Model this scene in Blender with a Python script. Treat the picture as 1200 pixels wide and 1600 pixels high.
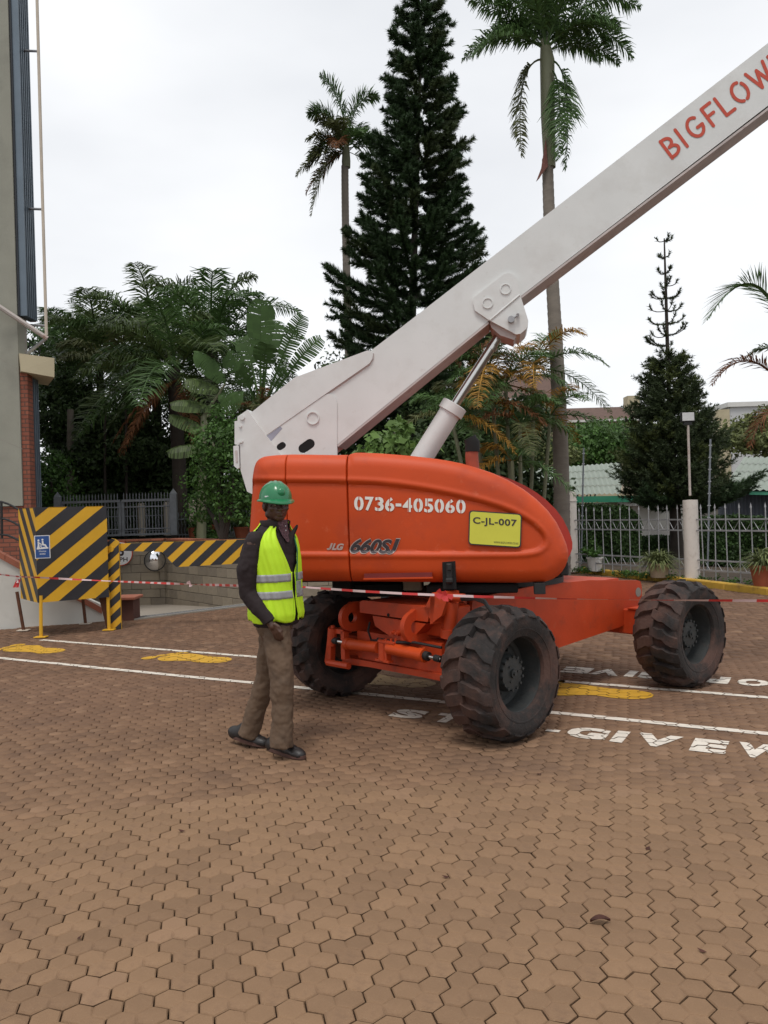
import bpy, bmesh, math, random
import numpy as np
from mathutils import Vector, Matrix
from mathutils.geometry import tessellate_polygon

R = math.radians
for o in list(bpy.data.objects):
    bpy.data.objects.remove(o)
SC = bpy.context.scene
COL = SC.collection
rnd = random.Random(7)
rg = np.random.default_rng(11)

# ------------------------------------------------------------------ camera
EYE = 1.65
FOC = 1248.0
ROLL = R(1.7)
CP = Vector((0, 0, EYE))
CR = Vector((math.cos(ROLL), 0, -math.sin(ROLL)))
CU = Vector((math.sin(ROLL), 0, math.cos(ROLL)))
CF = Vector((0, 1, 0))
cd = bpy.data.cameras.new('camera')
cam = bpy.data.objects.new('camera', cd)
COL.objects.link(cam)
cd.sensor_fit = 'VERTICAL'
cd.sensor_height = 24.0
cd.sensor_width = 18.0
cd.lens = 24.0 * FOC / 1600.0
cd.clip_start = 0.05
cd.clip_end = 2000
mw = Matrix.Identity(4)
for i in range(3):
    mw[i][0] = CR[i]; mw[i][1] = CU[i]; mw[i][2] = -CF[i]; mw[i][3] = CP[i]
cam.matrix_world = mw
SC.camera = cam
SC.view_settings.view_transform = 'Standard'
SC.view_settings.look = 'None'
SC.view_settings.exposure = 0.24
SC.view_settings.gamma = 1.0
SC.view_settings.use_curve_mapping = False

# ------------------------------------------------------------------ sky: an overcast layer over a clear sky
SUN_EL, SUN_AZ = R(68), R(195)
world = bpy.data.worlds.new('World')
SC.world = world
world.use_nodes = True
wn = world.node_tree; wn.nodes.clear()
def wnode(t, **k):
    n = wn.nodes.new(t)
    for a, b in k.items(): setattr(n, a, b)
    return n
wo = wnode('ShaderNodeOutputWorld')
sky = wnode('ShaderNodeTexSky', sky_type='NISHITA', sun_disc=False, sun_elevation=SUN_EL, sun_rotation=SUN_AZ)
bg1 = wnode('ShaderNodeBackground'); bg1.inputs[1].default_value = 0.08
wn.links.new(sky.outputs[0], bg1.inputs[0])
tc = wnode('ShaderNodeTexCoord')
mp = wnode('ShaderNodeMapping'); mp.inputs['Scale'].default_value = (1.0, 1.0, 2.6)
ns = wnode('ShaderNodeTexNoise'); ns.inputs['Scale'].default_value = 1.5; ns.inputs['Detail'].default_value = 5; ns.inputs['Roughness'].default_value = .45
wn.links.new(tc.outputs['Generated'], mp.inputs[0]); wn.links.new(mp.outputs[0], ns.inputs['Vector'])
cr = wnode('ShaderNodeValToRGB')
cr.color_ramp.elements[0].position = .28; cr.color_ramp.elements[0].color = (.60, .622, .66, 1)
cr.color_ramp.elements[1].position = .66; cr.color_ramp.elements[1].color = (.90, .91, .925, 1)
wn.links.new(ns.outputs[0], cr.inputs[0])
bg2 = wnode('ShaderNodeBackground'); bg2.inputs[1].default_value = 1.02
wn.links.new(cr.outputs[0], bg2.inputs[0])
mx = wnode('ShaderNodeMixShader'); mx.inputs[0].default_value = .93
wn.links.new(bg1.outputs[0], mx.inputs[1]); wn.links.new(bg2.outputs[0], mx.inputs[2])
wn.links.new(mx.outputs[0], wo.inputs[0])

sl = bpy.data.lights.new('sun', 'SUN'); sl.energy = 1.45; sl.angle = R(16); sl.color = (1, .96, .9)
so = bpy.data.objects.new('sun', sl); COL.objects.link(so)
so.rotation_euler = Vector((math.sin(SUN_AZ)*math.cos(SUN_EL), math.cos(SUN_AZ)*math.cos(SUN_EL), math.sin(SUN_EL))).to_track_quat('Z', 'Y').to_euler()

# ------------------------------------------------------------------ helpers
def V3(*a): return Vector(a)
def ray(u, v): return (CF + CR*((u-600)/FOC) - CU*((v-800)/FOC))
def P(u, v, d): return CP + ray(u, v)*d
def G(u, v, z=0.0):
    r = ray(u, v); return CP + r*((z-EYE)/r.z)
def RP(u, v, o, n):
    r = ray(u, v); return CP + r*((o-CP).dot(n)/r.dot(n))

OFF = {}
def mesh_np(name, V, F, mat, parent=None, smooth=False):
    V = np.asarray(V, dtype=np.float32).reshape(-1, 3); F = np.asarray(F, dtype=np.int32)
    me = bpy.data.meshes.new(name)
    off = OFF.get(parent.name, Vector()) if parent else Vector()
    V = V - np.array(off, dtype=np.float32)
    k = F.shape[1]
    me.vertices.add(len(V)); me.vertices.foreach_set('co', V.ravel())
    me.loops.add(F.size); me.loops.foreach_set('vertex_index', F.ravel())
    me.polygons.add(len(F)); me.polygons.foreach_set('loop_start', np.arange(0, F.size, k, dtype=np.int32))
    me.update(calc_edges=True)
    if smooth: me.polygons.foreach_set('use_smooth', np.ones(len(F), dtype=bool))
    me.materials.append(mat)
    return link(name, me, parent)
def link(name, me, parent=None):
    o = bpy.data.objects.new(name, me); COL.objects.link(o)
    if parent:
        o.parent = parent
        OFF[o.name] = OFF.get(parent.name, Vector())
    return o
def tag(o, label=None, cat=None, group=None, kind=None):
    if label: o['label'] = label
    if cat: o['category'] = cat
    if group: o['group'] = group
    if kind: o['kind'] = kind
    return o
def empty(name, loc, label=None, cat=None, group=None):
    o = bpy.data.objects.new(name, None); COL.objects.link(o)
    o.empty_display_size = .2; o.location = loc
    OFF[o.name] = Vector(loc)
    return tag(o, label, cat, group)

class MB:
    def __init__(s): s.v = []; s.f = []; s.m = []; s.mi = 0
    def add(s, vs, fs):
        n = len(s.v); s.v += [tuple(x) for x in vs]
        for f in fs: s.f.append(tuple(i+n for i in f)); s.m.append(s.mi)
        return s
    def box(s, c, dx, dy, dz, ax=None, bev=0):
        """box centred at c, full sizes, axes ax=(x,y,z)"""
        ax = ax or (V3(1,0,0), V3(0,1,0), V3(0,0,1))
        c = Vector(c)
        if bev <= 0:
            vs = [c+ax[0]*(i*dx/2)+ax[1]*(j*dy/2)+ax[2]*(k*dz/2) for i in (-1,1) for j in (-1,1) for k in (-1,1)]
            return s.add(vs, [(0,1,3,2),(4,6,7,5),(0,4,5,1),(2,3,7,6),(0,2,6,4),(1,5,7,3)])
        vs = []
        for i in (-1,1):
            for j in (-1,1):
                for k in (-1,1):
                    for a in range(3):
                        b = [dx/2-bev, dy/2-bev, dz/2-bev]; b[a] += bev
                        vs.append(c+ax[0]*(i*b[0])+ax[1]*(j*b[1])+ax[2]*(k*b[2]))
        def I(i,j,k,a): return ((i*2+j)*2+k)*3+a
        fs = []
        fs += [[I(0,0,0,0),I(0,0,1,0),I(0,1,1,0),I(0,1,0,0)],[I(1,0,0,0),I(1,1,0,0),I(1,1,1,0),I(1,0,1,0)]]
        fs += [[I(0,0,0,1),I(1,0,0,1),I(1,0,1,1),I(0,0,1,1)],[I(0,1,0,1),I(0,1,1,1),I(1,1,1,1),I(1,1,0,1)]]
        fs += [[I(0,0,0,2),I(0,1,0,2),I(1,1,0,2),I(1,0,0,2)],[I(0,0,1,2),I(1,0,1,2),I(1,1,1,2),I(0,1,1,2)]]
        for i in (0,1):
            for j in (0,1): fs.append([I(i,j,0,0),I(i,j,1,0),I(i,j,1,1),I(i,j,0,1)])
            for k in (0,1): fs.append([I(i,0,k,0),I(i,1,k,0),I(i,1,k,2),I(i,0,k,2)])
        for j in (0,1):
            for k in (0,1): fs.append([I(0,j,k,1),I(1,j,k,1),I(1,j,k,2),I(0,j,k,2)])
        for i in (0,1):
            for j in (0,1):
                for k in (0,1): fs.append([I(i,j,k,0),I(i,j,k,1),I(i,j,k,2)])
        return s.add(vs, fs)
    def tube(s, pts, rs, n=10, cap=True):
        pts = [Vector(p) for p in pts]
        if not hasattr(rs, '__len__'): rs = [rs]*len(pts)
        t0 = (pts[1]-pts[0]).normalized()
        up = V3(0,0,1) if abs(t0.z) < .9 else V3(1,0,0)
        x = t0.cross(up).normalized(); vs = []
        for i, p in enumerate(pts):
            a = pts[max(i-1,0)]; b = pts[min(i+1,len(pts)-1)]
            t = (b-a).normalized() if (b-a).length > 1e-9 else t0
            x = (x - t*x.dot(t)).normalized(); y = t.cross(x)
            for k in range(n):
                w = 2*math.pi*k/n
                vs.append(p + (x*math.cos(w)+y*math.sin(w))*rs[i])
        fs = [(i*n+k, i*n+(k+1)%n, (i+1)*n+(k+1)%n, (i+1)*n+k) for i in range(len(pts)-1) for k in range(n)]
        if cap: fs += [tuple(range(n-1,-1,-1)), tuple(range((len(pts)-1)*n, len(pts)*n))]
        return s.add(vs, fs)
    def prism(s, poly, d, top=True):
        """poly: world points (planar), extruded by vector d"""
        n = len(poly); poly = [Vector(p) for p in poly]
        vs = poly+[p+d for p in poly]
        tri = tessellate_polygon([poly])
        fs = [tuple(t) for t in tri]+[tuple(i+n for i in reversed(t)) for t in tri]
        fs += [(i, (i+1)%n, (i+1)%n+n, i+n) for i in range(n)]
        return s.add(vs, fs)
    def lathe(s, prof, o, ax, x, y, n=32, close=False):
        """prof: (r, h) rotated about axis ax through o"""
        vs = []
        for (r, h) in prof:
            for k in range(n):
                w = 2*math.pi*k/n
                vs.append(o + ax*h + (x*math.cos(w)+y*math.sin(w))*r)
        m = len(prof)
        fs = [(i*n+k, i*n+(k+1)%n, (i+1)*n+(k+1)%n, (i+1)*n+k) for i in range(m-1) for k in range(n)]
        if close: fs += [((m-1)*n+k, (m-1)*n+(k+1)%n, (k+1)%n, k) for k in range(n)]
        return s.add(vs, fs)
    def sphere(s, c, rx, ry=None, rz=None, ax=None, n=16, m=10):
        ry = ry or rx; rz = rz or rx; c = Vector(c)
        ax = ax or (V3(1,0,0), V3(0,1,0), V3(0,0,1))
        vs = [c+ax[2]*rz]
        for i in range(1, m):
            a = math.pi*i/m
            for k in range(n):
                w = 2*math.pi*k/n
                vs.append(c+ax[0]*(rx*math.sin(a)*math.cos(w))+ax[1]*(ry*math.sin(a)*math.sin(w))+ax[2]*(rz*math.cos(a)))
        vs.append(c-ax[2]*rz)
        fs = [(0, 1+k, 1+(k+1)%n) for k in range(n)]
        for i in range(m-2):
            fs += [(1+i*n+k, 1+(i+1)*n+k, 1+(i+1)*n+(k+1)%n, 1+i*n+(k+1)%n) for k in range(n)]
        b = 1+(m-2)*n; e = len(vs)-1
        fs += [(b+(k+1)%n, b+k, e) for k in range(n)]
        return s.add(vs, fs)
    def build(s, name, mat, parent=None, smooth=False, fix=True):
        me = bpy.data.meshes.new(name)
        off = OFF.get(parent.name, Vector()) if parent else Vector()
        me.from_pydata([(x[0]-off.x, x[1]-off.y, x[2]-off.z) for x in s.v], [], s.f)
        mats = mat if isinstance(mat, (list, tuple)) else [mat]
        for m_ in mats: me.materials.append(m_)
        if len(mats) > 1: me.polygons.foreach_set('material_index', s.m)
        if fix:
            bm = bmesh.new(); bm.from_mesh(me); bmesh.ops.recalc_face_normals(bm, faces=bm.faces); bm.to_mesh(me); bm.free()
        if smooth:
            me.polygons.foreach_set('use_smooth', [True]*len(me.polygons))
            if smooth != 'all':
                me.set_sharp_from_angle(angle=R(38))
        me.update()
        return link(name, me, parent)

# ------------------------------------------------------------------ materials
MATS = {}
def M(name, col, rough=.6, var=.12, scale=6, bump=.0, bscale=60, metal=0, dirt=None, island=0, objrand=0, spec=.5, trans=0, coat=0, detail=4, stretch=None, dirt2=None, rare=None, zone=None):
    if name in MATS: return MATS[name]
    m = bpy.data.materials.new(name); m.use_nodes = True
    if 'leaf' in name or 'leaves' in name: spec = .25
    nt = m.node_tree; N = nt.nodes; L = nt.links
    b = N['Principled BSDF']
    b.inputs['Roughness'].default_value = rough; b.inputs['Metallic'].default_value = metal
    b.inputs['Specular IOR Level'].default_value = spec
    if coat: b.inputs['Coat Weight'].default_value = coat; b.inputs['Coat Roughness'].default_value = .15
    tc = N.new('ShaderNodeTexCoord'); vec = tc.outputs['Object']
    if stretch:
        mp = N.new('ShaderNodeMapping'); mp.inputs['Scale'].default_value = stretch; L.new(vec, mp.inputs[0]); vec = mp.outputs[0]
    def noise(sc, det=detail, r=.6):
        n = N.new('ShaderNodeTexNoise'); n.inputs['Scale'].default_value = sc; n.inputs['Detail'].default_value = det; n.inputs['Roughness'].default_value = r
        L.new(vec, n.inputs['Vector']); return n.outputs[0]
    def mix(a, bcol, fac, mode='MIX'):
        x = N.new('ShaderNodeMix'); x.data_type = 'RGBA'; x.blend_type = mode
        if isinstance(fac, float): x.inputs[0].default_value = fac
        else: L.new(fac, x.inputs[0])
        for k, c in ((6, a), (7, bcol)):
            if isinstance(c, (tuple, list)): x.inputs[k].default_value = (*c[:3], 1)
            else: L.new(c, x.inputs[k])
        return x.outputs[2]
    def ramp(v, a, bb):
        r = N.new('ShaderNodeMapRange'); r.inputs[1].default_value = a; r.inputs[2].default_value = bb; r.clamp = True
        L.new(v, r.inputs[0]); return r.outputs[0]
    lo = tuple(max(c*(1-var), 0) for c in col); hi = tuple(min(c*(1+var), 1) for c in col)
    cur = mix(lo, hi, ramp(noise(scale), .3, .7)) if var else col
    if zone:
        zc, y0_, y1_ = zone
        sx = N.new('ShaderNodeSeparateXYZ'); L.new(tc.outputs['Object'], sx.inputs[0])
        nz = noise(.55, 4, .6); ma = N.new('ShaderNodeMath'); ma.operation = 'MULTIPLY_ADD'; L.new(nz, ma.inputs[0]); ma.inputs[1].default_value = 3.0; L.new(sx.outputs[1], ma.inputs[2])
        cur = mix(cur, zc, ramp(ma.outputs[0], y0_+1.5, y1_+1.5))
    if island or objrand:
        g = N.new('ShaderNodeNewGeometry'); oi = N.new('ShaderNodeObjectInfo')
        ad = N.new('ShaderNodeMath'); ad.operation = 'ADD'
        if island: L.new(g.outputs['Random Per Island'], ad.inputs[0])
        else: ad.inputs[0].default_value = 0
        if objrand: L.new(oi.outputs['Random'], ad.inputs[1])
        else: ad.inputs[1].default_value = 0
        fr = N.new('ShaderNodeMath'); fr.operation = 'FRACT'; L.new(ad.outputs[0], fr.inputs[0])
        amt = island or objrand
        a2 = mix((1-amt,)*3, (1+amt, 1+amt, 1+amt*.8), fr.outputs[0])
        cur = mix(cur, a2, 1.0, 'MULTIPLY')
        if rare:
            fl = N.new('ShaderNodeMath'); fl.operation = 'MULTIPLY'; L.new(fr.outputs[0], fl.inputs[0]); fl.inputs[1].default_value = 37.7
            fq = N.new('ShaderNodeMath'); fq.operation = 'FRACT'; L.new(fl.outputs[0], fq.inputs[0])
            gt = N.new('ShaderNodeMath'); gt.operation = 'GREATER_THAN'; L.new(fq.outputs[0], gt.inputs[0]); gt.inputs[1].default_value = .945
            gm = N.new('ShaderNodeMath'); gm.operation = 'MULTIPLY'; L.new(gt.outputs[0], gm.inputs[0]); gm.inputs[1].default_value = .42
            cur = mix(cur, rare, gm.outputs[0])
    for dd in (dirt, dirt2):
        if dd:
            dc, amt, ds = dd[:3]; lo_ = dd[3] if len(dd) > 3 else .5
            f = ramp(noise(ds, 6, .65), lo_, lo_+.16)
            mm = N.new('ShaderNodeMath'); mm.operation = 'MULTIPLY'; L.new(f, mm.inputs[0]); mm.inputs[1].default_value = amt
            cur = mix(cur, dc, mm.outputs[0])
    if isinstance(cur, tuple): b.inputs['Base Color'].default_value = (*cur, 1)
    else: L.new(cur, b.inputs['Base Color'])
    if bump:
        bp = N.new('ShaderNodeBump'); bp.inputs['Strength'].default_value = 1; bp.inputs['Distance'].default_value = bump
        L.new(noise(bscale, 5, .65), bp.inputs['Height']); L.new(bp.outputs[0], b.inputs['Normal'])
    if trans:
        tr = N.new('ShaderNodeBsdfTranslucent'); ms = N.new('ShaderNodeMixShader'); ms.inputs[0].default_value = trans
        if isinstance(cur, tuple): tr.inputs[0].default_value = (*cur, 1)
        else: L.new(cur, tr.inputs[0])
        L.new(b.outputs[0], ms.inputs[1]); L.new(tr.outputs[0], ms.inputs[2]); L.new(ms.outputs[0], N['Material Output'].inputs[0])
    m['x'] = 1; del m['x']
    MATS[name] = m
    return m

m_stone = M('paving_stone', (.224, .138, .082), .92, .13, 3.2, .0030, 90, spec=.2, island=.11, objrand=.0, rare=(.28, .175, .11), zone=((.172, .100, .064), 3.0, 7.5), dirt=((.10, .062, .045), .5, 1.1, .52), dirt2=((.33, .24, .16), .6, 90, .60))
m_stone1 = M('paving_stone_single', (.224, .138, .082), .92, .13, 3.2, .0030, 90, spec=.2, objrand=.11, rare=(.28, .175, .11), dirt=((.10, .062, .045), .45, 5.1, .56), dirt2=((.33, .24, .16), .6, 90, .60))
m_joint = M('joint_soil', (.045, .024, .016), .95, .3, 9, .004, 60)
m_white_paint = M('road_paint_white', (.66, .60, .52), .75, .08, 9, .001, 120, dirt=((.30, .20, .14), .7, 22, .56))
m_yellow_paint = M('road_paint_yellow', (.56, .31, .02), .75, .1, 9, .001, 120, dirt=((.28, .17, .08), .7, 18, .57))
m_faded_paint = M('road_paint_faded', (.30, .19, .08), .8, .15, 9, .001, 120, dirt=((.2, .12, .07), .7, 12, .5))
m_orange = M('orange_paint', (.52, .060, .009), .5, .08, 1.6, .0006, 70, dirt=((.33, .045, .02), .45, 2.2, .5), dirt2=((.75, .30, .17), .25, 9, .62), spec=.3)
m_orange2 = M('orange_steel_paint', (.47, .048, .008), .55, .12, 4, .001, 60, dirt=((.14, .035, .02), .55, 4.5, .56), dirt2=((.30, .15, .08), .4, 16, .62))
m_white = M('white_machine_paint', (.65, .65, .635), .5, .05, 2, .0006, 50, dirt=((.56, .545, .52), .5, 3.1, .50), dirt2=((.38, .31, .27), .4, 14, .64))
m_under = M('dirty_underside_and_shadow_paint', (.46, .40, .38), .7, .15, 3, .001, 50, dirt=((.2, .09, .07), .5, 9, .58))
m_tyre = M('tyre_rubber', (.020, .016, .015), .85, .3, 6, .006, 38, dirt=((.092, .046, .034), .85, 2.6, .44), dirt2=((.13, .075, .055), .6, 22, .60))
m_rim = M('rim_dark_grey', (.032, .035, .035), .55, .25, 8, .002, 60, dirt=((.10, .06, .045), .5, 9, .56))
m_black = M('black_rubber', (.012, .012, .012), .6, .2, 10, .001, 80)
m_hole = M('dark_shade', (.006, .005, .005), .9, .1, 5)
m_chrome = M('chrome_rod', (.62, .60, .58), .16, .04, 6, metal=1)
m_red_text = M('lettering_red', (.50, .055, .022), .5, .06, 5, dirt=((.6, .3, .24), .4, 20, .64))
m_white_text = M('lettering_white', (.72, .69, .64), .6, .06, 9, dirt=((.6, .2, .1), .5, 26, .62))
m_dark_text = M('lettering_dark', (.035, .025, .03), .5, .1, 9)
m_grey_text = M('lettering_grey', (.42, .33, .30), .5, .1, 9)
m_sign_y = M('yellow_plate', (.62, .60, .06), .45, .05, 4, dirt=((.5, .48, .1), .4, 8, .55))
m_hy = M('hazard_yellow', (.66, .36, .014), .5, .07, 3, .0008, 40, dirt=((.42, .22, .03), .5, 6, .58))
m_hb = M('hazard_black', (.022, .022, .026), .5, .2, 4, .0008, 40, dirt=((.09, .07, .05), .35, 7, .58))
m_rust = M('rusty_steel', (.10, .035, .015), .8, .3, 12, .002, 60)
m_blue = M('sign_blue', (.02, .075, .26), .5, .08, 6)
m_signw = M('sign_white', (.72, .72, .72), .5, .04, 6)
m_block = M('concrete_block', (.255, .215, .165), .9, .12, 5, .004, 60, objrand=.16, dirt=((.10, .085, .065), .5, 2.5, .56))
m_mortar = M('wall_mortar', (.16, .135, .105), .95, .15, 8, .003, 60)
m_plaster = M('grey_plaster', (.265, .26, .215), .9, .09, 1.2, .003, 30, dirt=((.17, .165, .14), .5, .8, .52))
m_ramp = M('pale_render', (.62, .61, .565), .85, .06, 1.5, .002, 30, dirt=((.48, .45, .40), .5, 1.7, .55))
m_conc = M('concrete', (.27, .25, .215), .9, .1, 2, .003, 40, dirt=((.15, .13, .105), .5, 2.5, .55))
m_coping = M('terracotta_coping', (.36, .125, .075), .8, .12, 4, .002, 50, objrand=.12, dirt=((.2, .1, .07), .5, 5, .55))
m_brown = M('brown_brick_pier', (.09, .035, .025), .85, .15, 5, .002, 40)
m_beige = M('beige_render', (.44, .38, .255), .85, .08, 2, .002, 40)
m_steel = M('grey_fence_steel', (.20, .215, .235), .5, .15, 8, .001, 60, metal=.2)
m_galv = M('galvanised_steel', (.35, .35, .36), .45, .15, 8, .001, 60, metal=.4, dirt=((.2, .1, .05), .5, 14, .62))
m_post = M('cream_post_paint', (.52, .45, .37), .8, .08, 4, .002, 40, dirt=((.25, .19, .14), .7, 5, .6), dirt2=((.62, .52, .42), .5, 9, .6))
m_kerb = M('yellow_kerb_paint', (.50, .30, .04), .75, .12, 5, .002, 50, dirt=((.16, .08, .05), .75, 4, .56))
m_soil = M('soil', (.07, .05, .033), .95, .3, 5, .012, 20)
m_terra = M('terracotta_pot', (.34, .09, .04), .7, .1, 6, .001, 40)
m_potw = M('white_pot', (.62, .61, .58), .55, .06, 6)
m_potb = M('beige_pot', (.42, .32, .22), .75, .1, 6)
m_bark = M('grey_palm_bark', (.17, .145, .12), .9, .15, 3, .01, 18, stretch=(1, 1, 3))
m_barkd = M('dark_bark', (.045, .035, .028), .95, .25, 4, .015, 16)
m_shaft = M('green_crownshaft', (.15, .155, .09), .6, .2, 3, .003, 20, stretch=(1, 1, .3))
def leaf(n, c, isl=.35, tr=.22, rough=.5): return M(n, c, rough, .18, .9, island=isl, trans=tr)
m_pine = leaf('pine_needles', (.027, .058, .017), .4, .1, .7)
m_pine2 = leaf('pine_needles_warm', (.040, .062, .018), .4, .1, .7)
m_conif = leaf('conifer_needles', (.036, .056, .018), .4, .1, .7)
m_conif2 = leaf('conifer_needles_warm', (.075, .098, .026), .4, .1, .7)
m_frond = leaf('palm_leaflets', (.080, .145, .048), .4, .3, .42)
m_frondb = leaf('palm_leaflets_bluish', (.085, .125, .042), .5, .3, .4)
m_frondy = leaf('palm_leaflets_yellow', (.32, .17, .03), .4, .25, .55)
m_frondr = leaf('palm_leaflets_dry', (.17, .070, .030), .4, .2, .7)
m_frondg = leaf('palm_leaflets_olive', (.10, .11, .045), .4, .25, .6)
m_banana = leaf('broad_palm_leaf', (.048, .092, .026), .12, .12, .75)
m_shrub = leaf('shrub_leaves', (.060, .125, .028), .4, .25, .5)
m_shrubd = leaf('dark_leaves', (.042, .072, .024), .4, .18, .6)
m_light = leaf('light_green_leaves', (.14, .23, .065), .3, .3, .45)
m_olive = leaf('olive_leaves', (.12, .14, .05), .4, .25, .6)
m_hedge = leaf('hedge_leaves', (.036, .072, .020), .5, .2, .5)
# ------------------------------------------------------------------ ground
def sheet(name, poly, z, mat, kind='structure', label=None):
    mb = MB(); pts = [V3(p[0], p[1], p[2] if len(p) > 2 else z) for p in poly]
    mb.add(pts, [tuple(t) for t in tessellate_polygon([pts])])
    return tag(mb.build(name, mat), label, kind=kind)
K1 = G(890, 893); K2 = G(1200, 930)
D0, D1, D2 = G(203, 968), G(390, 945), G(560, 933)
RW0, RW1 = G(-30, 985), G(160, 971)           # foot of the pale ramp wall
CN = V3(-5.25, 19.0, 0)                       # corner of the garage ramp walls
WB1 = V3(-2.62, 15.7, 0); WC1 = V3(2.3, 17.9, 0)
m_far = M('far_ground', (.09, .08, .05), .95, .3, .3)
big = [(-500,-60),(500,-60),(500,900),(-500,900)]
# one sheet with a hole is not needed: it lies well below the yard and below the garage ramp
sheet('ground', big, -.75, m_far, label='bare earth ground reaching the horizon')
yard = [(-12,-3),(-12,12.0),(RW0.x-6,12.2),(RW0.x,RW0.y),(RW1.x,RW1.y),(D0.x,D0.y),(D1.x,D1.y),(D2.x,D2.y),(1.5,16.9),(2.3,17.9),(2.7,22.5),(4.15,22.3),(K1.x,K1.y),(K2.x,K2.y),(7.9,9.8),(8.6,6),(9,-3)]
ysheet = MB(); yp = [V3(x, y, -.028) for x, y in yard]
ysheet.add(yp, [tuple(t) for t in tessellate_polygon([yp])])
ysheet.add([p for q in yp for p in (q, q-V3(0,0,.7))], [(2*i, 2*i+1, (2*i+3)%(2*len(yp)), (2*i+2)%(2*len(yp))) for i in range(len(yp))])
pave = tag(ysheet.build('paved_yard', m_joint), 'brown paved yard of interlocking three lobed concrete stones', kind='structure')

def inside(x, y, poly):
    c = False; j = len(poly)-1
    for i in range(len(poly)):
        xi, yi = poly[i][:2]; xj, yj = poly[j][:2]
        if (yi > y) != (yj > y) and x < (xj-xi)*(y-yi)/(yj-yi)+xi: c = not c
        j = i
    return c
HW = .100; HS = HW/math.sqrt(3)               # hexagon width across flats, side
LA = R(13)
LX = V3(math.cos(LA), math.sin(LA), 0); LY = V3(-math.sin(LA), math.cos(LA), 0)
def hexc(i, j):                               # centre of hexagon i in row j (pointy towards +LY)
    return ((i + .5*(j & 1))*HW, j*HS*1.5)
def hexv(c, k, r=HS):
    a = math.pi/6 + k*math.pi/3
    return (c[0]+r*math.cos(a), c[1]+r*math.sin(a))
def outline(cs):                              # outer 12-gon of three touching hexagons
    ed = {}
    for c in cs:
        vs = [hexv(c, k) for k in range(6)]
        for k in range(6):
            a = vs[k]; b = vs[(k+1)%6]
            ka = (round(a[0], 4), round(a[1], 4)); kb = (round(b[0], 4), round(b[1], 4))
            if (kb, ka) in ed: del ed[(kb, ka)]
            else: ed[(ka, kb)] = 1
    nx = {a: b for a, b in ed}
    s = next(iter(nx)); out = [s]; p = nx[s]
    while p != s and len(out) < 20: out.append(p); p = nx[p]
    return out
def inset(poly, d):
    n = len(poly); out = []
    for i in range(n):
        a = poly[i-1]; b = poly[i]; c = poly[(i+1)%n]
        e1 = (b[0]-a[0], b[1]-a[1]); e2 = (c[0]-b[0], c[1]-b[1])
        l1 = math.hypot(*e1); l2 = math.hypot(*e2)
        n1 = (-e1[1]/l1, e1[0]/l1); n2 = (-e2[1]/l2, e2[0]/l2)
        k = 1 + n1[0]*n2[0]+n1[1]*n2[1]
        out.append((b[0]+d*(n1[0]+n2[0])/k, b[1]+d*(n1[1]+n2[1])/k))
    return out
def stone_mesh(cs, gap, fine):
    """vertices (local, z up, top at 0) and faces of one stone"""
    o = (sum(c[0] for c in cs)/3, sum(c[1] for c in cs)/3)
    cs = [(c[0]-o[0], c[1]-o[1]) for c in cs]
    out = outline(cs)
    v = []; f = []
    rim = inset(out, gap)                     # top edge of the joint
    key = {}
    for p, q in zip(out, rim): key[(round(p[0], 3), round(p[1], 3))] = q
    if fine:
        low = [(p[0], p[1], -.0045) for p in rim]; n = 12
        base = [(p[0], p[1], -.03) for p in inset(out, gap+.0006)]
        v += base; v += low
        f += [(i, (i+1)%n, n+(i+1)%n, n+i) for i in range(n)]
        for c in cs:
            ov = []; iv = []
            for k in range(6):
                p = hexv(c, k); kk = (round(p[0], 3), round(p[1], 3))
                q = key.get(kk)
                if q: ov.append((q[0], q[1], -.0045))
                else: ov.append((p[0], p[1], -.0022))
                r_ = hexv(c, k, HS-.0085); iv.append((r_[0], r_[1], 0))
            # centre point shared by the three is a hex corner and keeps the groove depth
            b = len(v); v += ov+iv
            f += [(b+k, b+(k+1)%6, b+6+(k+1)%6, b+6+k) for k in range(6)]
            f.append(tuple(range(b+6, b+12)))
    else:
        n = 12
        top = inset(out, gap+.003)
        v += [(p[0], p[1], -.014) for p in rim]; v += [(p[0], p[1], 0) for p in top]
        f += [(i, (i+1)%n, n+(i+1)%n, n+i) for i in range(n)]
        tri = tessellate_polygon([[V3(p[0], p[1], 0) for p in top]])
        f += [tuple(n+i for i in t) for t in tri]
    return o, v, f, rim
stones = []                                   # (kind, world centre, fine, rim local, z)
proto = {}
def getproto(kind, cs, fine):
    k = (kind, fine)
    o = (sum(c[0] for c in cs)/3, sum(c[1] for c in cs)/3)
    if k not in proto:
        _, v, f, rim = stone_mesh(cs, .0028, fine)
        V = np.array([tuple(LX*p[0]+LY*p[1]+V3(0,0,p[2])) for p in v])
        proto[k] = (V, f, [(LX*p[0]+LY*p[1]).to_2d() for p in rim])
    return o
lim = 24.0
jm = int(26/(HS*1.5))
for strip in range(-4, jm//2+1):
    j = 2*strip; off = rnd.randrange(3)
    imin = int(-15/HW)
    for i0 in range(imin, int(17/HW), 3):
        i = i0+off
        lo = [hexc(i, j), hexc(i+1, j)]; up = [hexc(i, j+1)]
        sets = (('up', lo+up), ('down', [hexc(i+1, j+1), hexc(i+2, j+1), hexc(i+2, j)]))
        for kind, cs in sets:
            ox = (cs[0][0]+cs[1][0]+cs[2][0])/3; oy = (cs[0][1]+cs[1][1]+cs[2][1])/3
            c = LX*ox+LY*oy
            if c.y < 1.2 or abs(c.x) > .485*c.y+2.6: continue
            if not inside(c.x, c.y, yard): continue
            fine = c.y < 8.5
            getproto(kind, cs, fine)
            stones.append((kind, c, fine, rnd.gauss(0, .0011)))
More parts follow.
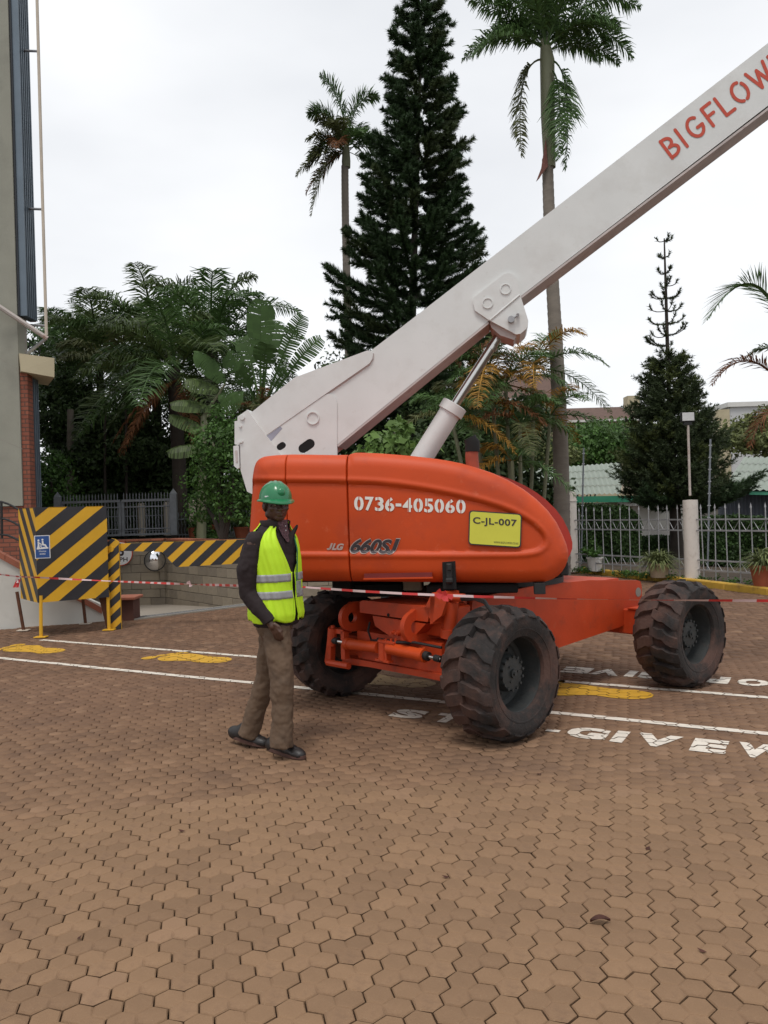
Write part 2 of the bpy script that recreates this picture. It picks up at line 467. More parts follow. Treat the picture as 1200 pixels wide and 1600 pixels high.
stones.sort(key=lambda s: s[1].length if abs(s[1].x) < .48*s[1].y+.05 and s[1].y > 2.45 else 100+s[1].length)
pm = {}
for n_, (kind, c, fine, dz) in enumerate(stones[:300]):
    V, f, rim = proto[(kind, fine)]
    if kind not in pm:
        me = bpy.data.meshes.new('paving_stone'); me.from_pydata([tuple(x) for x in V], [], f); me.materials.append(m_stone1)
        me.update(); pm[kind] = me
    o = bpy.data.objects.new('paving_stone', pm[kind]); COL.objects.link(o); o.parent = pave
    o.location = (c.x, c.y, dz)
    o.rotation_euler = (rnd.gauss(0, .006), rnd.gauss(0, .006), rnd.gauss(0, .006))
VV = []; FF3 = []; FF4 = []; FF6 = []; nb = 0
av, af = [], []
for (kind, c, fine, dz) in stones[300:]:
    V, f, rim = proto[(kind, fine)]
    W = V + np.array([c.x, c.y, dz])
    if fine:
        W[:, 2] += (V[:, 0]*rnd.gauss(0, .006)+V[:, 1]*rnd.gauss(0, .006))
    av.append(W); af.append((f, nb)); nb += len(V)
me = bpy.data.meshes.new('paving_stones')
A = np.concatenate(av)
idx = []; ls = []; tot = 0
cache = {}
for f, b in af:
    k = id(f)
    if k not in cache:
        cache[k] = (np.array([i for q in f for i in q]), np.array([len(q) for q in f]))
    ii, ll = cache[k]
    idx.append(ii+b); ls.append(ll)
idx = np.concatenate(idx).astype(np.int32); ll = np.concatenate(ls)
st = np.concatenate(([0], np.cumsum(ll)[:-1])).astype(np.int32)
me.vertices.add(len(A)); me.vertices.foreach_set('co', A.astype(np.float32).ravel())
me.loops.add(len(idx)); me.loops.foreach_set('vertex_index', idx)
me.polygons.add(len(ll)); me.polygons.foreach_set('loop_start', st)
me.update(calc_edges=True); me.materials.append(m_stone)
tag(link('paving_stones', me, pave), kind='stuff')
print('stones', len(stones))

# ---- paint on the stones: every marking is cut to the tops of the stones it lies on
SA = np.array([[s[1].x, s[1].y] for s in stones])
def clip(sub, tri):
    out = sub
    for i in range(len(tri)):
        a = tri[i]; b = tri[(i+1)%len(tri)]; inp = out; out = []
        if not inp: break
        def sd(p): return (b[0]-a[0])*(p[1]-a[1])-(b[1]-a[1])*(p[0]-a[0])
        for j in range(len(inp)):
            p = inp[j]; q = inp[(j+1)%len(inp)]; sp = sd(p); sq = sd(q)
            if sp >= 0: out.append(p)
            if (sp >= 0) != (sq >= 0):
                t = sp/(sp-sq); out.append((p[0]+(q[0]-p[0])*t, p[1]+(q[1]-p[1])*t))
    return out
def paint(name, polys, mat, parent=None, wear=.0):
    v = []; f = []
    for poly in polys:
        ar = sum(poly[i][0]*poly[(i+1)%len(poly)][1]-poly[(i+1)%len(poly)][0]*poly[i][1] for i in range(len(poly)))
        if ar < 0: poly = poly[::-1]
        xs = [p[0] for p in poly]; ys = [p[1] for p in poly]
        m = (SA[:, 0] > min(xs)-.13) & (SA[:, 0] < max(xs)+.13) & (SA[:, 1] > min(ys)-.13) & (SA[:, 1] < max(ys)+.13)
        for k in np.nonzero(m)[0]:
            kind, c, fine, dz = stones[k]
            rim = proto[(kind, fine)][2]
            sub = [(c.x+p[0]*.985, c.y+p[1]*.985) for p in rim]
            o = clip(sub, poly)
            if len(o) < 3: continue
            o = [p for i, p in enumerate(o) if math.hypot(p[0]-o[i-1][0], p[1]-o[i-1][1]) > 1e-5]
            if len(o) < 3: continue
            a2 = sum(o[i][0]*o[(i+1)%len(o)][1]-o[(i+1)%len(o)][0]*o[i][1] for i in range(len(o)))
            if abs(a2) < 2e-6: continue
            pts = [V3(p[0], p[1], 0) for p in o]
            b = len(v); v += [(p[0], p[1], dz+.004) for p in o]
            for t in tessellate_polygon([pts]):
                A_, B_, C_ = (pts[i] for i in t)
                if (B_-A_).cross(C_-A_).z < 0: t = t[::-1]
                f.append(tuple(b+i for i in t))
    off = OFF.get(parent.name, Vector()) if parent else Vector()
    me = bpy.data.meshes.new(name); me.from_pydata([(p[0]-off.x, p[1]-off.y, p[2]-off.z) for p in v], [], f); me.materials.append(mat); me.update()
    return link(name, me, parent)
def strip_polys(pts, w, seg=.35):
    out = []
    for a, b in zip(pts[:-1], pts[1:]):
        a = Vector(a[:2]); b = Vector(b[:2]); d = b-a; n = max(1, int(d.length/seg)); pn = Vector((-d.y, d.x)).normalized()*w/2
        for i in range(n):
            p = a+d*(i/n); q = a+d*((i+1)/n)
            out.append([tuple(p-pn), tuple(q-pn), tuple(q+pn), tuple(p+pn)])
    return out
LN0, LN1 = G(-60, 1022.5), G(1260, 1153)      # near line
LF0, LF1 = G(64, 1000), G(1240, 1093.5)       # far line
l1 = paint('painted_line', strip_polys([LN0, LN1], .085), m_white_paint)
tag(l1, 'long white line on the paving, the nearer one, with the lettering in front of it', 'road marking')
l2 = paint('painted_line', strip_polys([LF0, LF1], .085), m_white_paint)
tag(l2, 'white line on the paving starting at the foot of the striped box, beyond the footprints', 'road marking')
LD = (LN1-LN0).normalized(); LP = V3(-LD.y, LD.x, 0)   # along the walkway (right and nearer), across (away)

def ell(c, ax, ay, rx, ry, n=20, fn=None):
    out = []
    for k in range(n):
        w = 2*math.pi*k/n; r = fn(w) if fn else 1
        out.append(c+ax*(rx*r*math.cos(w))+ay*(ry*r*math.sin(w)))
    return out
def foot(c, dirx, side, name, mat, label, L=1.0, W=.78):
    """bare foot print: toes towards dirx, big toe towards side"""
    c = Vector(c); polys = []
    # sole: chain of circles, drawn as convex hull slabs
    S = [(-.46, 0.0, .085), (-.36, 0.0, .118), (-.22, .01, .108), (-.06, -.01, .10), (.10, .0, .135), (.22, .012, .16), (.30, .01, .135)]
    N = len(S)
    up = []; dn = []
    xs = np.linspace(-.54, .42, 22)
    cx = [s[0]*L for s in S]
    for x in xs:
        hi = -9; lo = 9
        for (a, b, r), (a2, b2, r2) in zip(S[:-1], S[1:]):
            for t in np.linspace(0, 1, 7):
                X = a+(a2-a)*t; Y = b+(b2-b)*t; r_ = r+(r2-r)*t
                if abs(x-X) < r_:
                    h = math.sqrt(r_*r_-(x-X)**2); hi = max(hi, Y+h); lo = min(lo, Y-h)
        up.append(hi); dn.append(lo)
    q = lambda x, y: tuple((c+dirx*(x*L)+side*(y*W*2.0)).to_2d())
    for i in range(len(xs)-1):
        if up[i] < -5 or up[i+1] < -5: continue
        polys.append([q(xs[i], dn[i]), q(xs[i+1], dn[i+1]), q(xs[i+1], up[i+1]), q(xs[i], up[i])])
    sole = polys
    toes = [(.52, .11, .085, .055), (.50, -.0, .05, .036), (.465, -.075, .045, .033), (.415, -.135, .042, .030), (.35, -.185, .04, .03)]
    root = empty(name, (c.x, c.y, 0), label, 'painted footprint', 'painted footprints between the two white lines')
    paint('sole', sole, mat, root)
    for (x, y, rx, ry) in toes:
        e = [tuple(p.to_2d()) for p in ell(c+dirx*(x*L)+side*(y*W*2.0), dirx, side, rx*L, ry*W*2.0*1.25, 14)]
        paint('toe', [[e[0], e[k], e[k+1]] for k in range(1, len(e)-1)], mat, root)
foot(G(50, 1015), -LD, LP, 'painted_footprint', m_yellow_paint, 'yellow painted footprint at the left edge below the striped box')
foot(G(301, 1028.5), -LD, -LP, 'painted_footprint', m_yellow_paint, 'yellow painted footprint in front of the garage ramp, left of the worker')
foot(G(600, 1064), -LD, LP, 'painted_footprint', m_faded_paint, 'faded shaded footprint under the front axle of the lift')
foot(G(922, 1080), -LD, -LP, 'painted_footprint', m_yellow_paint, 'yellow painted footprint between the front and rear tyres of the lift')
foot(G(1345, 1134), -LD, LP, 'painted_footprint', m_yellow_paint, 'yellow painted footprint cut off by the right edge of the photo')

# ---- lettering helpers
def text_tris(s, off=0.0, shear=0.0, sp=1.0):
    cu = bpy.data.curves.new('t', 'FONT'); cu.body = s; cu.size = 1; cu.offset = off; cu.shear = shear; cu.space_character = sp
    cu.resolution_u = 4
    o = bpy.data.objects.new('t', cu); COL.objects.link(o)
    dg = bpy.context.evaluated_depsgraph_get(); dg.update()
    me = bpy.data.meshes.new_from_object(o.evaluated_get(dg))
    me.calc_loop_triangles()
    tr = [[(me.vertices[i].co.x, me.vertices[i].co.y) for i in t.vertices] for t in me.loop_triangles]
    bpy.data.objects.remove(o); bpy.data.curves.remove(cu); bpy.data.meshes.remove(me)
    return tr
def tb(tr):
    xs = [p[0] for t in tr for p in t]; ys = [p[1] for t in tr for p in t]
    return min(xs), max(xs), min(ys), max(ys)
def place_tris(name, tr, fn, mat, parent, box=None):
    """fn maps (0..1, 0..1) to a world point"""
    x0, x1, y0, y1 = box or tb(tr)
    v = []; f = []
    for t in tr:
        b = len(v); v += [fn((p[0]-x0)/(x1-x0), (p[1]-y0)/(y1-y0)) for p in t]; f.append((b, b+1, b+2))
    mb = MB(); mb.add(v, f)
    return mb.build(name, mat, parent, fix=False)
def cut_band(tr, xm, g):
    out = []
    for t in tr:
        for lo, hi in ((-99, xm-g), (xm+g, 99)):
            q = clip(t if tri_area(t) > 0 else t[::-1], [(lo, -99), (hi, -99), (hi, 99), (lo, 99)])
            for k in range(1, len(q)-1): out.append([q[0], q[k], q[k+1]])
    return out
def tri_area(t): return (t[1][0]-t[0][0])*(t[2][1]-t[0][1])-(t[2][0]-t[0][0])*(t[1][1]-t[0][1])

# ground words: boxes of the letters measured along the walkway
def ground_word(origin, dx, dy, letters, name, label):
    """letters: (char, x0, x1) along dx from the origin; height along dy"""
    root = empty(name, (origin.x, origin.y, 0), label, 'painted word')
    for ch, x0, x1, h in letters:
        tr = text_tris(ch, .06); b = tb(tr)
        if ch == '-': b = (b[0], b[1], b[2]-.28, b[3]+.28)
        polys = []
        for t in tr:
            q = [origin+dx*(x0+(x1-x0)*(p[0]-b[0])/(b[1]-b[0]))+dy*(h*(p[1]-b[2])/(b[3]-b[2])) for p in t]
            polys.append([tuple(p.to_2d()) for p in q])
        paint('letter', polys, m_white_paint, root)
def along(u, v): return (G(u, v)-G(600, 1122)).dot(LD)
WO = G(600, 1119)                             # baseline start of the near word
def ax(u, v): return (G(u, v)-WO).dot(LD)
near = [('S', ax(604, 1119), ax(664, 1119), .26), ('T', ax(672, 1124), ax(722, 1126), .26), ('O', ax(742, 1128), ax(797, 1132), .21), ('P', ax(806, 1132), ax(846, 1136), .21), ('-', ax(852, 1142), ax(874, 1144), .21),
        ('G', ax(884, 1146), ax(948, 1152), .28), ('I', ax(953, 1157), ax(974, 1158), .29), ('V', ax(990, 1156), ax(1062, 1163), .30), ('E', ax(1076, 1173), ax(1134, 1176), .31), ('W', ax(1148, 1180), ax(1242, 1188), .33), ('A', ax(1248, 1190), ax(1320, 1196), .26), ('Y', ax(1326, 1200), ax(1400, 1205), .26)]
ground_word(WO+LP*(-.0), LD, LP, near, 'painted_word', 'white painted words stop give way in front of the near line')
FO = G(880, 1045)
def axf(u, v): return (G(u, v)-FO).dot(-LD)
dyf = -LP
farw = [('S', axf(1262, 1072), axf(1218, 1070), .22), ('T', axf(1212, 1070), axf(1180, 1068), .0001)]
far_letters = [('E', 882, 926), ('V', 926, 972), ('I', 980, 992), ('G', 1000, 1040), ('-', 1052, 1074), ('P', 1098, 1140), ('O', 1152, 1202), ('T', 1212, 1255), ('S', 1262, 1310)]
fl = []
for ch, u0, u1 in far_letters:
    v_ = 1044+(u0-880)*.080
    fl.append((ch, axf(u1, v_+3), axf(u0, v_), .29))
ground_word(FO+LP*.12, -LD, dyf, fl, 'painted_word', 'upside down white painted words stop give way beyond the far line')
# ------------------------------------------------------------------ the boom lift
W1o, W3o, W2i = G(822, 1161), G(1099, 1075), G(540, 1085)
EX = (W3o-W1o).normalized(); EY = V3(-EX.y, EX.x, 0); EZ = V3(0, 0, 1)     # along the chassis to the rear axle / across to the far side
CC = (W1o+W3o)/2 + EY*1.22
WBh = (W3o-W1o).length/2
print('chassis', CC, WBh, (W2i-CC).dot(EX), (W2i-CC).dot(EY))
lift = empty('boom_lift', (CC.x, CC.y, 0), 'orange telescopic boom lift with raised white boom and yellow C-JL-007 plate on its hood', 'boom lift')
def CH(a, b, z): return V3(CC.x, CC.y, 0)+EX*a+EY*b+EZ*z
CA = (EX, EY, EZ)

def wheel_meshes():
    x, y, z = V3(1,0,0), V3(0,1,0), V3(0,0,1)     # axle along y, outside towards -y
    t = MB()
    prof = [(.262,-.150),(.272,-.176),(.300,-.188),(.350,-.204),(.395,-.208),(.422,-.200),(.434,-.175),(.438,-.09),(.440,0),(.438,.09),(.434,.175),(.422,.200),(.395,.208),(.350,.204),(.300,.188),(.272,.176),(.262,.150)]
    t.lathe(prof, V3(0,0,0), y, x, z, 56)
    # raised rings on the side wall
    for sy in (-1, 1):
        t.lathe([(.318, sy*.190), (.322, sy*.199), (.332, sy*.201), (.336, sy*.193)], V3(0,0,0), y, x, z, 56)
    n = 18
    for sd in (-1, 1):
        for i in range(n):
            a0 = 2*math.pi*(i+(.5 if sd > 0 else 0))/n
            rows = []
            for k in range(7):
                u = k/6; yy = sd*(-.012+u*.222)
                if u < .72: rr = .480-.010*u
                else: rr = .470-(u-.72)/.28*.050
                if k == 6: yy = sd*.214
                a = a0+.20*u**1.2+(.018*math.sin(u*9)) + rnd.gauss(0, .010)
                wv = .049+.010*u+rnd.gauss(0, .002); wa = wv/.47
                rb = .440-(.03 if k == 6 else 0)
                rr += rnd.gauss(0, .0035)
                pt = lambda r, ang, yv: V3(math.cos(ang)*r, yv, math.sin(ang)*r)
                rows.append([pt(rb, a-wa, yy), pt(rr, a-wa*.78, yy), pt(rr, a+wa*.78, yy), pt(rb, a+wa, yy)])
            vs = [p for r_ in rows for p in r_]
            fs = [(4*k+j, 4*k+j+1, 4*k+5+j, 4*k+4+j) for k in range(6) for j in range(3)]
            fs += [(0,1,2,3), (27,26,25,24)]
            t.add(vs, fs)
    r = MB()
    r.lathe([(.268,-.165),(.280,-.172),(.276,-.150),(.262,-.140),(.252,-.05),(.246,.00),(.215,.006),(.205,.018),(.12,.018),(.12,.03),(.24,.03),(.26,.14),(.268,.165),(.276,.168)], V3(0,0,0), y, x, z, 48)
    for k in range(9):
        w = 2*math.pi*k/9
        r.tube([V3(math.cos(w)*.165, .02, math.sin(w)*.165), V3(math.cos(w)*.165, -.012, math.sin(w)*.165)], .014, 6)
    h = MB()
    h.lathe([(.135,.02),(.135,-.050),(.128,-.062),(.122,-.085),(.116,-.092),(.05,-.096),(.0,-.096)], V3(0,0,0), y, x, z, 40)
    h.tube([V3(0,-.09,0), V3(0,-.112,0)], .032, 14); h.tube([V3(.0,-.108,.0), V3(.0,-.122,.0)], .014, 6)
    for k in range(14):
        w = 2*math.pi*k/14
        h.tube([V3(math.cos(w)*.118, -.078, math.sin(w)*.118), V3(math.cos(w)*.118, -.104, math.sin(w)*.118)], .0115, 6)
    for k in range(3):
        w = 2*math.pi*k/3+.4
        h.tube([V3(math.cos(w)*.062, -.09, math.sin(w)*.062), V3(math.cos(w)*.062, -.104, math.sin(w)*.062)], .010, 6)
    i = MB()
    i.lathe([(.11,.03),(.11,.20),(.0,.20)], V3(0,0,0), y, x, z, 24)
    i.box((0,.17,0), .30, .05, .22, bev=.01)
    return t, r, h, i
tm, rm, hm, im = wheel_meshes()
t0 = tm.build('tyre', m_tyre, None, smooth=True); r0 = rm.build('rim', m_rim, None, smooth=True)
h0 = hm.build('hub', m_rim, None, smooth=True); i0 = im.build('axle_motor', m_rust, None, smooth=True)
RW = .472
def wheel(center, rot, spin, steer=0, flat=0):
    w = bpy.data.objects.new('wheel', None); COL.objects.link(w); w.parent = lift
    w.empty_display_size = .2
    w.location = center-OFF[lift.name]
    w.rotation_euler = (0, 0, rot+steer)
    for o in (t0, r0, h0, i0):
        c = o.copy(); COL.objects.link(c); c.parent = w; c.scale = (1, 1.02, 1); c.rotation_euler = (0, spin, 0)
aX = math.atan2(EX.y, EX.x)
IN = .21
wheel(CH(-WBh, -1.22+IN, RW), aX, .3, R(5))
wheel(CH(WBh, -1.22+IN, RW), aX, 1.2)
wheel(CH(-WBh, 1.22-IN, RW), aX+math.pi, .8, R(-6))
wheel(CH(WBh, 1.22-IN, RW), aX+math.pi, 2.0)
for o in (t0, r0, h0, i0): bpy.data.objects.remove(o)

# ---- chassis frame
fz0, fz1 = .46, .965
sidey = -.50
def side_plate(b, th):
    o = CH(0, b, 0)
    q = [(-1.02, .50), (-.95, fz1-.02), (-.2, fz1+.02), (.55, fz1+.01), (WBh+.13, .915), (WBh+.175, .90), (WBh+.195, .86), (WBh+.195, .62), (WBh+.17, .585), (WBh-.15, .50), (.1, .42), (-.6, .45)]
    mb = MB(); mb.prism([CH(a, b, z) for a, z in q], EY*th)
    return mb
side_plate(sidey, .03).build('chassis_side_plate', m_orange2, lift)
side_plate(-sidey-.03, .03).build('chassis_side_plate', m_orange2, lift)
hb_ = MB(); hc = CH(WBh+.13, sidey-.004, .80)
hb_.tube([hc, hc+EY*.002], .045, 20); hb_.build('plate_hole', m_conc, lift)
bx = MB()
bx.box(CH(.05, 0, .93), 2.0, .94, .05, CA); bx.box(CH(.05, 0, .50), 2.1, .94, .03, CA)
bx.box(CH(WBh+.12, 0, .74), .03, .94, .30, CA)
bx.box(CH(-1.0, 0, .70), .03, .94, .46, CA)
bx.build('chassis_deck', m_orange2, lift)
ra = MB(); ra.box(CH(WBh+.0, 0, .545), .24, 1.62, .24, CA, bev=.012)
ra.box(CH(WBh-.0, -.70, .672), .26, .30, .012, CA)
ra.build('rear_axle', m_orange2, lift)
fa = MB(); fa.box(CH(-WBh, 0, .47), .22, 1.52, .22, CA, bev=.01)
fa.box(CH(-WBh-.02, .0, .355), .16, 1.3, .03, CA)
fa.build('front_axle', m_orange2, lift)
# front end: pixels traced on the plane just in front of the front axle
FA = -WBh-.26
def FP(u, v, a=FA): return RP(u, v, CH(a, 0, 0), EX)
def fpoly(pts, th, a=FA): 
    mb = MB(); mb.prism([FP(u, v, a) for u, v in pts], EX*th); return mb
nose = MB()
nose.prism([FP(562, 941), FP(672, 953), FP(668, 972), FP(562, 957)], EX*.30)
nose.prism([FP(562, 941), FP(672, 953), FP(675, 950), FP(640, 945), FP(566, 938)], EX*.36)
nose.prism([FP(582, 962), FP(665, 975), FP(640, 1002), FP(618, 1000), FP(586, 978)], EX*.12)
nose.build('front_beam', m_orange2, lift)
b1 = FP(607, 961); nb_ = MB(); nb_.tube([b1-EX*.004, b1+EX*.01], .014, 12); nb_.build('beam_hole', m_hole, lift)
bt = MB()
for u, v in ((617, 988), (624, 989)):
    p = FP(u, v); bt.tube([p-EX*.03, p+EX*.05], .022, 12); bt.tube([p-EX*.045, p], .011, 8)
bt.build('pipe_fitting', m_orange2, lift, smooth=True)
def lug(cu, cv, r, base):
    """towing lug: a thick plate across the beam with a round nose and a hole, standing lengthwise"""
    c = FP(cu, cv)
    a0 = (c-CH(0, 0, 0)).dot(EX); b0 = (c-CH(0, 0, 0)).dot(EY); z0 = c.z
    R_ = r; mb = MB(); N = 28
    outer = []; inner = []; rh = r*.40
    for k in range(N):
        w = 2*math.pi*k/N; cx, cz = math.cos(w), math.sin(w)
        outer.append((cx, cz)); inner.append((cx*rh, cz*rh))
    def oc(cx, cz):
        x = cx*R_; z = cz*R_
        if cx > .0: x = cx*R_*1.0+ (.34*min(1, cx*3)); z = cz*R_*1.12
        return x, z
    V = []; th = .048
    for s in (0, 1):
        for cx, cz in outer:
            x, z = oc(cx, cz); V.append(CH(a0+x, b0+s*th, z0+z))
        for x, z in inner: V.append(CH(a0+x, b0+s*th, z0+z))
    F = []
    for k in range(N):
        k2 = (k+1)%N
        F += [(k, k2, N+k2, N+k), (2*N+k, 3*N+k, 3*N+k2, 2*N+k2), (k, 2*N+k, 2*N+k2, k2), (N+k, N+k2, 3*N+k2, 3*N+k)]
    mb.add(V, F)
    return mb
lug(551, 965, .115, 0).build('towing_lug', m_orange2, lift, smooth=True)
lug(650, 980, .122, 0).build('towing_lug', m_orange2, lift, smooth=True)
gs = MB()
gs.prism([FP(672, 931), FP(676, 931), FP(698, 938), FP(690, 962), FP(672, 976)], EX*.03)
gs.prism([FP(663, 951), FP(675, 926), FP(680, 928), FP(676, 975)], EX*.25)
gs.box(CH(-WBh+.0, -.42, .80), .30, .30, .22, CA, bev=.01)
gs.build('gusset', m_orange2, lift)
# oscillation cylinder standing above the near front wheel
oc_ = MB(); oc_.tube([FP(702, 990, FA+.12), FP(706, 940, FA+.12)], .052, 18); oc_.tube([FP(701, 996, FA+.12), FP(702, 982, FA+.12)], .064, 18); oc_.tube([FP(690, 934, FA+.10), FP(725, 934, FA+.10)], .03, 14)
oc_.build('oscillation_cylinder', m_orange2, lift, smooth=True)
# steering cylinder: body, centre clamp and the two rods
FS = FA-.06
def SP(u, v): return FP(u, v, FS)
sc_ = MB(); sc_.tube([SP(543, 1006), SP(592, 1012)], .045, 20); sc_.tube([SP(541, 1005.7), SP(547, 1006.4)], .050, 20)
sc_.tube([SP(608, 1013), SP(661, 1024)], .047, 20); sc_.tube([SP(655, 1022.8), SP(664, 1024.5)], .052, 20)
sc_.tube([SP(662, 1012), SP(662, 1018)], .012, 8)
sc_.build('steering_cylinder', m_orange, lift, smooth=True)
cl_ = MB(); cl_.tube([SP(599, 1004), SP(599, 1031)], .04, 14); cl_.box(SP(600, 1032), .05, .17, .018, CA); cl_.box(SP(607, 1003), .06, .20, .016, CA)
cl_.box(SP(606, 1017), .05, .022, .15, CA)
for u in (593, 603, 611, 618): cl_.tube([SP(u, 998), SP(u, 1004)], .009, 6)
cl_.build('cylinder_clamp', m_orange2, lift)
rd = MB(); rd.tube([SP(522, 1001), SP(543, 1005)], .019, 12); rd.build('piston_rod', m_chrome, lift, smooth=True)
rd = MB(); rd.tube([SP(662, 1024), SP(690, 1030)], .017, 12); rd.build('piston_rod', m_chrome, lift, smooth=True)
rd = MB(); rd.tube([SP(519, 1000), SP(528, 1002)], .03, 12); rd.tube([SP(664, 1024), SP(670, 1026)], .034, 12); rd.tube([SP(680, 1028), SP(688, 1030)], .026, 12); rd.build('rod_end', m_black, lift, smooth=True)
# knuckle bracket beside the far wheel
kb = MB()
kb.tube([SP(520, 981), SP(518, 1008)], .042, 14); kb.tube([SP(520, 977), SP(520, 981)], .018, 8)
kb.prism([SP(513, 984), SP(518, 984), SP(516, 1035), SP(507, 1034)], EX*.05)
kb.prism([SP(518, 982), SP(535, 984), SP(535, 991), SP(518, 989)], EX*.10)
kb.prism([SP(532, 986), SP(537, 987), SP(539, 1030), SP(533, 1030)], EX*.05)
kb.build('knuckle_bracket', m_orange2, lift)
tr_ = MB(); tr_.tube([SP(512, 1035), SP(545, 1041)], .028, 8)
tr_.prism([FP(535, 1026, FA+.02), FP(700, 1056, FA+.02), FP(700, 1066, FA+.02), FP(575, 1042, FA+.02), FP(535, 1037, FA+.02)], EX*.12)
tr_.prism([FP(558, 985, FA+.05), FP(690, 1006, FA+.05), FP(690, 1052, FA+.05), FP(560, 1028, FA+.05)], EX*.16)
tr_.build('tie_bar', m_orange2, lift)
hs = MB()
for k in range(3):
    hs.tube([FP(715+k*2, 936+k, FA+.1), FP(742, 932+2*k, FA), FP(757, 938+2*k, FA-.05), FP(768, 955+k, FA-.02)], .010, 8)
hs.tube([FP(578, 972), FP(575, 985, FA-.05), FP(580, 1000, FA-.02), FP(600, 1001), FP(640, 1006, FA-.02)], .009, 6)
hs.tube([FP(590, 998), FP(620, 1004, FA-.06), FP(648, 1004, FA-.04), FP(690, 1012)], .011, 6)
hs.build('hydraulic_hose', m_black, lift, smooth=True)

# ---- turntable
TD = R(-8)
TX = V3(math.cos(TD), math.sin(TD), 0); TN = V3(math.sin(TD), -math.cos(TD), 0)   # along the hood / towards the viewer
TO = V3(.2, 6.05, 0)
def HP(u, v, off=0.0): return RP(u, v, TO+TN*off, TN)
def h2(p): d = p-TO; return (d.dot(TX), d.z)
def hw(s, z, off=0.0): return TO+TX*s+EZ*z+TN*off
ring = MB(); tc_ = V3(CC.x-.05, CC.y, 0)
ring.lathe([(.0,.98),(.56,.98),(.56,1.03),(.50,1.03),(.50,1.10),(.62,1.10),(.62,1.13),(.0,1.13)], tc_, EZ, V3(1,0,0), V3(0,1,0), 40)
ring.build('slewing_ring', m_black, lift, smooth=True)
bs = MB(); 
bs.prism([hw(-1.15, 1.10, -.30), hw(.95, 1.10, -.30), hw(.95, 1.10, -1.95), hw(-1.15, 1.10, -1.95)], EZ*.06)
bs.build('turntable_deck', m_black, lift)
def smooth_poly(pts, it=1):
    for _ in range(it):
        out = []
        for i in range(len(pts)):
            a = pts[i]; b = pts[(i+1)%len(pts)]
            out += [(a[0]*.75+b[0]*.25, a[1]*.75+b[1]*.25), (a[0]*.25+b[0]*.75, a[1]*.25+b[1]*.75)]
        pts = out
    return pts
OUTL = [(381,910),(381,862),(383,820),(386,775),(388,748),(390,732),(394,720),(403,712.5),(420,710),(447,708.5),(470,708.6),(541,709.8),(545,707.3),(553,705.4),(582,706.3),(615,708.6),(650,711.8),(692,717),(731,725),(785,743.5),(830,770.5),(866,806),(886,846),(891.5,870),(884,891),(870,905.5),(848,913),(700,912),(543,910)]
RECL = [(340,864),(340,751),(389,751),(447,752),(544,753),(605,756),(672,765.5),(740,780),(794,796),(830,815),(848,832),(853,844),(849,855),(832,862.5),(785,864.6),(544,864.6),(447,864)]
OH = [h2(HP(u, v)) for u, v in OUTL]; RH = [h2(HP(u, v)) for u, v in smooth_poly(RECL, 1)]
OHs = smooth_poly(OH, 1)
def pdist(Q, poly):
    """signed distance (positive inside) of points Q (n,2) to polygon"""
    Q = np.asarray(Q); poly = np.asarray(poly); a = poly; b = np.roll(poly, -1, 0)
    d2 = np.full(len(Q), 1e9); ins = np.zeros(len(Q), bool)
    for (x1, y1), (x2, y2) in zip(a, b):
        ex, ey = x2-x1, y2-y1; L2 = ex*ex+ey*ey+1e-12
        t = np.clip(((Q[:, 0]-x1)*ex+(Q[:, 1]-y1)*ey)/L2, 0, 1)
        d2 = np.minimum(d2, (Q[:, 0]-x1-t*ex)**2+(Q[:, 1]-y1-t*ey)**2)
        c = ((y1 > Q[:, 1]) != (y2 > Q[:, 1]))
        with np.errstate(divide='ignore', invalid='ignore'):
            xi = ex*(Q[:, 1]-y1)/(ey if abs(ey) > 1e-12 else 1e-12)+x1
        ins ^= c & (Q[:, 0] < xi)
    d = np.sqrt(d2); return np.where(ins, d, -d)
def col_span(poly, s):
    zs = []
    for i in range(len(poly)):
        (x1, z1), (x2, z2) = poly[i], poly[(i+1)%len(poly)]
        if (x1 <= s) != (x2 <= s): zs.append(z1+(z2-z1)*(s-x1)/(x2-x1))
    return (min(zs), max(zs)) if len(zs) >= 2 else None
sm = lambda x: x*x*(3-2*x)
def hood_h(Q, outline, rec, edge):
    d = np.clip(pdist(Q, outline), 0, 10)
    e = np.clip(1-d/edge, 0, 1); h = -edge*.75*(1-np.sqrt(np.clip(1-e*e, 0, 1)))
    e2 = np.clip(1-d/.42, 0, 1); h = h-.035*e2**2.2
    r = pdist(Q, rec)
    h = h-.020*sm(np.clip((r+.004)/.022, 0, 1))
    h = h+.008*np.exp(-((r+.022)/.016)**2)
    return h+.0025*np.sin(Q[:, 0]*5.1+1)*np.sin(Q[:, 1]*6.3)
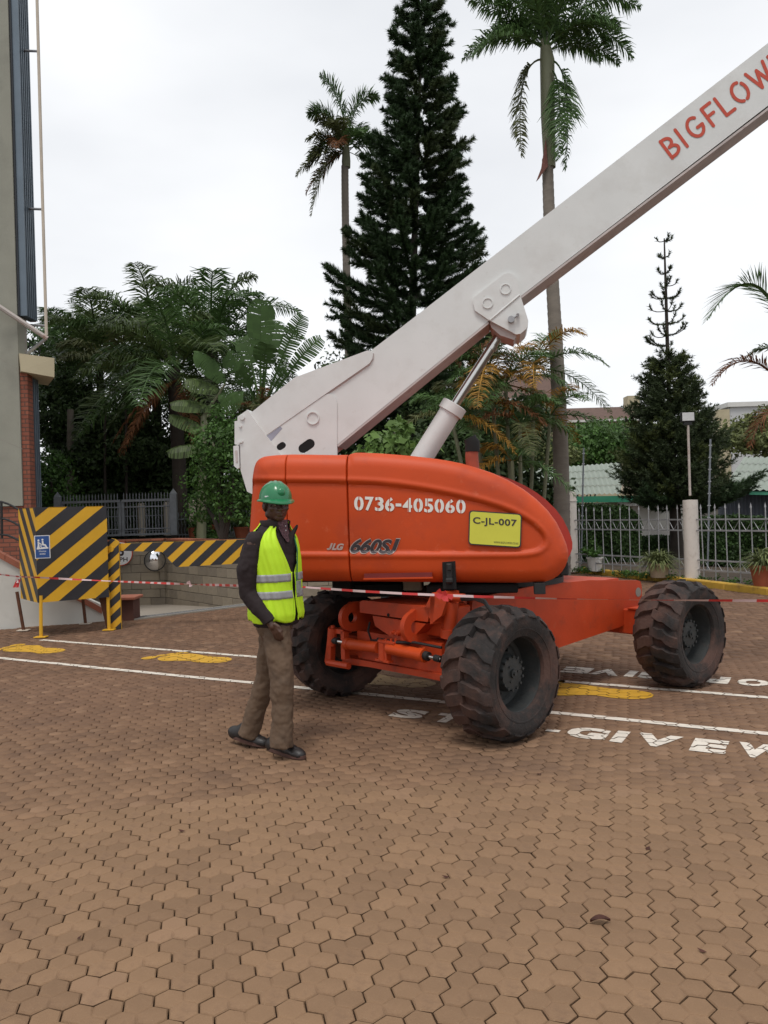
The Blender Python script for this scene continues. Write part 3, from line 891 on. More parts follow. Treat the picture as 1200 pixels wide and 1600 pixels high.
def cover(name, s0, s1, ncol, depth, off, parent, mat, outline=OHs, rec=RH, edge=.11, seam=(True, True), nr=110):
    smin = min(p[0] for p in outline)+1e-4; smax = max(p[0] for p in outline)-1e-4
    s0 = max(s0, smin); s1 = min(s1, smax)
    # columns cluster at both ends
    cs = [s0+(s1-s0)*(.5-.5*math.cos(math.pi*i/ncol)) if (s0 == smin or s1 == smax) else s0+(s1-s0)*i/ncol for i in range(ncol+1)]
    extra = [s0+.006, s0+.014, s1-.006, s1-.014]; cs = sorted(set(cs+extra))
    pts = []; rows = nr
    ts = sorted(set([.5-.5*math.cos(math.pi*i/rows) for i in range(rows+1)]))
    for s in cs:
        sp = col_span(outline, s) or (1.5, 1.501)
        for t in ts: pts.append((s, sp[0]+(sp[1]-sp[0])*t))
    Q = np.array(pts)
    h = hood_h(Q, outline, rec, edge)
    ds = np.minimum(Q[:, 0]-s0 if seam[0] else 9, s1-Q[:, 0] if seam[1] else 9)
    h -= .009*np.clip(1-ds/.008, 0, 1)**1.5
    nc, m = len(cs), len(ts)
    mb = MB()
    V = [hw(q[0], q[1], off+hh) for q, hh in zip(Q, h)]
    F = [(i*m+j, i*m+j+1, (i+1)*m+j+1, (i+1)*m+j) for i in range(nc-1) for j in range(m-1)]
    # skirt backwards
    border = [j for j in range(m)]+[i*m+m-1 for i in range(1, nc)]+[(nc-1)*m+j for j in range(m-2, -1, -1)]+[i*m for i in range(nc-2, 0, -1)]
    b0 = len(V)
    V += [hw(Q[i][0], Q[i][1], off-depth) for i in border]
    n = len(border)
    F += [(border[i], border[(i+1)%n], b0+(i+1)%n, b0+i) for i in range(n)]
    F.append(tuple(range(b0, b0+n)))
    mb.add(V, F)
    return mb.build(name, mat, parent, smooth=True)
sA = h2(HP(447, 800))[0]; sB = h2(HP(543, 800))[0]
cover('rear_hood', -9, sA-.002, 44, .72, 0, lift, m_orange, seam=(False, True))
cover('middle_hood', sA+.002, sB-.004, 30, .72, 0, lift, m_orange)
hood = cover('engine_hood', sB+.004, 9, 150, .72, 0, lift, m_orange, seam=(True, False))
# the hood of the far side reaches a little further forward
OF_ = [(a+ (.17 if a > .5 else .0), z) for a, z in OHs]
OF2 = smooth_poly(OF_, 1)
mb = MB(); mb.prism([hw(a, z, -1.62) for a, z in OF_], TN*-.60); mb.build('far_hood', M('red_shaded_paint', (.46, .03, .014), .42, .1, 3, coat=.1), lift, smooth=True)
# seams and fittings
g_ = MB()
p0, p1 = HP(695, 871, -.02), HP(695, 914, -.02)
g_.box((HP(702, 893, -.035)), .10, .05, .26, (TX, TN, EZ)); g_.build('latch_recess', m_hole, lift)
la = MB(); la.box(HP(702, 896, .0), .045, .03, .15, (TX, TN, EZ), bev=.006); la.box(HP(702, 886, .015), .03, .03, .05, (TX, TN, EZ), bev=.005); la.box(HP(702, 907, .01), .055, .03, .03, (TX, TN, EZ), bev=.005)
la.build('hood_latch', m_black, lift)
sl_ = MB(); sl_.box(HP(622, 899.5, -.012), .52, .02, .040, (TX, TN, EZ)); sl_.build('grip_slot', M('slot_dark_red', (.16, .012, .01), .6, .1, 5), lift)
sl_ = MB(); sl_.box(HP(622, 903.5, .0), .53, .026, .010, (TX, TN, EZ)); sl_.build('slot_lip', m_orange, lift)
ex_ = MB(); q0 = HP(739, 735, -.35); ex_.tube([q0, HP(737, 712, -.35), HP(738, 700, -.35)], [.052, .052, .05], 18)
ex_.build('exhaust_pipe', M('rusty_orange_pipe', (.30, .05, .02), .6, .2, 10), lift, smooth=True)
ex_ = MB(); ex_.tube([HP(738, 706, -.35), HP(738, 692, -.35), HP(734, 684, -.35)], [.058, .058, .05], 18, cap=True); ex_.build('exhaust_tip', m_hole, lift, smooth=True)
bb = MB(); bb.box(HP(843, 919, -.10), .085, .08, .085, (TX, TN, EZ), bev=.004); bb.build('rubber_block', m_black, lift); bb = MB(); bb.box(HP(881, 893, -.16), .07, .05, .06, (TX, TN, EZ), bev=.01); bb.box(HP(884, 888, -.16), .03, .04, .09, (TX, TN, EZ))
bb.build('rubber_bumper', m_black, lift)
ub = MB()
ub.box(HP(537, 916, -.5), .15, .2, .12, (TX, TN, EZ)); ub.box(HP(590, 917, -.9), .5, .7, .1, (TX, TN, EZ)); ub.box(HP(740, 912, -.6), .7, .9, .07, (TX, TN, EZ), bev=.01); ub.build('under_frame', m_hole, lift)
ub = MB(); ub.box(HP(646, 913, -.7), .16, .2, .09, (TX, TN, EZ), bev=.01); ub.build('fuel_filter_box', m_potb, lift)

# ---- lettering on the hood
def quadfn(p00, p10, p01, p11, off):
    a, b, c, d = (HP(*p, off) for p in (p00, p10, p01, p11))
    def fn(x, y):
        p = a*(1-x)*(1-y)+b*x*(1-y)+c*(1-x)*y+d*x*y
        if off > 0: return p
        s_, z_ = h2(p)
        return hw(s_, z_, float(hood_h(np.array([[s_, z_]]), OHs, RH, .11)[0])+.0225+off)
    return fn
NUM = '0736-405060'
xs0, xs1 = 553.5, 727.5; xw = [1, .92, .92, .98, .6, 1.0, 1, .95, 1, 1, 1]; sp_ = .14; tw = sum(xw)+sp_*(len(NUM)-1)
x = 0
for ch, w in zip(NUM, xw):
    a = xs0+(xs1-xs0)*x/tw; b = xs0+(xs1-xs0)*(x+w)/tw; x += w+sp_
    tr = text_tris(ch, .03); bb_ = tb(tr)
    if ch in '06': tr = cut_band(tr, (bb_[0]+bb_[1])/2, .022)
    if ch in '4': tr = cut_band(tr, bb_[0]+(bb_[1]-bb_[0])*.62, .02)
    if ch in '35': tr = cut_band(tr, bb_[0]+(bb_[1]-bb_[0])*.34, .018)
    if ch == '-': bb_ = (bb_[0], bb_[1], bb_[2]-.26, bb_[3]+.30)
    yb = lambda u: 797.5+(u-554)*.029; yt = lambda u: 775.5+(u-554)*.031
    if ch == '-': bb_ = (bb_[0], bb_[1], tb(tr)[2]-.27, tb(tr)[3]+.30)
    place_tris('digit', tr, quadfn((a, yb(a)), (b, yb(b)), (a, yt(a)), (b, yt(b)), -.0185), m_white_text, lift, bb_)
def sheared(s, off):
    # the font's J hangs below the line: draw an upright one instead
    tr = text_tris(s.replace('J', ''), off, .35, .95); x0, x1, y0, y1 = tb(tr); h = y1-y0; g_ = []
    w = .17+off*1.2
    if s.endswith('J'): o_ = x1-.36
    else:
        o_ = x0-.58
    path = [(.36, 1), (.36, .30)]+arc_(.21, .30, .15, .30-w*.5, 0, -165, 8)
    for (ax_, ay_), (bx_, by_) in zip(path[:-1], path[1:]):
        A = Vector((ax_, ay_)); B = Vector((bx_, by_)); d = (B-A).normalized(); n = Vector((-d.y, d.x))*w/2; A = A-d*.02; B = B+d*.02
        q = [A-n, B-n, B+n, A+n]; q = [(o_+.05+p.x*.9+.35*(y0+p.y*h), y0+p.y*h) for p in q]
        g_ += [[q[0], q[1], q[2]], [q[0], q[2], q[3]]]
    return tr+g_
def arc_(cx, cy, rx, ry, a0, a1, n=12):
    return [(cx+rx*math.cos(R(a0+(a1-a0)*k/n)), cy+ry*math.sin(R(a0+(a1-a0)*k/n))) for k in range(n+1)]
t1 = sheared('660SJ', .055); t2 = sheared('660SJ', .03)
f1 = quadfn((546, 865), (626, 866.5), (546, 840), (626, 841), -.0175); f2 = quadfn((547.2, 863.9), (624.8, 865.4), (547.2, 841.2), (624.8, 842.2), -.0155)
place_tris('model_number_outline', t1, f1, m_grey_text, lift); place_tris('model_number', t2, f2, m_dark_text, lift)
tl = sheared('JLG', .05)
place_tris('maker_letters', tl, quadfn((510.5, 859.5), (537.5, 859.7), (510.5, 848.5), (537.5, 849), -.0165), m_grey_text, lift)
# yellow plate
SQ = [(733, 797), (815.6, 803), (814, 856.5), (731.5, 851)]
def rquad(pts, r, off, n=5):
    c = [HP(u, v, off) for u, v in pts]; out = []
    for i in range(4):
        p = c[i]; a = (c[i-1]-p).normalized(); b = (c[(i+1)%4]-p).normalized()
        for k in range(n+1):
            t = k/n; out.append(p+a*r*(1-t)**2+b*r*t**2)
    return out
pl = MB(); pl.prism(rquad(SQ, .03, -.004), TN*-.013); pl.build('yellow_plate_border', m_dark_text, lift)
cx_, cy_ = 773.5, 827
pl = MB(); pl.prism(rquad([(cx_+(u-cx_)*.955, cy_+(v-cy_)*.93) for u, v in SQ], .024, -.001), TN*-.003); pl.build('yellow_plate', m_sign_y, lift)
place_tris('plate_lettering', text_tris('C-JL-007', .022, 0, 1.08), quadfn((739, 821), (807.5, 825.5), (739, 807.5), (807.5, 812), .0012), m_dark_text, lift)
place_tris('plate_small_print', text_tris('WWW.BIGFLOWER.CO.KE', .0), quadfn((771.5, 848.5), (810, 850.8), (771.5, 845.5), (810, 847.8), .0012), m_dark_text, lift)

# ---- boom
BOFF = -.95; BW = .35
def BP(u, v, off=0.0): return HP(u, v, BOFF+off)
def bpoly(pts, th, off=0.0):
    mb = MB(); mb.prism([BP(u, v, off) for u, v in pts], -TN*th); return mb
boom = bpoly([(470, 700), (505, 620), (580, 547.5), (645, 497.5), (770, 400.5), (1201, 66.5), (1500, -166), (1500, -62), (1200, 164.8), (813, 463), (762, 502.5), (526, 695.5), (500, 716)], BW)
boom.build('boom', m_white, lift)
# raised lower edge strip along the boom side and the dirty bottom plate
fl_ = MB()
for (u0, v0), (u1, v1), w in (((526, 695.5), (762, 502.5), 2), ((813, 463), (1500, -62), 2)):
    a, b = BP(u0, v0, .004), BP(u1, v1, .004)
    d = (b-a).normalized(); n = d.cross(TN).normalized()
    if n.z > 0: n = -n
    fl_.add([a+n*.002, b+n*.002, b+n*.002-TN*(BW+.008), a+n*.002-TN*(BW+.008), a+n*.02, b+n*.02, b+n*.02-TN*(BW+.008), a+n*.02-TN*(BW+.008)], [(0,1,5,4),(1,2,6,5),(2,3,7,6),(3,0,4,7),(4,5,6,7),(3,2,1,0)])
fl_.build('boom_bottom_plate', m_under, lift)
bpoly([(385,640),(392,645),(460,590),(574,547.5),(580,548.5),(582.5,553),(582,560),(577,568),(416,680),(391,650)], BW+.03, .018).build('boom_rear_cover', m_white, lift)
bpoly([(387,640),(371,651),(371,657.5),(366.5,658),(366.5,694),(375,696),(376,735),(386,768),(450,800),(448,722),(416,681),(392,648)], BW+.08, .045).build('mast_plate', m_white, lift)
sm_ = MB(); sm_.tube([BP(417, 681, .004), BP(577, 569.5, .004), BP(583, 560, .004), BP(583, 552, .004)], .007, 6); sm_.build('cover_edge_shadow', m_under, lift)  # dark tube drawn as the shadow line under the cover edge
def plate_holes(pts, holes, th, off):
    """plate with holes: built in the plane with bmesh fill"""
    bm = bmesh.new()
    def loop(ps):
        vs = [bm.verts.new(BP(u, v, off)) for u, v in ps]
        return [bm.edges.new((vs[i], vs[(i+1)%len(vs)])) for i in range(len(vs))]
    ed = loop(pts)
    for h in holes: ed += loop(h)
    r = bmesh.ops.triangle_fill(bm, use_beauty=True, edges=ed)
    fs = [g for g in r['geom'] if isinstance(g, bmesh.types.BMFace)]
    ex = bmesh.ops.extrude_face_region(bm, geom=fs)
    bmesh.ops.translate(bm, vec=-TN*th, verts=[g for g in ex['geom'] if isinstance(g, bmesh.types.BMVert)])
    bmesh.ops.recalc_face_normals(bm, faces=bm.faces)
    off_ = OFF[lift.name]; bmesh.ops.translate(bm, vec=-off_, verts=bm.verts)
    me = bpy.data.meshes.new('p'); bm.to_mesh(me); bm.free(); return me
def slot(c, L, r, ang, n=8):
    ca, sa = math.cos(ang), math.sin(ang); out = []
    for s, a0 in ((1, -math.pi/2), (-1, math.pi/2)):
        for k in range(n+1):
            w = a0+math.pi*k/n; x = s*L/2+r*math.cos(w); y = r*math.sin(w)
            out.append((c[0]+x*ca-y*sa, c[1]+x*sa+y*ca))
    return out
me = plate_holes([(526.5,790),(526.5,630),(524,621),(519,616.5),(513,615),(507,617.5),(414,681.5),(447,724),(450,790)], [slot((439.5,697), 5, 5.2, -.6), slot((479,697), 13, 7.5, -.62)], .035, .012)
me.materials.append(m_white); o = link('pivot_plate', me, lift); o.name = 'pivot_plate'
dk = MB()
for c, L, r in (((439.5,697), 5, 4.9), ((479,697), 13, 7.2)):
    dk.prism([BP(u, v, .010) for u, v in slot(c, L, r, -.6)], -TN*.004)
dk.build('slot_shadow_fill', m_hole, lift)  # black fill painted as the shade inside the plate slots
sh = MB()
sh.prism([BP(u, v, .0135) for u, v in [(417,681),(438,666),(441,669.5),(423,690)]], -TN*.001); sh.build('side_panel_shade_patch', M('bluish_grey_shade', (.30, .30, .36), .6, .1, 8), lift)  # thin bluish patch, shade below the rear cover put into colour
def ringmark(u, v, r, off, name='boss_ring', th=.006):
    c = BP(u, v, off); mb = MB()
    mb.lathe([(r, -.004), (r, th), (r*.86, th), (r*.86, .0015), (0, .0015)], c, TN, TX, EZ, 28)
    return mb.build(name, m_white, lift, smooth=True)
ringmark(489, 653.5, .058, .013, 'boss_ring', .012)
def bolt(u, v, off, r=.02, mat=None, L=.015):
    mb = MB(); c = BP(u, v, off); mb.tube([c, c+TN*L], r, 12); mb.build('bolt', mat or m_white, lift, smooth=True)
bolt(379, 652.5, .045, .022); bolt(376, 666, .045, .012); bolt(378, 690, .045, .012); bolt(374, 692, .045, .010)
bx_ = MB(); bx_.prism([BP(u, v, .06) for u, v in [(364.5,697),(371,695.5),(373,697),(374,731),(371,732.5),(365.5,728)]], -TN*.2); bx_.build('mast_switch_box', m_white, lift)
bx_ = MB(); bx_.prism([BP(u, v, .065) for u, v in [(367,704),(370.5,703.5),(371.5,722),(368.5,723)]], -TN*.003); bx_.build('switch_box_label', m_under, lift)
# cylinder bracket on the boom
brk = [(739.5,474),(739,469),(741,464),(787,428.5),(795,426),(802,428.5),(808,436),(813,461),(825.5,501),(825,508),(822,514),(813,521.5),(806,522.5),(800,519),(764,500),(742,485)]
bpoly(brk, BW+.05, .024).build('cylinder_bracket', m_white, lift)
for (u, v) in ((762, 474), (790, 452)): ringmark(u, v, .046, .025, 'bracket_hole_ring', .008)
wl = MB(); wl.tube([BP(766, 500, .026), BP(812, 461, .026)], .008, 6); wl.build('weld_seam', m_white, lift)
pn = MB(); c = BP(798.5, 500.5, .02); pn.tube([c, c+TN*.05], .028, 16); pn.tube([BP(800, 499, .055), BP(810, 491, .055)], .010, 8); pn.tube([BP(809, 492, .03), BP(809, 492, .065)], .014, 10)
pn.build('bracket_pin', m_galv, lift, smooth=True)
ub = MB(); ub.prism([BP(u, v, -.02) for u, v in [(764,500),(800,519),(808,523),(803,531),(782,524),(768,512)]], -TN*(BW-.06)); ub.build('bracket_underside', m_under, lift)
CY = -.20
def YP(u, v): return BP(u, v, CY)
cy = MB(); b0_, b1_ = YP(655, 722), YP(703, 645)
cy.tube([b0_+(b0_-b1_)*.35, b1_], .098, 28); cy.build('lift_cylinder_barrel', m_white, lift, smooth=True)
dcy = (b1_-b0_).normalized()
cy = MB(); cy.tube([b1_-dcy*.02, b1_+dcy*.0, b1_+dcy*.001, b1_+dcy*.085, b1_+dcy*.09], [.10, .10, .118, .118, .10], 28); cy.build('cylinder_collar', m_white, lift, smooth=True)
cy = MB(); cy.tube([b1_, YP(786, 515)], .042, 24); cy.build('piston_rod', m_chrome, lift, smooth=True)
cy = MB(); e1_ = YP(782, 522); cy.tube([e1_-dcy*.0, e1_+dcy*.12], .058, 20); cy.tube([e1_-dcy*.16, e1_-dcy*.12], .051, 20); cy.build('rod_end_collar', m_chrome, lift, smooth=True)

# lettering on the boom: single stroke stencil letters, drawn with a round brush
def arc(cx, cy, rx, ry, a0, a1, n=12):
    return [(cx+rx*math.cos(R(a0+(a1-a0)*k/n)), cy+ry*math.sin(R(a0+(a1-a0)*k/n))) for k in range(n+1)]
LET = {
 'B': (.62, [[(0,0),(0,1)], arc(.12, .74, .34, .24, 100, -78)+[], [(.22,.5)]+arc(.18, .27, .38, .25, 62, -100)]),
 'I': (.0, [[(0,0),(0,1)]]),
 'G': (.74, [arc(.38, .5, .37, .48, 52, 330, 18)+[(.74,.42),(.45,.42)]]),
 'F': (.52, [[(0,0),(0,1),(.52,1)], [(0,.52),(.40,.52)]]),
 'L': (.50, [[(0,1),(0,0),(.50,0)]]),
 'O': (.76, [arc(.38, .5, .37, .48, 68, 255, 16), arc(.38, .5, .37, .48, -75, 38, 16)]),
 'W': (1.02, [[(0,1),(.27,0),(.52,.82),(.76,0),(1.02,1)]]),
 'E': (.52, [[(.52,1),(0,1),(0,0),(.52,0)], [(0,.5),(.42,.5)]]),
 'R': (.58, [[(0,0),(0,1)], arc(.16, .73, .38, .25, 100, -90)+[(.2,.46),(.56,0)]]),
}
A0 = V3(1051, 249, 0); 
bdir = (BP(1190, 131)-BP(1051, 240)).normalized()
la0 = BP(1050.5, 247, .0); up0 = BP(1031.5, 221.5, .0)-la0
upv = up0; hgt = up0.length
stroke = hgt*.165
def brush(pts, w, off):
    mb = MB(); V = []
    n = up0.normalized()
    for (x0, y0), (x1, y1) in zip(pts[:-1], pts[1:]):
        a = V3(x0, y0, 0); b = V3(x1, y1, 0); d = (b-a).normalized(); pn = V3(-d.y, d.x, 0)*w/2
        V.append([(a-pn), (b-pn), (b+pn), (a+pn)])
    for i, (x0, y0) in enumerate(pts):
        V.append([V3(x0+math.cos(2*math.pi*k/12)*w/2, y0+math.sin(2*math.pi*k/12)*w/2, 0) for k in range(12)])
    return V
X = 0
for ch, adv in zip('BIGFLOWER', (.93, .50, 1.12, .82, .80, 1.10, 1.36, .84, .9)):
    w, strokes = LET[ch]; mb = MB(); kk = 0
    for st_ in strokes:
        if len(st_) < 2: continue
        for poly in brush(st_, .165, 0):
            kk += 1
            pts = [la0+bdir*((X+p.x)*hgt*.93)+up0*p.y+TN*(.003+.00003*kk) for p in poly]
            mb.add(pts, [tuple(range(len(pts)))])
    mb.build('boom_letter', m_red_text, lift, fix=False)
    X += adv
# ------------------------------------------------------------------ garage ramp, block walls, terrace
TZ = 1.10                                     # height of the planted terrace behind the walls
m_drive = M('driveway_concrete', (.30, .26, .215), .85, .1, 1.2, .003, 30, dirt=((.17, .14, .115), .5, 1.8, .52))
dr = MB()
dv = [V3(D0.x-2.4, D0.y-2.3, -.02), V3(D0.x, D0.y, -.01), V3(D1.x, D1.y, -.01), V3(D2.x, D2.y, -.01), V3(1.5, 16.9, -.01), V3(2.1, 17.7, -.02), V3(WC1.x, WC1.y+.1, -.05), V3(WB1.x, WB1.y+.3, -.20), V3(CN.x, CN.y+.1, -.40), V3(-13, 19.1, -.40), V3(-13, 13, -.40)]
dr.add([V3(p.x, p.y, p.z) for p in dv], [(0,1,9,10),(1,2,7,8),(1,8,9),(2,3,6,7),(3,4,5,6)])
tag(dr.build('driveway', m_drive), 'concrete driveway sloping down into the basement garage', kind='structure')
# drainage channel: concrete edge, grating of cross bars
gr = empty('drain_grate', (D1.x, D1.y, 0), 'long grey drainage grating across the top of the garage ramp', 'drain')
for a, b in ((D0, D1), (D1, D2)):
    d = (b-a).normalized(); n = V3(-d.y, d.x, 0); L = (b-a).length
    e = MB(); e.box((a+b)/2+n*.0+V3(0,0,.006)-n*.13, L, .05, .03, (d, n, EZ)); e.build('channel_edge', m_conc, gr)
    e = MB(); e.box((a+b)/2+V3(0,0,.006)+n*.13, L, .05, .03, (d, n, EZ)); e.build('channel_edge', m_conc, gr)
    e = MB(); e.box((a+b)/2+V3(0,0,-.018), L, .21, .01, (d, n, EZ)); e.build('channel_bottom', m_hole, gr)
    bars = MB(); k = int(L/.055)
    for i in range(k): bars.box(a+d*(L*(i+.5)/k)+V3(0,0,.006), .022, .21, .02, (d, n, EZ))
    tag(bars.build('grating_bars', m_galv, gr), kind='stuff')
def block_wall(name, a, b, zb, zt, label, th=.2, bl=.45, bh=.2):
    a = Vector(a); b = Vector(b); d = (b-a).normalized(); n = V3(d.y, -d.x, 0)
    if n.y > 0: n = -n
    L = (b-a).length
    w = empty(name, (a.x, a.y, zb), label, 'wall')
    c = MB(); c.box((a+b)/2-n*(th/2+.006)+V3(0, 0, (zb+zt)/2), L, th-.004, zt-zb, (d, n, EZ)); c.build('mortar', m_mortar, w)
    bm_ = {}
    row = 0; z = zb
    while z < zt-.05:
        h = min(bh, zt-z); x = -(row % 2)*bl/2
        while x < L-.03:
            x0 = max(x, 0); x1 = min(x+bl, L)
            if x1-x0 > .05:
                key = (round(x1-x0, 2), round(h, 2))
                if key not in bm_:
                    q = MB(); q.box((0,0,0), x1-x0-.012, .03, h-.012, (d, n, EZ), bev=.004); o = q.build('block', m_block, None); bm_[key] = o.data; bpy.data.objects.remove(o)
                o = bpy.data.objects.new('block', bm_[key]); COL.objects.link(o); o.parent = w
                o.location = a+d*((x0+x1)/2)+V3(0,0,z+h/2)-n*.004-Vector((a.x, a.y, zb))+n*rnd.uniform(-.002, .002)
            x += bl
        z += bh; row += 1
    return w, d, n, L
m_block1 = m_block
def coping(w, a, b, z, width, nrm, mat=m_coping, tile=.30, th=.05):
    a = Vector(a); b = Vector(b); d = (b-a).normalized(); L = (b-a).length; k = max(1, int(L/tile))
    for i in range(k):
        q = MB(); c = a+d*(L*(i+.5)/k)+V3(0, 0, z)-nrm*(width/2-.04)
        q.box(c, L/k-.008, width, th, (d, nrm, EZ), bev=.006); q.build('coping_tile', mat, w)
wa, d_, n_, L_ = block_wall('block_wall', (-9.2, CN.y, 0), (CN.x, CN.y, 0), -.42, 1.12, 'grey concrete block wall facing the yard, behind the round mirror')
coping(wa, (-9.2, CN.y, 0), (CN.x, CN.y, 0), 1.15, .34, n_)
wb, d_, n_, L_ = block_wall('block_wall', (CN.x, CN.y, 0), (WB1.x, WB1.y, 0), -.42, 1.12, 'grey block wall running from the mirror corner towards the worker')
coping(wb, (CN.x+.1, CN.y-.1, 0), (WB1.x, WB1.y, 0), 1.15, .34, n_)
wc, d_, n_, L_ = block_wall('block_wall', (WB1.x, WB1.y, 0), (WC1.x, WC1.y, 0), -.42, 1.12, 'grey block wall seen under the hood of the lift, behind the front tyre')
coping(wc, (WB1.x, WB1.y, 0), (WC1.x, WC1.y, 0), 1.15, .34, n_)
# terrace ground (left) and garden ground (right)
tp = [(-16, 19.15), (CN.x, CN.y+.12), (WB1.x+.05, WB1.y+.22), (WC1.x+.1, WC1.y+.12), (3.2, 24), (5, 60), (-60, 60), (-60, 19.15)]
sheet('terrace', tp, TZ, M('planted_ground', (.05, .05, .028), .95, .35, 1.5, .02, 8), label='dark planted ground of the raised terrace behind the walls')
# speed sign on wall A and convex mirror
cS = P(188, 865, CN.y-.06)
sg = empty('speed_sign', cS, 'white round 5 KPH speed sign on the block wall, half hidden by the striped beam', 'sign')
mb = MB(); mb.tube([cS, cS+V3(0,.015,0)], .29, 36); mb.build('sign_rim', m_red_text, sg)
mb = MB(); mb.tube([cS+V3(0,-.003,0), cS+V3(0,.012,0)], .272, 36); mb.build('sign_disc', m_signw, sg)
def vtext(name, s, c, w, h, mat, root, off=0.02, y=-.006):
    tr = text_tris(s, off); place_tris(name, tr, lambda x, z: c+V3((x-.5)*w, y, (z-.5)*h), mat, root)
vtext('sign_number', '5', cS+V3(.02, 0, .06), .14, .24, m_dark_text, sg, .03); vtext('sign_unit', 'KPH', cS+V3(.02, 0, -.14), .30, .10, m_dark_text, sg, .02)
cM = P(242, 876, CN.y-.35)
mr = empty('convex_mirror', cM, 'round convex traffic mirror in the corner of the block walls', 'mirror')
mb = MB()
prof = [(0, -.10)]+[(.235*math.sin(R(a))/math.sin(R(50)), -.10*(math.cos(R(a))-math.cos(R(50)))/(1-math.cos(R(50)))) for a in range(5, 51, 5)]
tl_ = V3(.35, -1, -.08).normalized(); tx_ = tl_.cross(EZ).normalized(); ty_ = tx_.cross(tl_).normalized()
mb.lathe([(r, -z) for r, z in prof], cM, tl_, tx_, ty_, 36); mb.build('mirror_glass', M('mirror_glass', (.8, .8, .82), .04, .0, metal=1), mr, smooth='all')
mb = MB(); mb.lathe([(.228, .0), (.245, .012), (.250, -.01), (.24, -.03), (0, -.04)], cM, tl_, tx_, ty_, 36); mb.build('mirror_frame', m_black, mr, smooth=True)
mb = MB(); mb.tube([cM-tl_*.03, cM+V3(-.05,.34,-.1)], .02, 8); mb.build('mirror_bracket', m_galv, mr)

# ---- pale sloping ramp wall with coping, its end pier
rw = empty('ramp_wall', (RW1.x, RW1.y, 0), 'pale rendered wall of the access ramp sloping down behind the striped box', 'wall')
rd_ = (RW0-RW1).normalized(); rn = V3(rd_.y, -rd_.x, 0)
if rn.y > 0: rn = -rn
def RWP(t, z): p = RW1+rd_*t; return V3(p.x, p.y, z)
slope = 1.12/(RW0-RW1).length
LW = (RW0-RW1).length*1.9
ztop = lambda t: min(.12+slope*t*1.05, 1.26)
mb = MB(); pts = [RWP(-.25, 0), RWP(LW, 0), RWP(LW, ztop(LW)), RWP((1.26-.12)/(slope*1.05), 1.26), RWP(-.25, .12)]
pts = [p if i not in (0, 1) else V3(p.x, p.y, -.03) for i, p in enumerate(pts)]
mb.prism(pts, -rn*.35); mb.build('render', m_ramp, rw)
k = int(LW/.28)
for i in range(k):
    t0_, t1_ = LW*i/k+.003, LW*(i+1)/k-.003
    q = MB()
    a, b = RWP(t0_, ztop(t0_)+.004), RWP(t1_, ztop(t1_)+.004)
    f = rn*.03; g = -rn*.40; h = V3(0,0,.10)
    q.add([a+f, b+f, b+g, a+g, a+f+h, b+f+h, b+g+h, a+g+h], [(0,3,2,1),(4,5,6,7),(0,1,5,4),(1,2,6,5),(2,3,7,6),(3,0,4,7)])
    q.build('coping_tile', m_coping, rw)
bp0 = G(198, 969)
pier = empty('end_pier', (bp0.x, bp0.y, 0), 'low dark red brick pier at the end of the ramp wall', 'pier')
mb = MB(); mb.box((bp0.x, bp0.y+.12, .16), .26, .36, .36); mb.build('pier_body', m_brown, pier)
mb = MB(); mb.box((bp0.x, bp0.y+.10, .365), .36, .48, .05, bev=.01); mb.build('pier_cap', m_coping, pier)
# walkway behind the ramp wall
mb = MB(); a = RWP(0, .1)-rn*.36; b = RWP(LW, 1.2)-rn*.36; c = b-rn*1.6; d = a-rn*1.6
mb.add([a, b, V3(c.x, c.y, 1.2), V3(d.x, d.y, .1)], [(0,1,2,3)]); tag(mb.build('access_ramp', m_conc), 'concrete access ramp behind the sloping wall', kind='structure')

# ---- striped box with four legs
m_stripe = None
def stripes(name, root, o, xdir, W, H, nrm, period, duty, slope_, phase, inset_=.0):
    """panel of diagonal bands cut from thin sheet: yellow panel with black bands proud by 1.5 mm"""
    X0 = MB(); pts = [o, o+xdir*W, o+xdir*W+EZ*H, o+EZ*H]
    X0.prism([Vector(p) for p in pts], -nrm*.012); X0.build(name, m_hy, root)
    bd = []
    k = -40
    while k < 60:
        # band: lines z = slope*x + c
        c0 = k*period+phase; c1 = c0+period*duty
        sq = [(0, 0), (W, 0), (W, H), (0, H)]
        big_ = 50
        band = [(-big_, -big_*slope_+c0), (big_, big_*slope_+c0), (big_, big_*slope_+c1), (-big_, -big_*slope_+c1)]
        q = clip(sq, band)
        if len(q) >= 3:
            m2 = MB(); m2.prism([o+xdir*x+EZ*z+nrm*.0002 for x, z in q], nrm*.0015); m2.build('black_stripe', m_hb, root)
        k += 1
A_, B_, D_, C_ = G(61, 997), G(172, 985.5), G(34, 986.5), G(131, 976)
zb_, zt_ = None, None
zt_ = P(50, 793, A_.y).z; zb_ = P(57, 942, A_.y).z
box = empty('striped_box', (A_.x, A_.y, 0), 'yellow and black striped box on thin legs with a blue wheelchair sign', 'barrier box')
def vpanel(name, a, b, period, duty, sl, ph):
    a = V3(a.x, a.y, zb_); b = V3(b.x, b.y, zb_); d = (b-a).normalized(); n = V3(d.y, -d.x, 0)
    stripes(name, box, a, d, (b-a).length, zt_-zb_, n, period, duty, sl, ph)
    return a, d, n
aP, dP, nP = vpanel('front_panel', A_, B_, .412, .51, .80, -.02)
vpanel('side_panel', D_, A_, .412, .51, -1.06, -.02+1.06*(A_-D_).to_2d().length)
vpanel('back_panel', B_, C_, .362, .53, .9, 0); vpanel('rear_panel', C_, D_, .362, .53, .9, 0)
mb = MB(); mb.prism([V3(p.x, p.y, zt_-.012) for p in (A_, B_, C_, D_)], EZ*.01); mb.build('top_panel', m_hy, box)
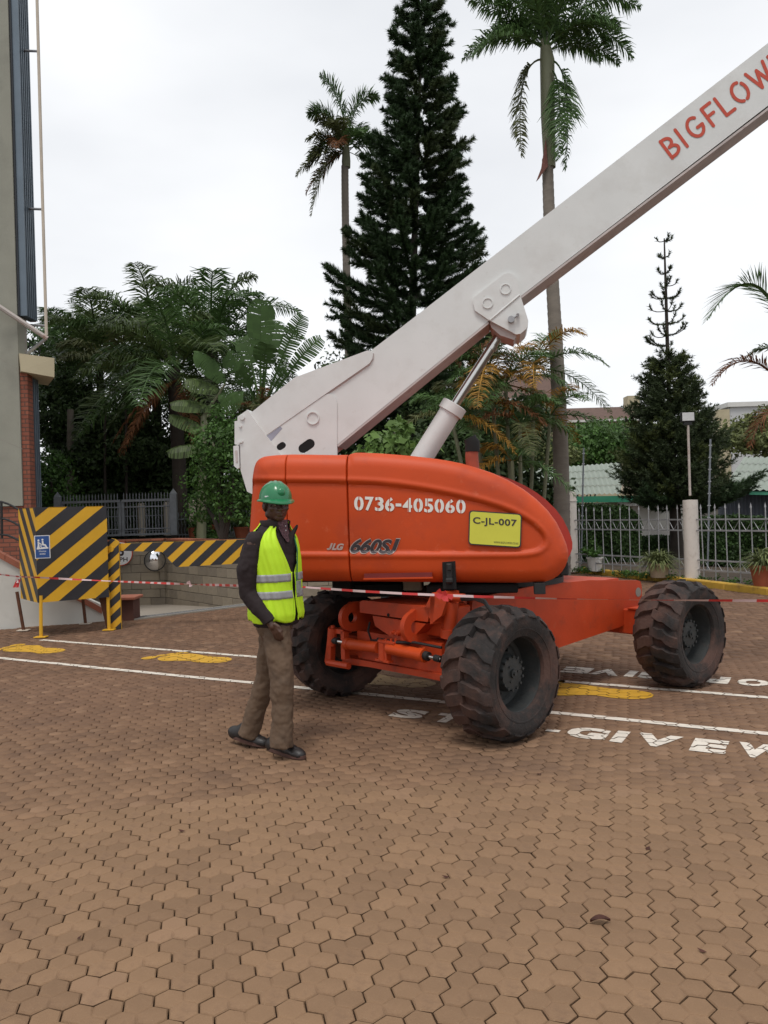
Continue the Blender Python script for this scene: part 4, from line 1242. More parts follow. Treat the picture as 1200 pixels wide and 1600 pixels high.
for nm, p, mt in (('near', A_, m_hy), ('r', B_, m_hy), ('l', D_, m_rust), ('bk', C_, m_rust)):
    q = MB(); dx = {'near': (0, 0), 'r': (0, 0), 'l': (-.10, 0), 'bk': (0, 0)}[nm]
    top = V3(p.x+(.03 if nm in ('near','l') else -.03)+dx[0], p.y+.03, zb_+.1); bot = V3(p.x+(.02 if nm != 'r' else -.02), p.y+.02, 0.01)
    q.tube([bot, top], .026, 8); q.build('leg', mt, box)
    q = MB(); q.box(bot+V3(0,0,.004), .17, .12, .014, bev=.003); q.build('foot_plate', m_post if mt == m_rust else m_hy, box)
# blue wheelchair sign
def BXP(u, v, off=0): return RP(u, v, aP+nP*off, nP)
s0 = [(53.3, 837), (77.5, 836), (79, 872), (55, 873)]
pc = [BXP(u, v, .004) for u, v in s0]; mb = MB(); mb.prism(pc, -nP*.004); mb.build('sign_border', m_signw, box)
cx0 = sum(p[0] for p in s0)/4; cy0 = sum(p[1] for p in s0)/4
mb = MB(); mb.prism([BXP(cx0+(u-cx0)*.9, cy0+(v-cy0)*.94, .0055) for u, v in s0], -nP*.001); mb.build('sign_face', m_blue, box)
def bxb(pts, w, name='pictogram'):
    mb = MB(); kk = 0
    for i in range(len(pts)-1):
        a = BXP(*pts[i], .0068+.0001*i); b = BXP(*pts[i+1], .0068+.0001*i); d = (b-a).normalized(); n = d.cross(nP).normalized()*w/2
        mb.add([a-n-d*w*.3, b-n+d*w*.3, b+n+d*w*.3, a+n-d*w*.3], [(0,1,2,3)])
    return mb
pg = MB()
for pts, w in (([(60, 847), (60.3, 852), (59, 857)], .022), ([(60.3, 852), (61.5, 857)], .018), ([(60, 848), (64.5, 850.5)], .014), ([(66.5, 846), (67, 851), (70.5, 851.5), (72.5, 855)], .022),
               ([(64.3, 851), (63.8, 854.5), (66.5, 856), (69.5, 854.8)], .012), ([(58, 857.6), (75, 856)], .018)):
    q = bxb(pts, w); pg.add(q.v, q.f)
for u, v in ((60, 844.3), (66.3, 843.3)): 
    c = BXP(u, v, .007); dd = dP; pg.add([c+dd*(.014*math.cos(2*math.pi*k/10))+EZ*(.014*math.sin(2*math.pi*k/10)) for k in range(10)], [tuple(range(10))])
pg.build('wheelchair_pictogram', m_signw, box, fix=False)
tr = text_tris('Wheelchair', .01); place_tris('sign_text', tr, lambda x, y: BXP(60.5+x*12, 862.5-y*2.3-x*.3, .007), m_signw, box)
tr = text_tris('access', .01); place_tris('sign_text', tr, lambda x, y: BXP(62+x*9, 866.7-y*2.1-x*.3, .007), m_signw, box)

# ---- height bar: striped post and beam
HB = G(179, 984); 
pst = empty('height_bar', (HB.x, HB.y, 0), 'black and yellow striped height bar across the garage ramp, post and beam', 'height bar')
pzt = P(176, 841, HB.y).z
def hstr(name, o, xdir, poly, nrm, period, duty, sl, ph, th):
    mb = MB(); mb.prism([o+xdir*x+EZ*z for x, z in poly], -nrm*th); mb.build(name, m_hy, pst)
    for k in range(-60, 80):
        c0 = k*period+ph; c1 = c0+period*duty
        # clip polygon (may be concave) by two half planes
        band = [(-50, -50*sl+c0), (50, 50*sl+c0), (50, 50*sl+c1), (-50, -50*sl+c1)]
        q = clip(list(poly), band)
        q = [p for i, p in enumerate(q) if math.hypot(p[0]-q[i-1][0], p[1]-q[i-1][1]) > 1e-4]
        if len(q) >= 3:
            m2 = MB(); m2.prism([o+xdir*x+EZ*z+nrm*.0003 for x, z in q], nrm*.0015); m2.build('black_stripe', m_hb, pst)
XD = V3(1, .12, 0).normalized(); XN = V3(XD.y, -XD.x, 0)
pw = .19
hstr('post', V3(HB.x-pw/2, HB.y, 0), XD, [(0, .0), (pw, 0), (pw, pzt-.06), (pw-.05, pzt-.02), (pw*.45, pzt), (0, pzt-.09)], XN, .235, .52, .9, 0.05, .06)
m2 = MB(); m2.prism([V3(HB.x-pw/2-.03, HB.y+.02, 0), V3(HB.x-pw/2+.01, HB.y+.02, 0), V3(HB.x-pw/2-.0, HB.y+.02, .50), V3(HB.x-pw/2-.14, HB.y+.02, .52)], XD.cross(EZ)*-.05); m2.build('post_stiffener', m_rust, pst)
bo = V3(HB.x, HB.y+.10, 0)
bz1 = P(190, 848.5, bo.y).z; 
def bxz(u, v):
    p = RP(u, v, bo, XN); return ((p-bo).dot(XD), p.z)
bpoly_ = [bxz(183, 860.5), bxz(253, 862.5), bxz(275, 886), bxz(378, 880.5), (bxz(600, 868)), (bxz(600, 836)), bxz(378, 843), bxz(183, 849.5)]
hstr('beam', bo, XD, bpoly_, XN, .285, .52, .9, .06, .05)
m2 = MB(); m2.tube([V3(HB.x-.02, HB.y-.012, pzt-.16), V3(HB.x-.02, HB.y+.08, pzt-.16)], .045, 16); m2.build('pivot_bolt', m_hy, pst)
fp = bxz(600, 850); far_p = bo+XD*fp[0]
m2 = MB(); m2.box(far_p+V3(0, .08, .55), .15, .08, 1.1); m2.build('far_post', m_hb, pst)

# ---- building on the left
BX, BY = -6.78, 15.0
bld = empty('office_building', (BX, BY, 0), 'tall grey plastered office building with dark vertical louvres at the left edge', 'building')
H = 17
fpn = [(BX, BY), (BX-.06, BY+.95), (BX-2.2, BY+1.2), (BX-2.2, BY+9), (BX-9, BY+9), (BX-9, BY)]
mb = MB(); mb.prism([V3(x, y, 1.72) for x, y in fpn], EZ*(H-1.72)); 
zpl = P(40, 790, BY).z
mb = MB(); mb.prism([V3(x, y, zpl) for x, y in [(BX, BY+.0), (BX, BY+.28), (BX-9, BY+.28), (BX-9, BY)]], EZ*(H-zpl)); mb.build('plaster_wall', m_plaster, bld)
# brick: bricks only a few pixels high
def brick_mat():
    m = bpy.data.materials.new('red_brickwork'); m.use_nodes = True; nt = m.node_tree; b = nt.nodes['Principled BSDF']; b.inputs['Roughness'].default_value = .85
    tc = nt.nodes.new('ShaderNodeTexCoord'); mp = nt.nodes.new('ShaderNodeMapping'); mp.inputs['Rotation'].default_value = (R(90), 0, 0)
    cx = nt.nodes.new('ShaderNodeCombineXYZ'); sx = nt.nodes.new('ShaderNodeSeparateXYZ'); ad = nt.nodes.new('ShaderNodeMath')
    nt.links.new(tc.outputs['Object'], sx.inputs[0]); nt.links.new(sx.outputs[0], ad.inputs[0]); nt.links.new(sx.outputs[1], ad.inputs[1])
    nt.links.new(ad.outputs[0], cx.inputs[0]); nt.links.new(sx.outputs[2], cx.inputs[1])
    br = nt.nodes.new('ShaderNodeTexBrick'); br.inputs['Scale'].default_value = 1; br.inputs['Brick Width'].default_value = .24; br.inputs['Row Height'].default_value = .08; br.inputs['Mortar Size'].default_value = .009
    br.inputs['Color1'].default_value = (.27, .085, .048, 1); br.inputs['Color2'].default_value = (.20, .06, .036, 1); br.inputs['Mortar'].default_value = (.10, .05, .035, 1)
    nt.links.new(cx.outputs[0], br.inputs[0]); nt.links.new(br.outputs[0], b.inputs['Base Color'])
    bp = nt.nodes.new('ShaderNodeBump'); bp.inputs['Distance'].default_value = .008; bp.invert = True; nt.links.new(br.outputs[1], bp.inputs['Height']); nt.links.new(bp.outputs[0], b.inputs['Normal'])
    return m
m_brick = brick_mat()
zbeam = P(57, 575, BY).z
mb = MB(); mb.prism([V3(x, y, -.4) for x, y in [(BX+.14, BY+.04), (BX+.14, BY+.26), (BX+.003, BY+.26), (BX+.003, BY+.04)]], EZ*(zbeam+.4)); mb.build('brick_edge', m_brick, bld)
mb = MB(); mb.prism([V3(x, y, -.4) for x, y in [(BX-.001, BY+.04), (BX-.001, BY+.27), (BX-9, BY+.27), (BX-9, BY+.04)]], EZ*(zpl+.4-.004)); mb.build('brick_base', m_brick, bld)
mb = MB(); mb.prism([V3(x, y, -.4) for x, y in [(BX-.06, BY+.29), (BX-.08, BY+.58), (BX-4.6, BY+9), (BX-8.9, BY+9), (BX-8.9, BY+.31)]], EZ*(H+.3)); mb.build('inner_wall', m_conc, bld)
zb2 = P(36, 590, BY+.3).z
def fins(name, y0, y1, z0, z1, n, x0, mat_f, mat_b):
    q = MB(); q.box((x0-.06, (y0+y1)/2, (z0+z1)/2), .05, y1-y0, z1-z0); q.build(name+'_backing', mat_b, bld)
    for i in range(n):
        y = y0+(y1-y0)*(i+.5)/n
        q = MB(); q.box((x0+.02, y, (z0+z1)/2), .14, .035, z1-z0); q.build(name, mat_f, bld)
m_fin = M('blue_grey_louvre', (.13, .165, .20), .45, .1, 2, metal=.3); m_finb = M('dark_glazing', (.012, .014, .018), .25, .1, 2)
fins('window_fin', BY+.30, BY+.54, .3, zb2-.02, 3, BX+.05, m_fin, m_finb)
zl = P(52, 504, BY+.6).z
fins('louvre', BY+.03, BY+.53, zl, H-.2, 6, BX+.075, m_fin, m_finb)
q = MB(); q.box((BX+.06, BY+.555, (zl+H)/2), .12, .03, H-zl); q.build('louvre_edge', M('reddish_trim', (.22, .12, .10), .6, .1, 4), bld)
# beige slab
q = MB(); s = [(30, 551), (86, 560), (86, 591), (30, 581)]
q.prism([P(30, 552, BY-.1), P(85, 559.5, BY+.1), P(85, 589.5, BY+.1), P(33, 580, BY-.1)], V3(-.5, .9, 0)); q.build('canopy_slab', m_beige, bld)
# joints in the plaster
for (u0, v0, u1, v1) in ((0, 423, 20, 445), (0, 560, 30, 581), (0, 691, 35, 702)):
    a, b = P(u0-20, v0-14, BY-.002), P(u1, v1, BY-.002); q = MB()
    if v0 > 430: q.add([a, b, b+V3(0,0,.012), a+V3(0,0,.012)], [(0,1,2,3)]); q.build('plaster_joint', m_conc, bld)
fr = empty('steel_pipe_frame', P(70, 528, BY+.1), 'thin rusty steel pipe frame standing off the office building', 'pipe frame')
q = MB(); q.tube([P(57, -30, BY+.1), P(65, 260, BY+.1), P(72.5, 524, BY+.1)], .030, 8); q.build('upright_pipe', m_post, fr)
for v, u in ((80, 59), (327, 67), (509, 72)):
    q = MB(); q.tube([P(u-29, v-1, BY+.4), P(u, v, BY+.1)], .024, 8); q.build('cross_pipe', m_galv, fr)
q = MB(); q.tube([P(-12, 472, BY-.25), P(74, 529, BY+.1)], .045, 8); q.build('diagonal_pipe', M('rusty_white_pipe', (.45, .40, .37), .6, .1, 5, dirt=((.25, .09, .04), .8, 5, .5)), fr)
q = MB(); q.tube([P(42, 553, BY+.2), P(72, 529, BY+.1)], .03, 6); q.build('brace', m_galv, fr)
rl = empty('balcony_rail', P(45, 552, BY+.7), 'small dark railing on the beige canopy slab', 'railing')
for pts in ([(28, 525), (46, 533), (62, 545), (62, 556)], [(30, 537), (45, 543), (60, 552)]):
    q = MB(); q.tube([P(u, v, BY+.7) for u, v in pts], .012, 6); q.build('rail', m_black, rl)
for u, v0, v1 in ((37, 529, 551), (46, 533, 553), (55, 539, 556)):
    q = MB(); q.tube([P(u, v0, BY+.7), P(u, v1, BY+.7)], .010, 6); q.build('rail_post', m_black, rl)
hr = empty('handrail', P(2, 842, 13.2), 'dark curved handrail beside the ramp at the left edge', 'handrail')
for dv_ in (0, 26, 51):
    q = MB(); q.tube([P(-40, 782+dv_, 13.4), P(2, 784+dv_, 13.3), P(12, 787+dv_*.97, 13.3), P(22, 792+dv_*.95, 13.3), P(60, 815+dv_*.9, 13.2)], .018, 8); q.build('rail', m_black, hr, smooth=True)
for u, v0 in ((2, 784), (-40, 782)):
    q = MB(); q.tube([P(u, v0, 13.3), P(u+1, v0+57, 13.3)], .022, 8); q.build('rail_post', m_black, hr)

# ---- grey gate on the terrace
GY = 20.15
ga = empty('metal_gate', P(180, 836, GY), 'grey steel double gate with spiked bars behind the garage ramp', 'gate')
gz0 = P(180, 838, GY).z; gz1 = P(180, 783, GY).z; gz2 = P(180, 774.5, GY).z
def gx(u): return P(u, 810, GY).x
for u, w in ((91, .16), (272, .16)):
    q = MB(); q.box((gx(u), GY, (gz0+gz2)/2), w, .12, gz2-gz0+.02); q.add([V3(gx(u)-w/2, GY-.06, gz2+.011), V3(gx(u)+w/2, GY-.06, gz2+.011), V3(gx(u)+w/2, GY+.06, gz2+.011), V3(gx(u)-w/2, GY+.06, gz2+.011), V3(gx(u), GY, gz2+.14)], [(0,1,4),(1,2,4),(2,3,4),(3,0,4)]); q.build('gate_post', m_steel, ga)
for z, t in ((gz1, .06), (gz1-.16, .03), (gz0+.03, .05), (gz0+.17, .03)):
    for ua, ub in ((98, 189), (191, 266)):
        q = MB(); q.box(((gx(ua)+gx(ub))/2, GY-.012, z), gx(ub)-gx(ua), .035, t); q.build('gate_rail', m_steel, ga)
for u in (98, 187.5, 192, 266):
    q = MB(); q.box((gx(u), GY+.013, (gz0+gz1)/2), .06, .04, gz1-gz0); q.build('gate_stile', m_steel, ga)
u = 101
gb = None
while u < 264:
    if gb is None:
        q = MB(); q.box((0, 0, (gz2-gz0)/2), .018, .018, gz2-gz0); q.add([V3(-.014,0,gz2-gz0), V3(.014,0,gz2-gz0), V3(0,0,gz2-gz0+.07)], [(0,1,2)]); o = q.build('gate_bar', m_steel, None); gb = o.data; bpy.data.objects.remove(o)
    if abs(u-189) > 3:
        o = bpy.data.objects.new('gate_bar', gb); COL.objects.link(o); o.parent = ga; o.location = V3(gx(u), GY+.004, gz0)-ga.location
    u += 4.9
# ---- low fence with wavy bars and cream posts, on the terrace to the right of the gate
def wavy_bar(h, amp, n=12):
    q = MB(); q.tube([V3(amp*math.sin(k/n*math.pi*5), 0, h*k/n) for k in range(n+1)], .010, 4); return q
def terr_fence(name, u0, u1, Y, vt, vb, label, posts, step=5):
    z0 = P((u0+u1)/2, vb, Y).z; z1 = P((u0+u1)/2, vt, Y).z
    f = empty(name, P(u0, vb, Y), label, 'fence')
    x0, x1 = P(u0, 800, Y).x, P(u1, 800, Y).x
    for z in (z0+.1, z1-.18):
        q = MB(); q.box(((x0+x1)/2, Y, z), x1-x0, .03, .03); q.build('rail', m_steel, f)
    q = wavy_bar(z1-z0, .014); o = q.build('bar', m_steel, None); me = o.data; bpy.data.objects.remove(o)
    n = int((u1-u0)/step)
    for i in range(n):
        x = x0+(x1-x0)*(i+.5)/n; o = bpy.data.objects.new('bar', me); COL.objects.link(o); o.parent = f; o.location = V3(x, Y-.02, z0)-f.location
    for pu, w, pt in posts:
        p = P(pu, vb+3, Y-.05); zt = P(pu, pt, Y).z; q = MB()
        q.lathe([(0, z0-.05-p.z+p.z), (w/2, z0-.05), (w/2, zt-.14), (w/2+.02, zt-.13), (w/2+.02, zt-.09), (w/2-.01, zt-.07), (w/2-.01, zt-.02), (w*.3, zt), (0, zt)], V3(p.x, Y-.05, 0), EZ, V3(1,0,0), V3(0,1,0), 14)
        q.build('fence_post', m_post, f, smooth=True)
terr_fence('terrace_fence', 276, 392, 20.8, 799, 840, 'low steel fence with wavy bars and cream posts behind the terracotta pots', [(302, .19, 781), (350, .21, 776)])
terr_fence('terrace_fence', 108, 270, 22.6, 797, 836, 'pale posts and steel bars seen through the grey gate', [(222, .20, 786), (262, .20, 784)], 7)

# ---- right side: kerb, planting strip, fence
KD = [V3(9.6, 2.0, 0), V3(8.6, 7.0, 0), V3(7.9, 9.8, 0), V3(K2.x, K2.y, 0), V3((K1.x+K2.x)/2+.12, (K1.y+K2.y)/2+.1, 0), V3(K1.x, K1.y, 0), V3(4.15, 22.3, 0), V3(2.7, 22.5, 0)]
kb_ = empty('kerb', (K2.x, K2.y, 0), 'worn yellow painted kerb along the right side of the yard', 'kerb')
for a, b in zip(KD[:-1], KD[1:]):
    d = (b-a).normalized(); n = V3(d.y, -d.x, 0); L = (b-a).length; k = max(1, round(L/1.0))
    for i in range(k):
        q = MB(); q.box(a+d*(L*(i+.5)/k)+n*.07+V3(0,0,.05), L/k-.012, .16, .15, (d, n, EZ), bev=.018); q.build('kerb_stone', m_kerb, kb_)
gp = [V3(p.x, p.y, 0) for p in KD]
gpoly = [(p.x+.1, p.y) for p in gp]+[(3.1, 24), (4.9, 60), (80, 60), (80, 2)]
sheet('garden_soil', gpoly, .09, m_soil, label='dark soil strip and garden behind the yellow kerb')
F1 = G(894, 890.5, .09); F2 = G(1082, 905, .09)
fd = (F2-F1).normalized(); FL = (F2-F1).length
F3 = F2+fd*FL*1.02; F4 = F3+fd*FL*.9; F0 = F1-fd*FL*.6
gf = empty('garden_fence', (F1.x, F1.y, .09), 'galvanised spiked fence between white posts on the right', 'fence')
def gpost(p, r, zt, cap, lab=None):
    q = MB(); prof = [(0, .0), (r*1.02, .0), (r, .4), (r*.98, zt)]
    if cap: prof += [(r*.95, zt-.0), (r*1.1, zt+.005), (r*1.1, zt+.03), (r, zt+.035), (r, zt+.17), (r*.9, zt+.22), (r*.4, zt+.26), (0, zt+.265)]
    else: prof += [(0, zt+.005)]
    q.lathe(prof, V3(p.x, p.y, .05), EZ, V3(1,0,0), V3(0,1,0), 22)
    return q.build('fence_post', M('white_post_paint', (.64, .585, .53), .85, .06, 3, .002, 30, dirt=((.23, .18, .15), .75, 2.3, .60), dirt2=((.42, .35, .30), .5, 7, .55)), gf, smooth=True)
gpost(F1, .155, 1.72, True); gpost(F2, .15, 1.66, False); gpost(F3, .15, 1.66, False); gpost(F0, .155, 1.72, True); gpost(F4, .15, 1.66, False)
q = MB(); hgt_ = 1.44; q.box((0,0,hgt_/2), .017, .017, hgt_)
q.add([V3(-.02,-.004,hgt_), V3(.02,-.004,hgt_), V3(.02,.004,hgt_), V3(-.02,.004,hgt_), V3(0,0,hgt_+.10)], [(0,1,4),(1,2,4),(2,3,4),(3,0,4)])
o = q.build('bar', m_galv, None); barme = o.data; bpy.data.objects.remove(o)
for a, b in ((F0, F1), (F1, F2), (F2, F3), (F3, F4)):
    d = (b-a).normalized(); n = V3(d.y, -d.x, 0); L = (b-a).length
    for z, t in ((.20, .03), (.40, .03), (1.00, .03), (1.22, .03)):
        q = MB(); q.box((a+b)/2+V3(0,0,z), L-.3, .03, t, (d, n, EZ)); q.build('rail', m_galv, gf)
    k = int(L/.30)
    for i in range(k):
        p = a+d*(.17+(L-.34)*(i+.5)/k)
        o = bpy.data.objects.new('bar', barme); COL.objects.link(o); o.parent = gf; o.location = p-gf.location+V3(0, 0, 0)+n*.02
        o.rotation_euler = (rnd.gauss(0, .012), rnd.gauss(0, .012), 0)
    w = (L-.34)/k
    for i in range(k):
        p = a+d*(.17+w*i)
        for z0, z1 in ((.20, .40), (1.0, 1.22)):
            q = MB(); q.tube([p+V3(0,0,z0), p+d*w/2+V3(0,0,z1), p+d*w+V3(0,0,z0)], .006, 4); q.build('lattice_bar', m_galv, gf)
# floodlight on a pole set into the second post, thin electric fence poles
fl2 = F2+V3(0,0,1.71)
pt_ = P(1075, 661, F2.y); 
sp = empty('floodlight', fl2, 'small square floodlight on a rusty white pole above the fence post', 'floodlight')
q = MB(); q.tube([fl2, V3((fl2.x+pt_.x)/2, F2.y, (fl2.z+pt_.z)/2), pt_], .026, 8); q.build('pole', M('rusty_white_pole', (.5, .44, .40), .7, .1, 4, dirt=((.2, .08, .04), .8, 4, .52)), sp)
q = MB(); hc_ = P(1074, 652, F2.y); q.box(hc_, .27, .09, .20, bev=.01); q.box(hc_-V3(0,0,.13), .16, .07, .06); q.build('lamp_housing', m_black, sp)
q = MB(); q.box(hc_-V3(0,.048,-.008), .24, .008, .165, bev=.002); q.build('lamp_glass', M('lamp_glass', (.6, .6, .6), .25, .05, 4), sp)
for (u0, v0, v1, dy) in ((1110, 686, 905, .1), (912, 700, 880, .2)):
    a = P(u0-4, v1, 18.5+dy if u0 > 1000 else 21.5); a.z = .09; b = P(u0, v0, a.y)
    e = empty('wire_pole', a, 'thin grey electric fence pole ' + ('right of the floodlight' if u0 > 1000 else 'behind the first white post'), 'pole')
    q = MB(); q.tube([a, b], .022, 6); q.build('pole', m_steel, e)
    for k in range(7):
        z = b.z-.15-.28*k; t = (z-a.z)/(b.z-a.z); c = a+(b-a)*t; q = MB(); q.tube([c-V3(.035,0,0), c+V3(.035,0,0)], .018, 6); q.build('insulator', m_galv, e)

# ---- potted plants: pots here, leaves in the planting section
def pot(u, v, d_, rt, rb, h, mat, label, rim=True, base_z=None):
    p = P(u, v, d_); z = p.z if base_z is None else base_z
    o = V3(p.x, p.y, z); e = empty('potted_plant', o, label, 'potted plant', 'potted plants')
    q = MB(); q.lathe([(0, 0), (rb, 0), (rt*.96, h*.86), (rt*1.06 if rim else rt, h*.87), (rt*1.06 if rim else rt, h), (rt*.9, h), (rt*.88, h*.9), (0, h*.9)], o, EZ, V3(1,0,0), V3(0,1,0), 28)
    q.build('pot', mat, e, smooth=True)
    return e, o+V3(0, 0, h*.9)
POTS = {}
def Gd(u, v, z): return G(u, v, z)
g = Gd(930, 892, .10); POTS['white'] = pot(930, 892, g.y, .19, .15, .33, m_potw, 'leafy potted plant in a white pot by the fence', True, .10)
g = Gd(1030, 902, .10); POTS['beige'] = pot(1030, 902, g.y, .215, .17, .30, m_potb, 'grassy potted plant in a beige pot by the second post', True, .10)
g = Gd(1196, 917, .10); POTS['terra'] = pot(1196, 917, g.y, .26, .19, .40, m_terra, 'grassy plant in a terracotta pot cut by the right edge', True, .10)
POTS['t1'] = pot(340, 843, 20.2, .30, .20, .36, m_terra, 'wide terracotta pot with spiky leaves between the cream posts', True, TZ)
POTS['t2'] = pot(306, 842, 20.4, .20, .15, .30, m_terra, 'small terracotta pot below the left cream post', True, TZ)
POTS['t3'] = pot(378, 842, 20.2, .20, .15, .28, m_terra, 'small terracotta pot beside the hood of the lift', True, TZ)

# ---- green roofed house
def corr(name, p00, p10, p11, p01, mat, root, pitch=.09, amp=.016, rows=6, th=.0):
    """corrugated sheet: bottom edge p00-p10, top edge p01-p11"""
    nrm = (p10-p00).cross(p01-p00).normalized()
    if nrm.z < 0: nrm = -nrm
    L = (p10-p00).length; n = int(L/pitch)*4; V = []; 
    for j in range(rows):
        t = j/rows; t2 = min(1, (j+1)/rows+.012)
        for tt, dz in ((t, .022), (t2, 0)):
            for i in range(n+1):
                s = i/n; p = p00*(1-s)*(1-tt)+p10*s*(1-tt)+p01*(1-s)*tt+p11*s*tt
                V.append(p+nrm*(amp*math.sin(i*math.pi/2)+dz))
    F = []
    for j in range(rows):
        b = j*2*(n+1)
        F += [(b+i, b+i+1, b+n+2+i, b+n+1+i) for i in range(n)]
    mb = MB(); mb.add(V, F); return mb.build(name, mat, root, fix=False)
m_roofg = M('pale_green_roof_sheet', (.235, .27, .225), .6, .06, .6, dirt=((.20, .23, .18), .5, .9, .52), dirt2=((.40, .40, .33), .4, 3, .6), stretch=(1, .35, 1))
m_green = M('green_fascia', (.045, .26, .155), .5, .08, 2)
m_cream = M('cream_wall', (.50, .46, .37), .85, .06, 1)
m_whitew = M('white_wall', (.62, .61, .58), .85, .05, 1)
m_dkcorr = M('dark_corrugated_wall', (.085, .095, .115), .55, .15, 1)
hY = 30.0
hs_ = empty('green_roofed_house', P(984, 830, hY), 'low cream house with pale green corrugated roof and green fascia', 'house')
e0, e1, e2 = P(800, 775, hY+3), P(984, 772, hY), P(1060, 772, hY+1.5)
r0, r1, r2 = P(800, 735, hY+9), P(968, 723, hY+6), P(1008, 746, hY+4.5)
corr('roof_sheet', e0, e1, r1, r0, m_roofg, hs_, .20, .03, 4)
corr('roof_sheet', e1, e2, P(1045, 746, hY+5), P(1000, 738, hY+5), m_roofg, hs_, .20, .03, 2)
q = MB(); q.prism([e1+V3(-.35,-.05,.06), e1+V3(.45,-.05,.06), P(1001, 742, hY+4.6), P(975, 742, hY+4.6)], V3(0,0,.06)); q.build('roof_valley_sheet', M('rusty_sheet', (.36, .30, .22), .8, .15, 2, dirt=((.2, .08, .05), .6, 2, .55)), hs_)
for a, b in ((e0, e1), (e1, e2)):
    q = MB(); q.prism([a+V3(0,-.03,-.06), b+V3(0,-.03,-.06), b+V3(0,-.03,-.30), a+V3(0,-.03,-.30)], V3(0,-.06,0)); q.build('fascia_board', m_green, hs_)
z1_ = e1.z-.28
q = MB(); q.prism([V3(P(800, 800, hY+4.6).x, hY+4.6, 0), V3(e1.x+.3, hY+.8, 0), V3(e1.x+.3, hY+7, 0), V3(e0.x, hY+9, 0)], EZ*z1_); q.build('wall', m_cream, hs_)
q = MB(); q.prism([V3(e1.x+.32, hY+.8, 0), V3(e2.x+1, hY+2.2, 0), V3(e2.x+1, hY+6, 0), V3(e1.x+.32, hY+6, 0)], EZ*z1_); q.build('white_wall', m_whitew, hs_)
for u in (927, 961):
    p = P(u, 800, hY+1.3); q = MB(); q.box((p.x, hY+1.1+(961-u)*.016, z1_/2), .12, .1, z1_); q.build('pilaster', m_beige, hs_)
q = MB(); q.box((P(1020, 792, hY).x, hY+.55, P(1020, 783, hY).z), 2.1, .7, .30); q.build('eave_box', m_whitew, hs_)
h2_ = empty('green_roofed_shed', P(1190, 812, 27), 'pale green roofed shed with dark corrugated wall at the right', 'shed')
a, b = P(1128, 766, 27), P(1330, 768, 26); c, d = P(1330, 716, 32), P(1163, 714, 33)
corr('roof_sheet', a, b, c, d, m_roofg, h2_, .20, .03, 4)
q = MB(); q.prism([P(1170, 768, 26.9), P(1330, 770, 25.9), P(1330, 775, 25.9), P(1170, 773, 26.9)], V3(0,-.05,0)); q.build('fascia_board', m_green, h2_)
w0, w1 = P(1122, 800, 27.6), P(1330, 800, 26.8); n = 140; V = []
for i in range(n+1):
    t = i/n; p = w0.lerp(w1, t); o_ = V3(0, -.03*math.sin(i*math.pi/2), 0); V += [V3(p.x, p.y, 0)+o_, V3(p.x, p.y, a.z+.0)+o_]
q = MB(); q.add(V, [(2*i, 2*i+2, 2*i+3, 2*i+1) for i in range(n)]); q.build('corrugated_wall', m_dkcorr, h2_, fix=False)
q = MB(); q.prism([V3(w0.x+.1, 28, 0), V3(w1.x, 27.4, 0), V3(w1.x, 33, 0), V3(w0.x+.8, 33, 0)], EZ*(a.z-.1)); q.build('inner_wall', m_conc, h2_)

# ---- houses far behind
m_tile = M('brown_roof_tiles', (.105, .060, .045), .85, .15, 3, .01, 12)
def farhouse(label, u0, u1, ve, vr, vb, Y, wallm, wins, hip=.12, chim=None):
    zb = P(u0, 850, Y).z; h = empty('far_house', V3(P(u0, 800, Y).x, Y, 0), label, 'house')
    x0, x1 = P(u0, ve, Y).x, P(u1, ve, Y).x; ze = P((u0+u1)/2, ve, Y).z; zr = P((u0+u1)/2, vr, Y+4).z
    q = MB(); q.prism([V3(x0+.4, Y+.5, 0), V3(x1-.4, Y+.5, 0), V3(x1-.4, Y+8, 0), V3(x0+.4, Y+8, 0)], EZ*ze); q.build('wall', wallm, h)
    q = MB(); hx = (x1-x0)*hip
    q.add([V3(x0, Y, ze), V3(x1, Y, ze), V3(x1, Y+8.5, ze), V3(x0, Y+8.5, ze), V3(x0+hx, Y+4.2, zr), V3(x1-hx, Y+4.2, zr), V3(x0, Y, ze-.15), V3(x1, Y, ze-.15), V3(x1, Y+8.5, ze-.15), V3(x0, Y+8.5, ze-.15)],
          [(0,1,5,4),(1,2,5),(2,3,4,5),(3,0,4),(0,6,7,1),(1,7,8,2),(6,9,8,7),(3,9,6,0),(2,8,9,3)]); q.build('roof', m_tile, h)
    q = MB(); q.box(((x0+x1)/2, Y-.06, ze-.10), x1-x0, .1, .18); q.build('gutter', m_whitew, h)
    for (ua, ub, va, vb_) in wins:
        a, b = P(ua, va, Y+.46), P(ub, vb_, Y+.46); q = MB(); q.box(((a.x+b.x)/2, Y+.47, (a.z+b.z)/2), b.x-a.x, .10, a.z-b.z); f = q.build('window_frame', m_whitew, h)
        q = MB(); q.box(((a.x+b.x)/2, Y+.44, (a.z+b.z)/2), (b.x-a.x)*.86, .06, (a.z-b.z)*.86); q.build('window', m_finb, h)
    if chim:
        a, b = P(chim[0], chim[1], Y+4), P(chim[2], chim[3], Y+4); q = MB(); q.box(((a.x+b.x)/2, Y+4, (a.z+b.z)/2), b.x-a.x, 1.2, a.z-b.z); q.build('chimney', m_beige, h)
farhouse('brown tiled cream house beyond the greenery, left of the dense conifer', 878, 1010, 655, 636, 700, 64, m_beige, [(900, 924, 664, 672), (938, 948, 662, 690), (955, 975, 666, 674)], chim=(977, 620, 997, 655))
farhouse('cream house with brown roof half hidden behind the tall palm trunk', 760, 882, 622, 585, 700, 60, M('yellowish_wall', (.50, .43, .27), .85, .08, 1), [(835, 850, 632, 644)], .04)
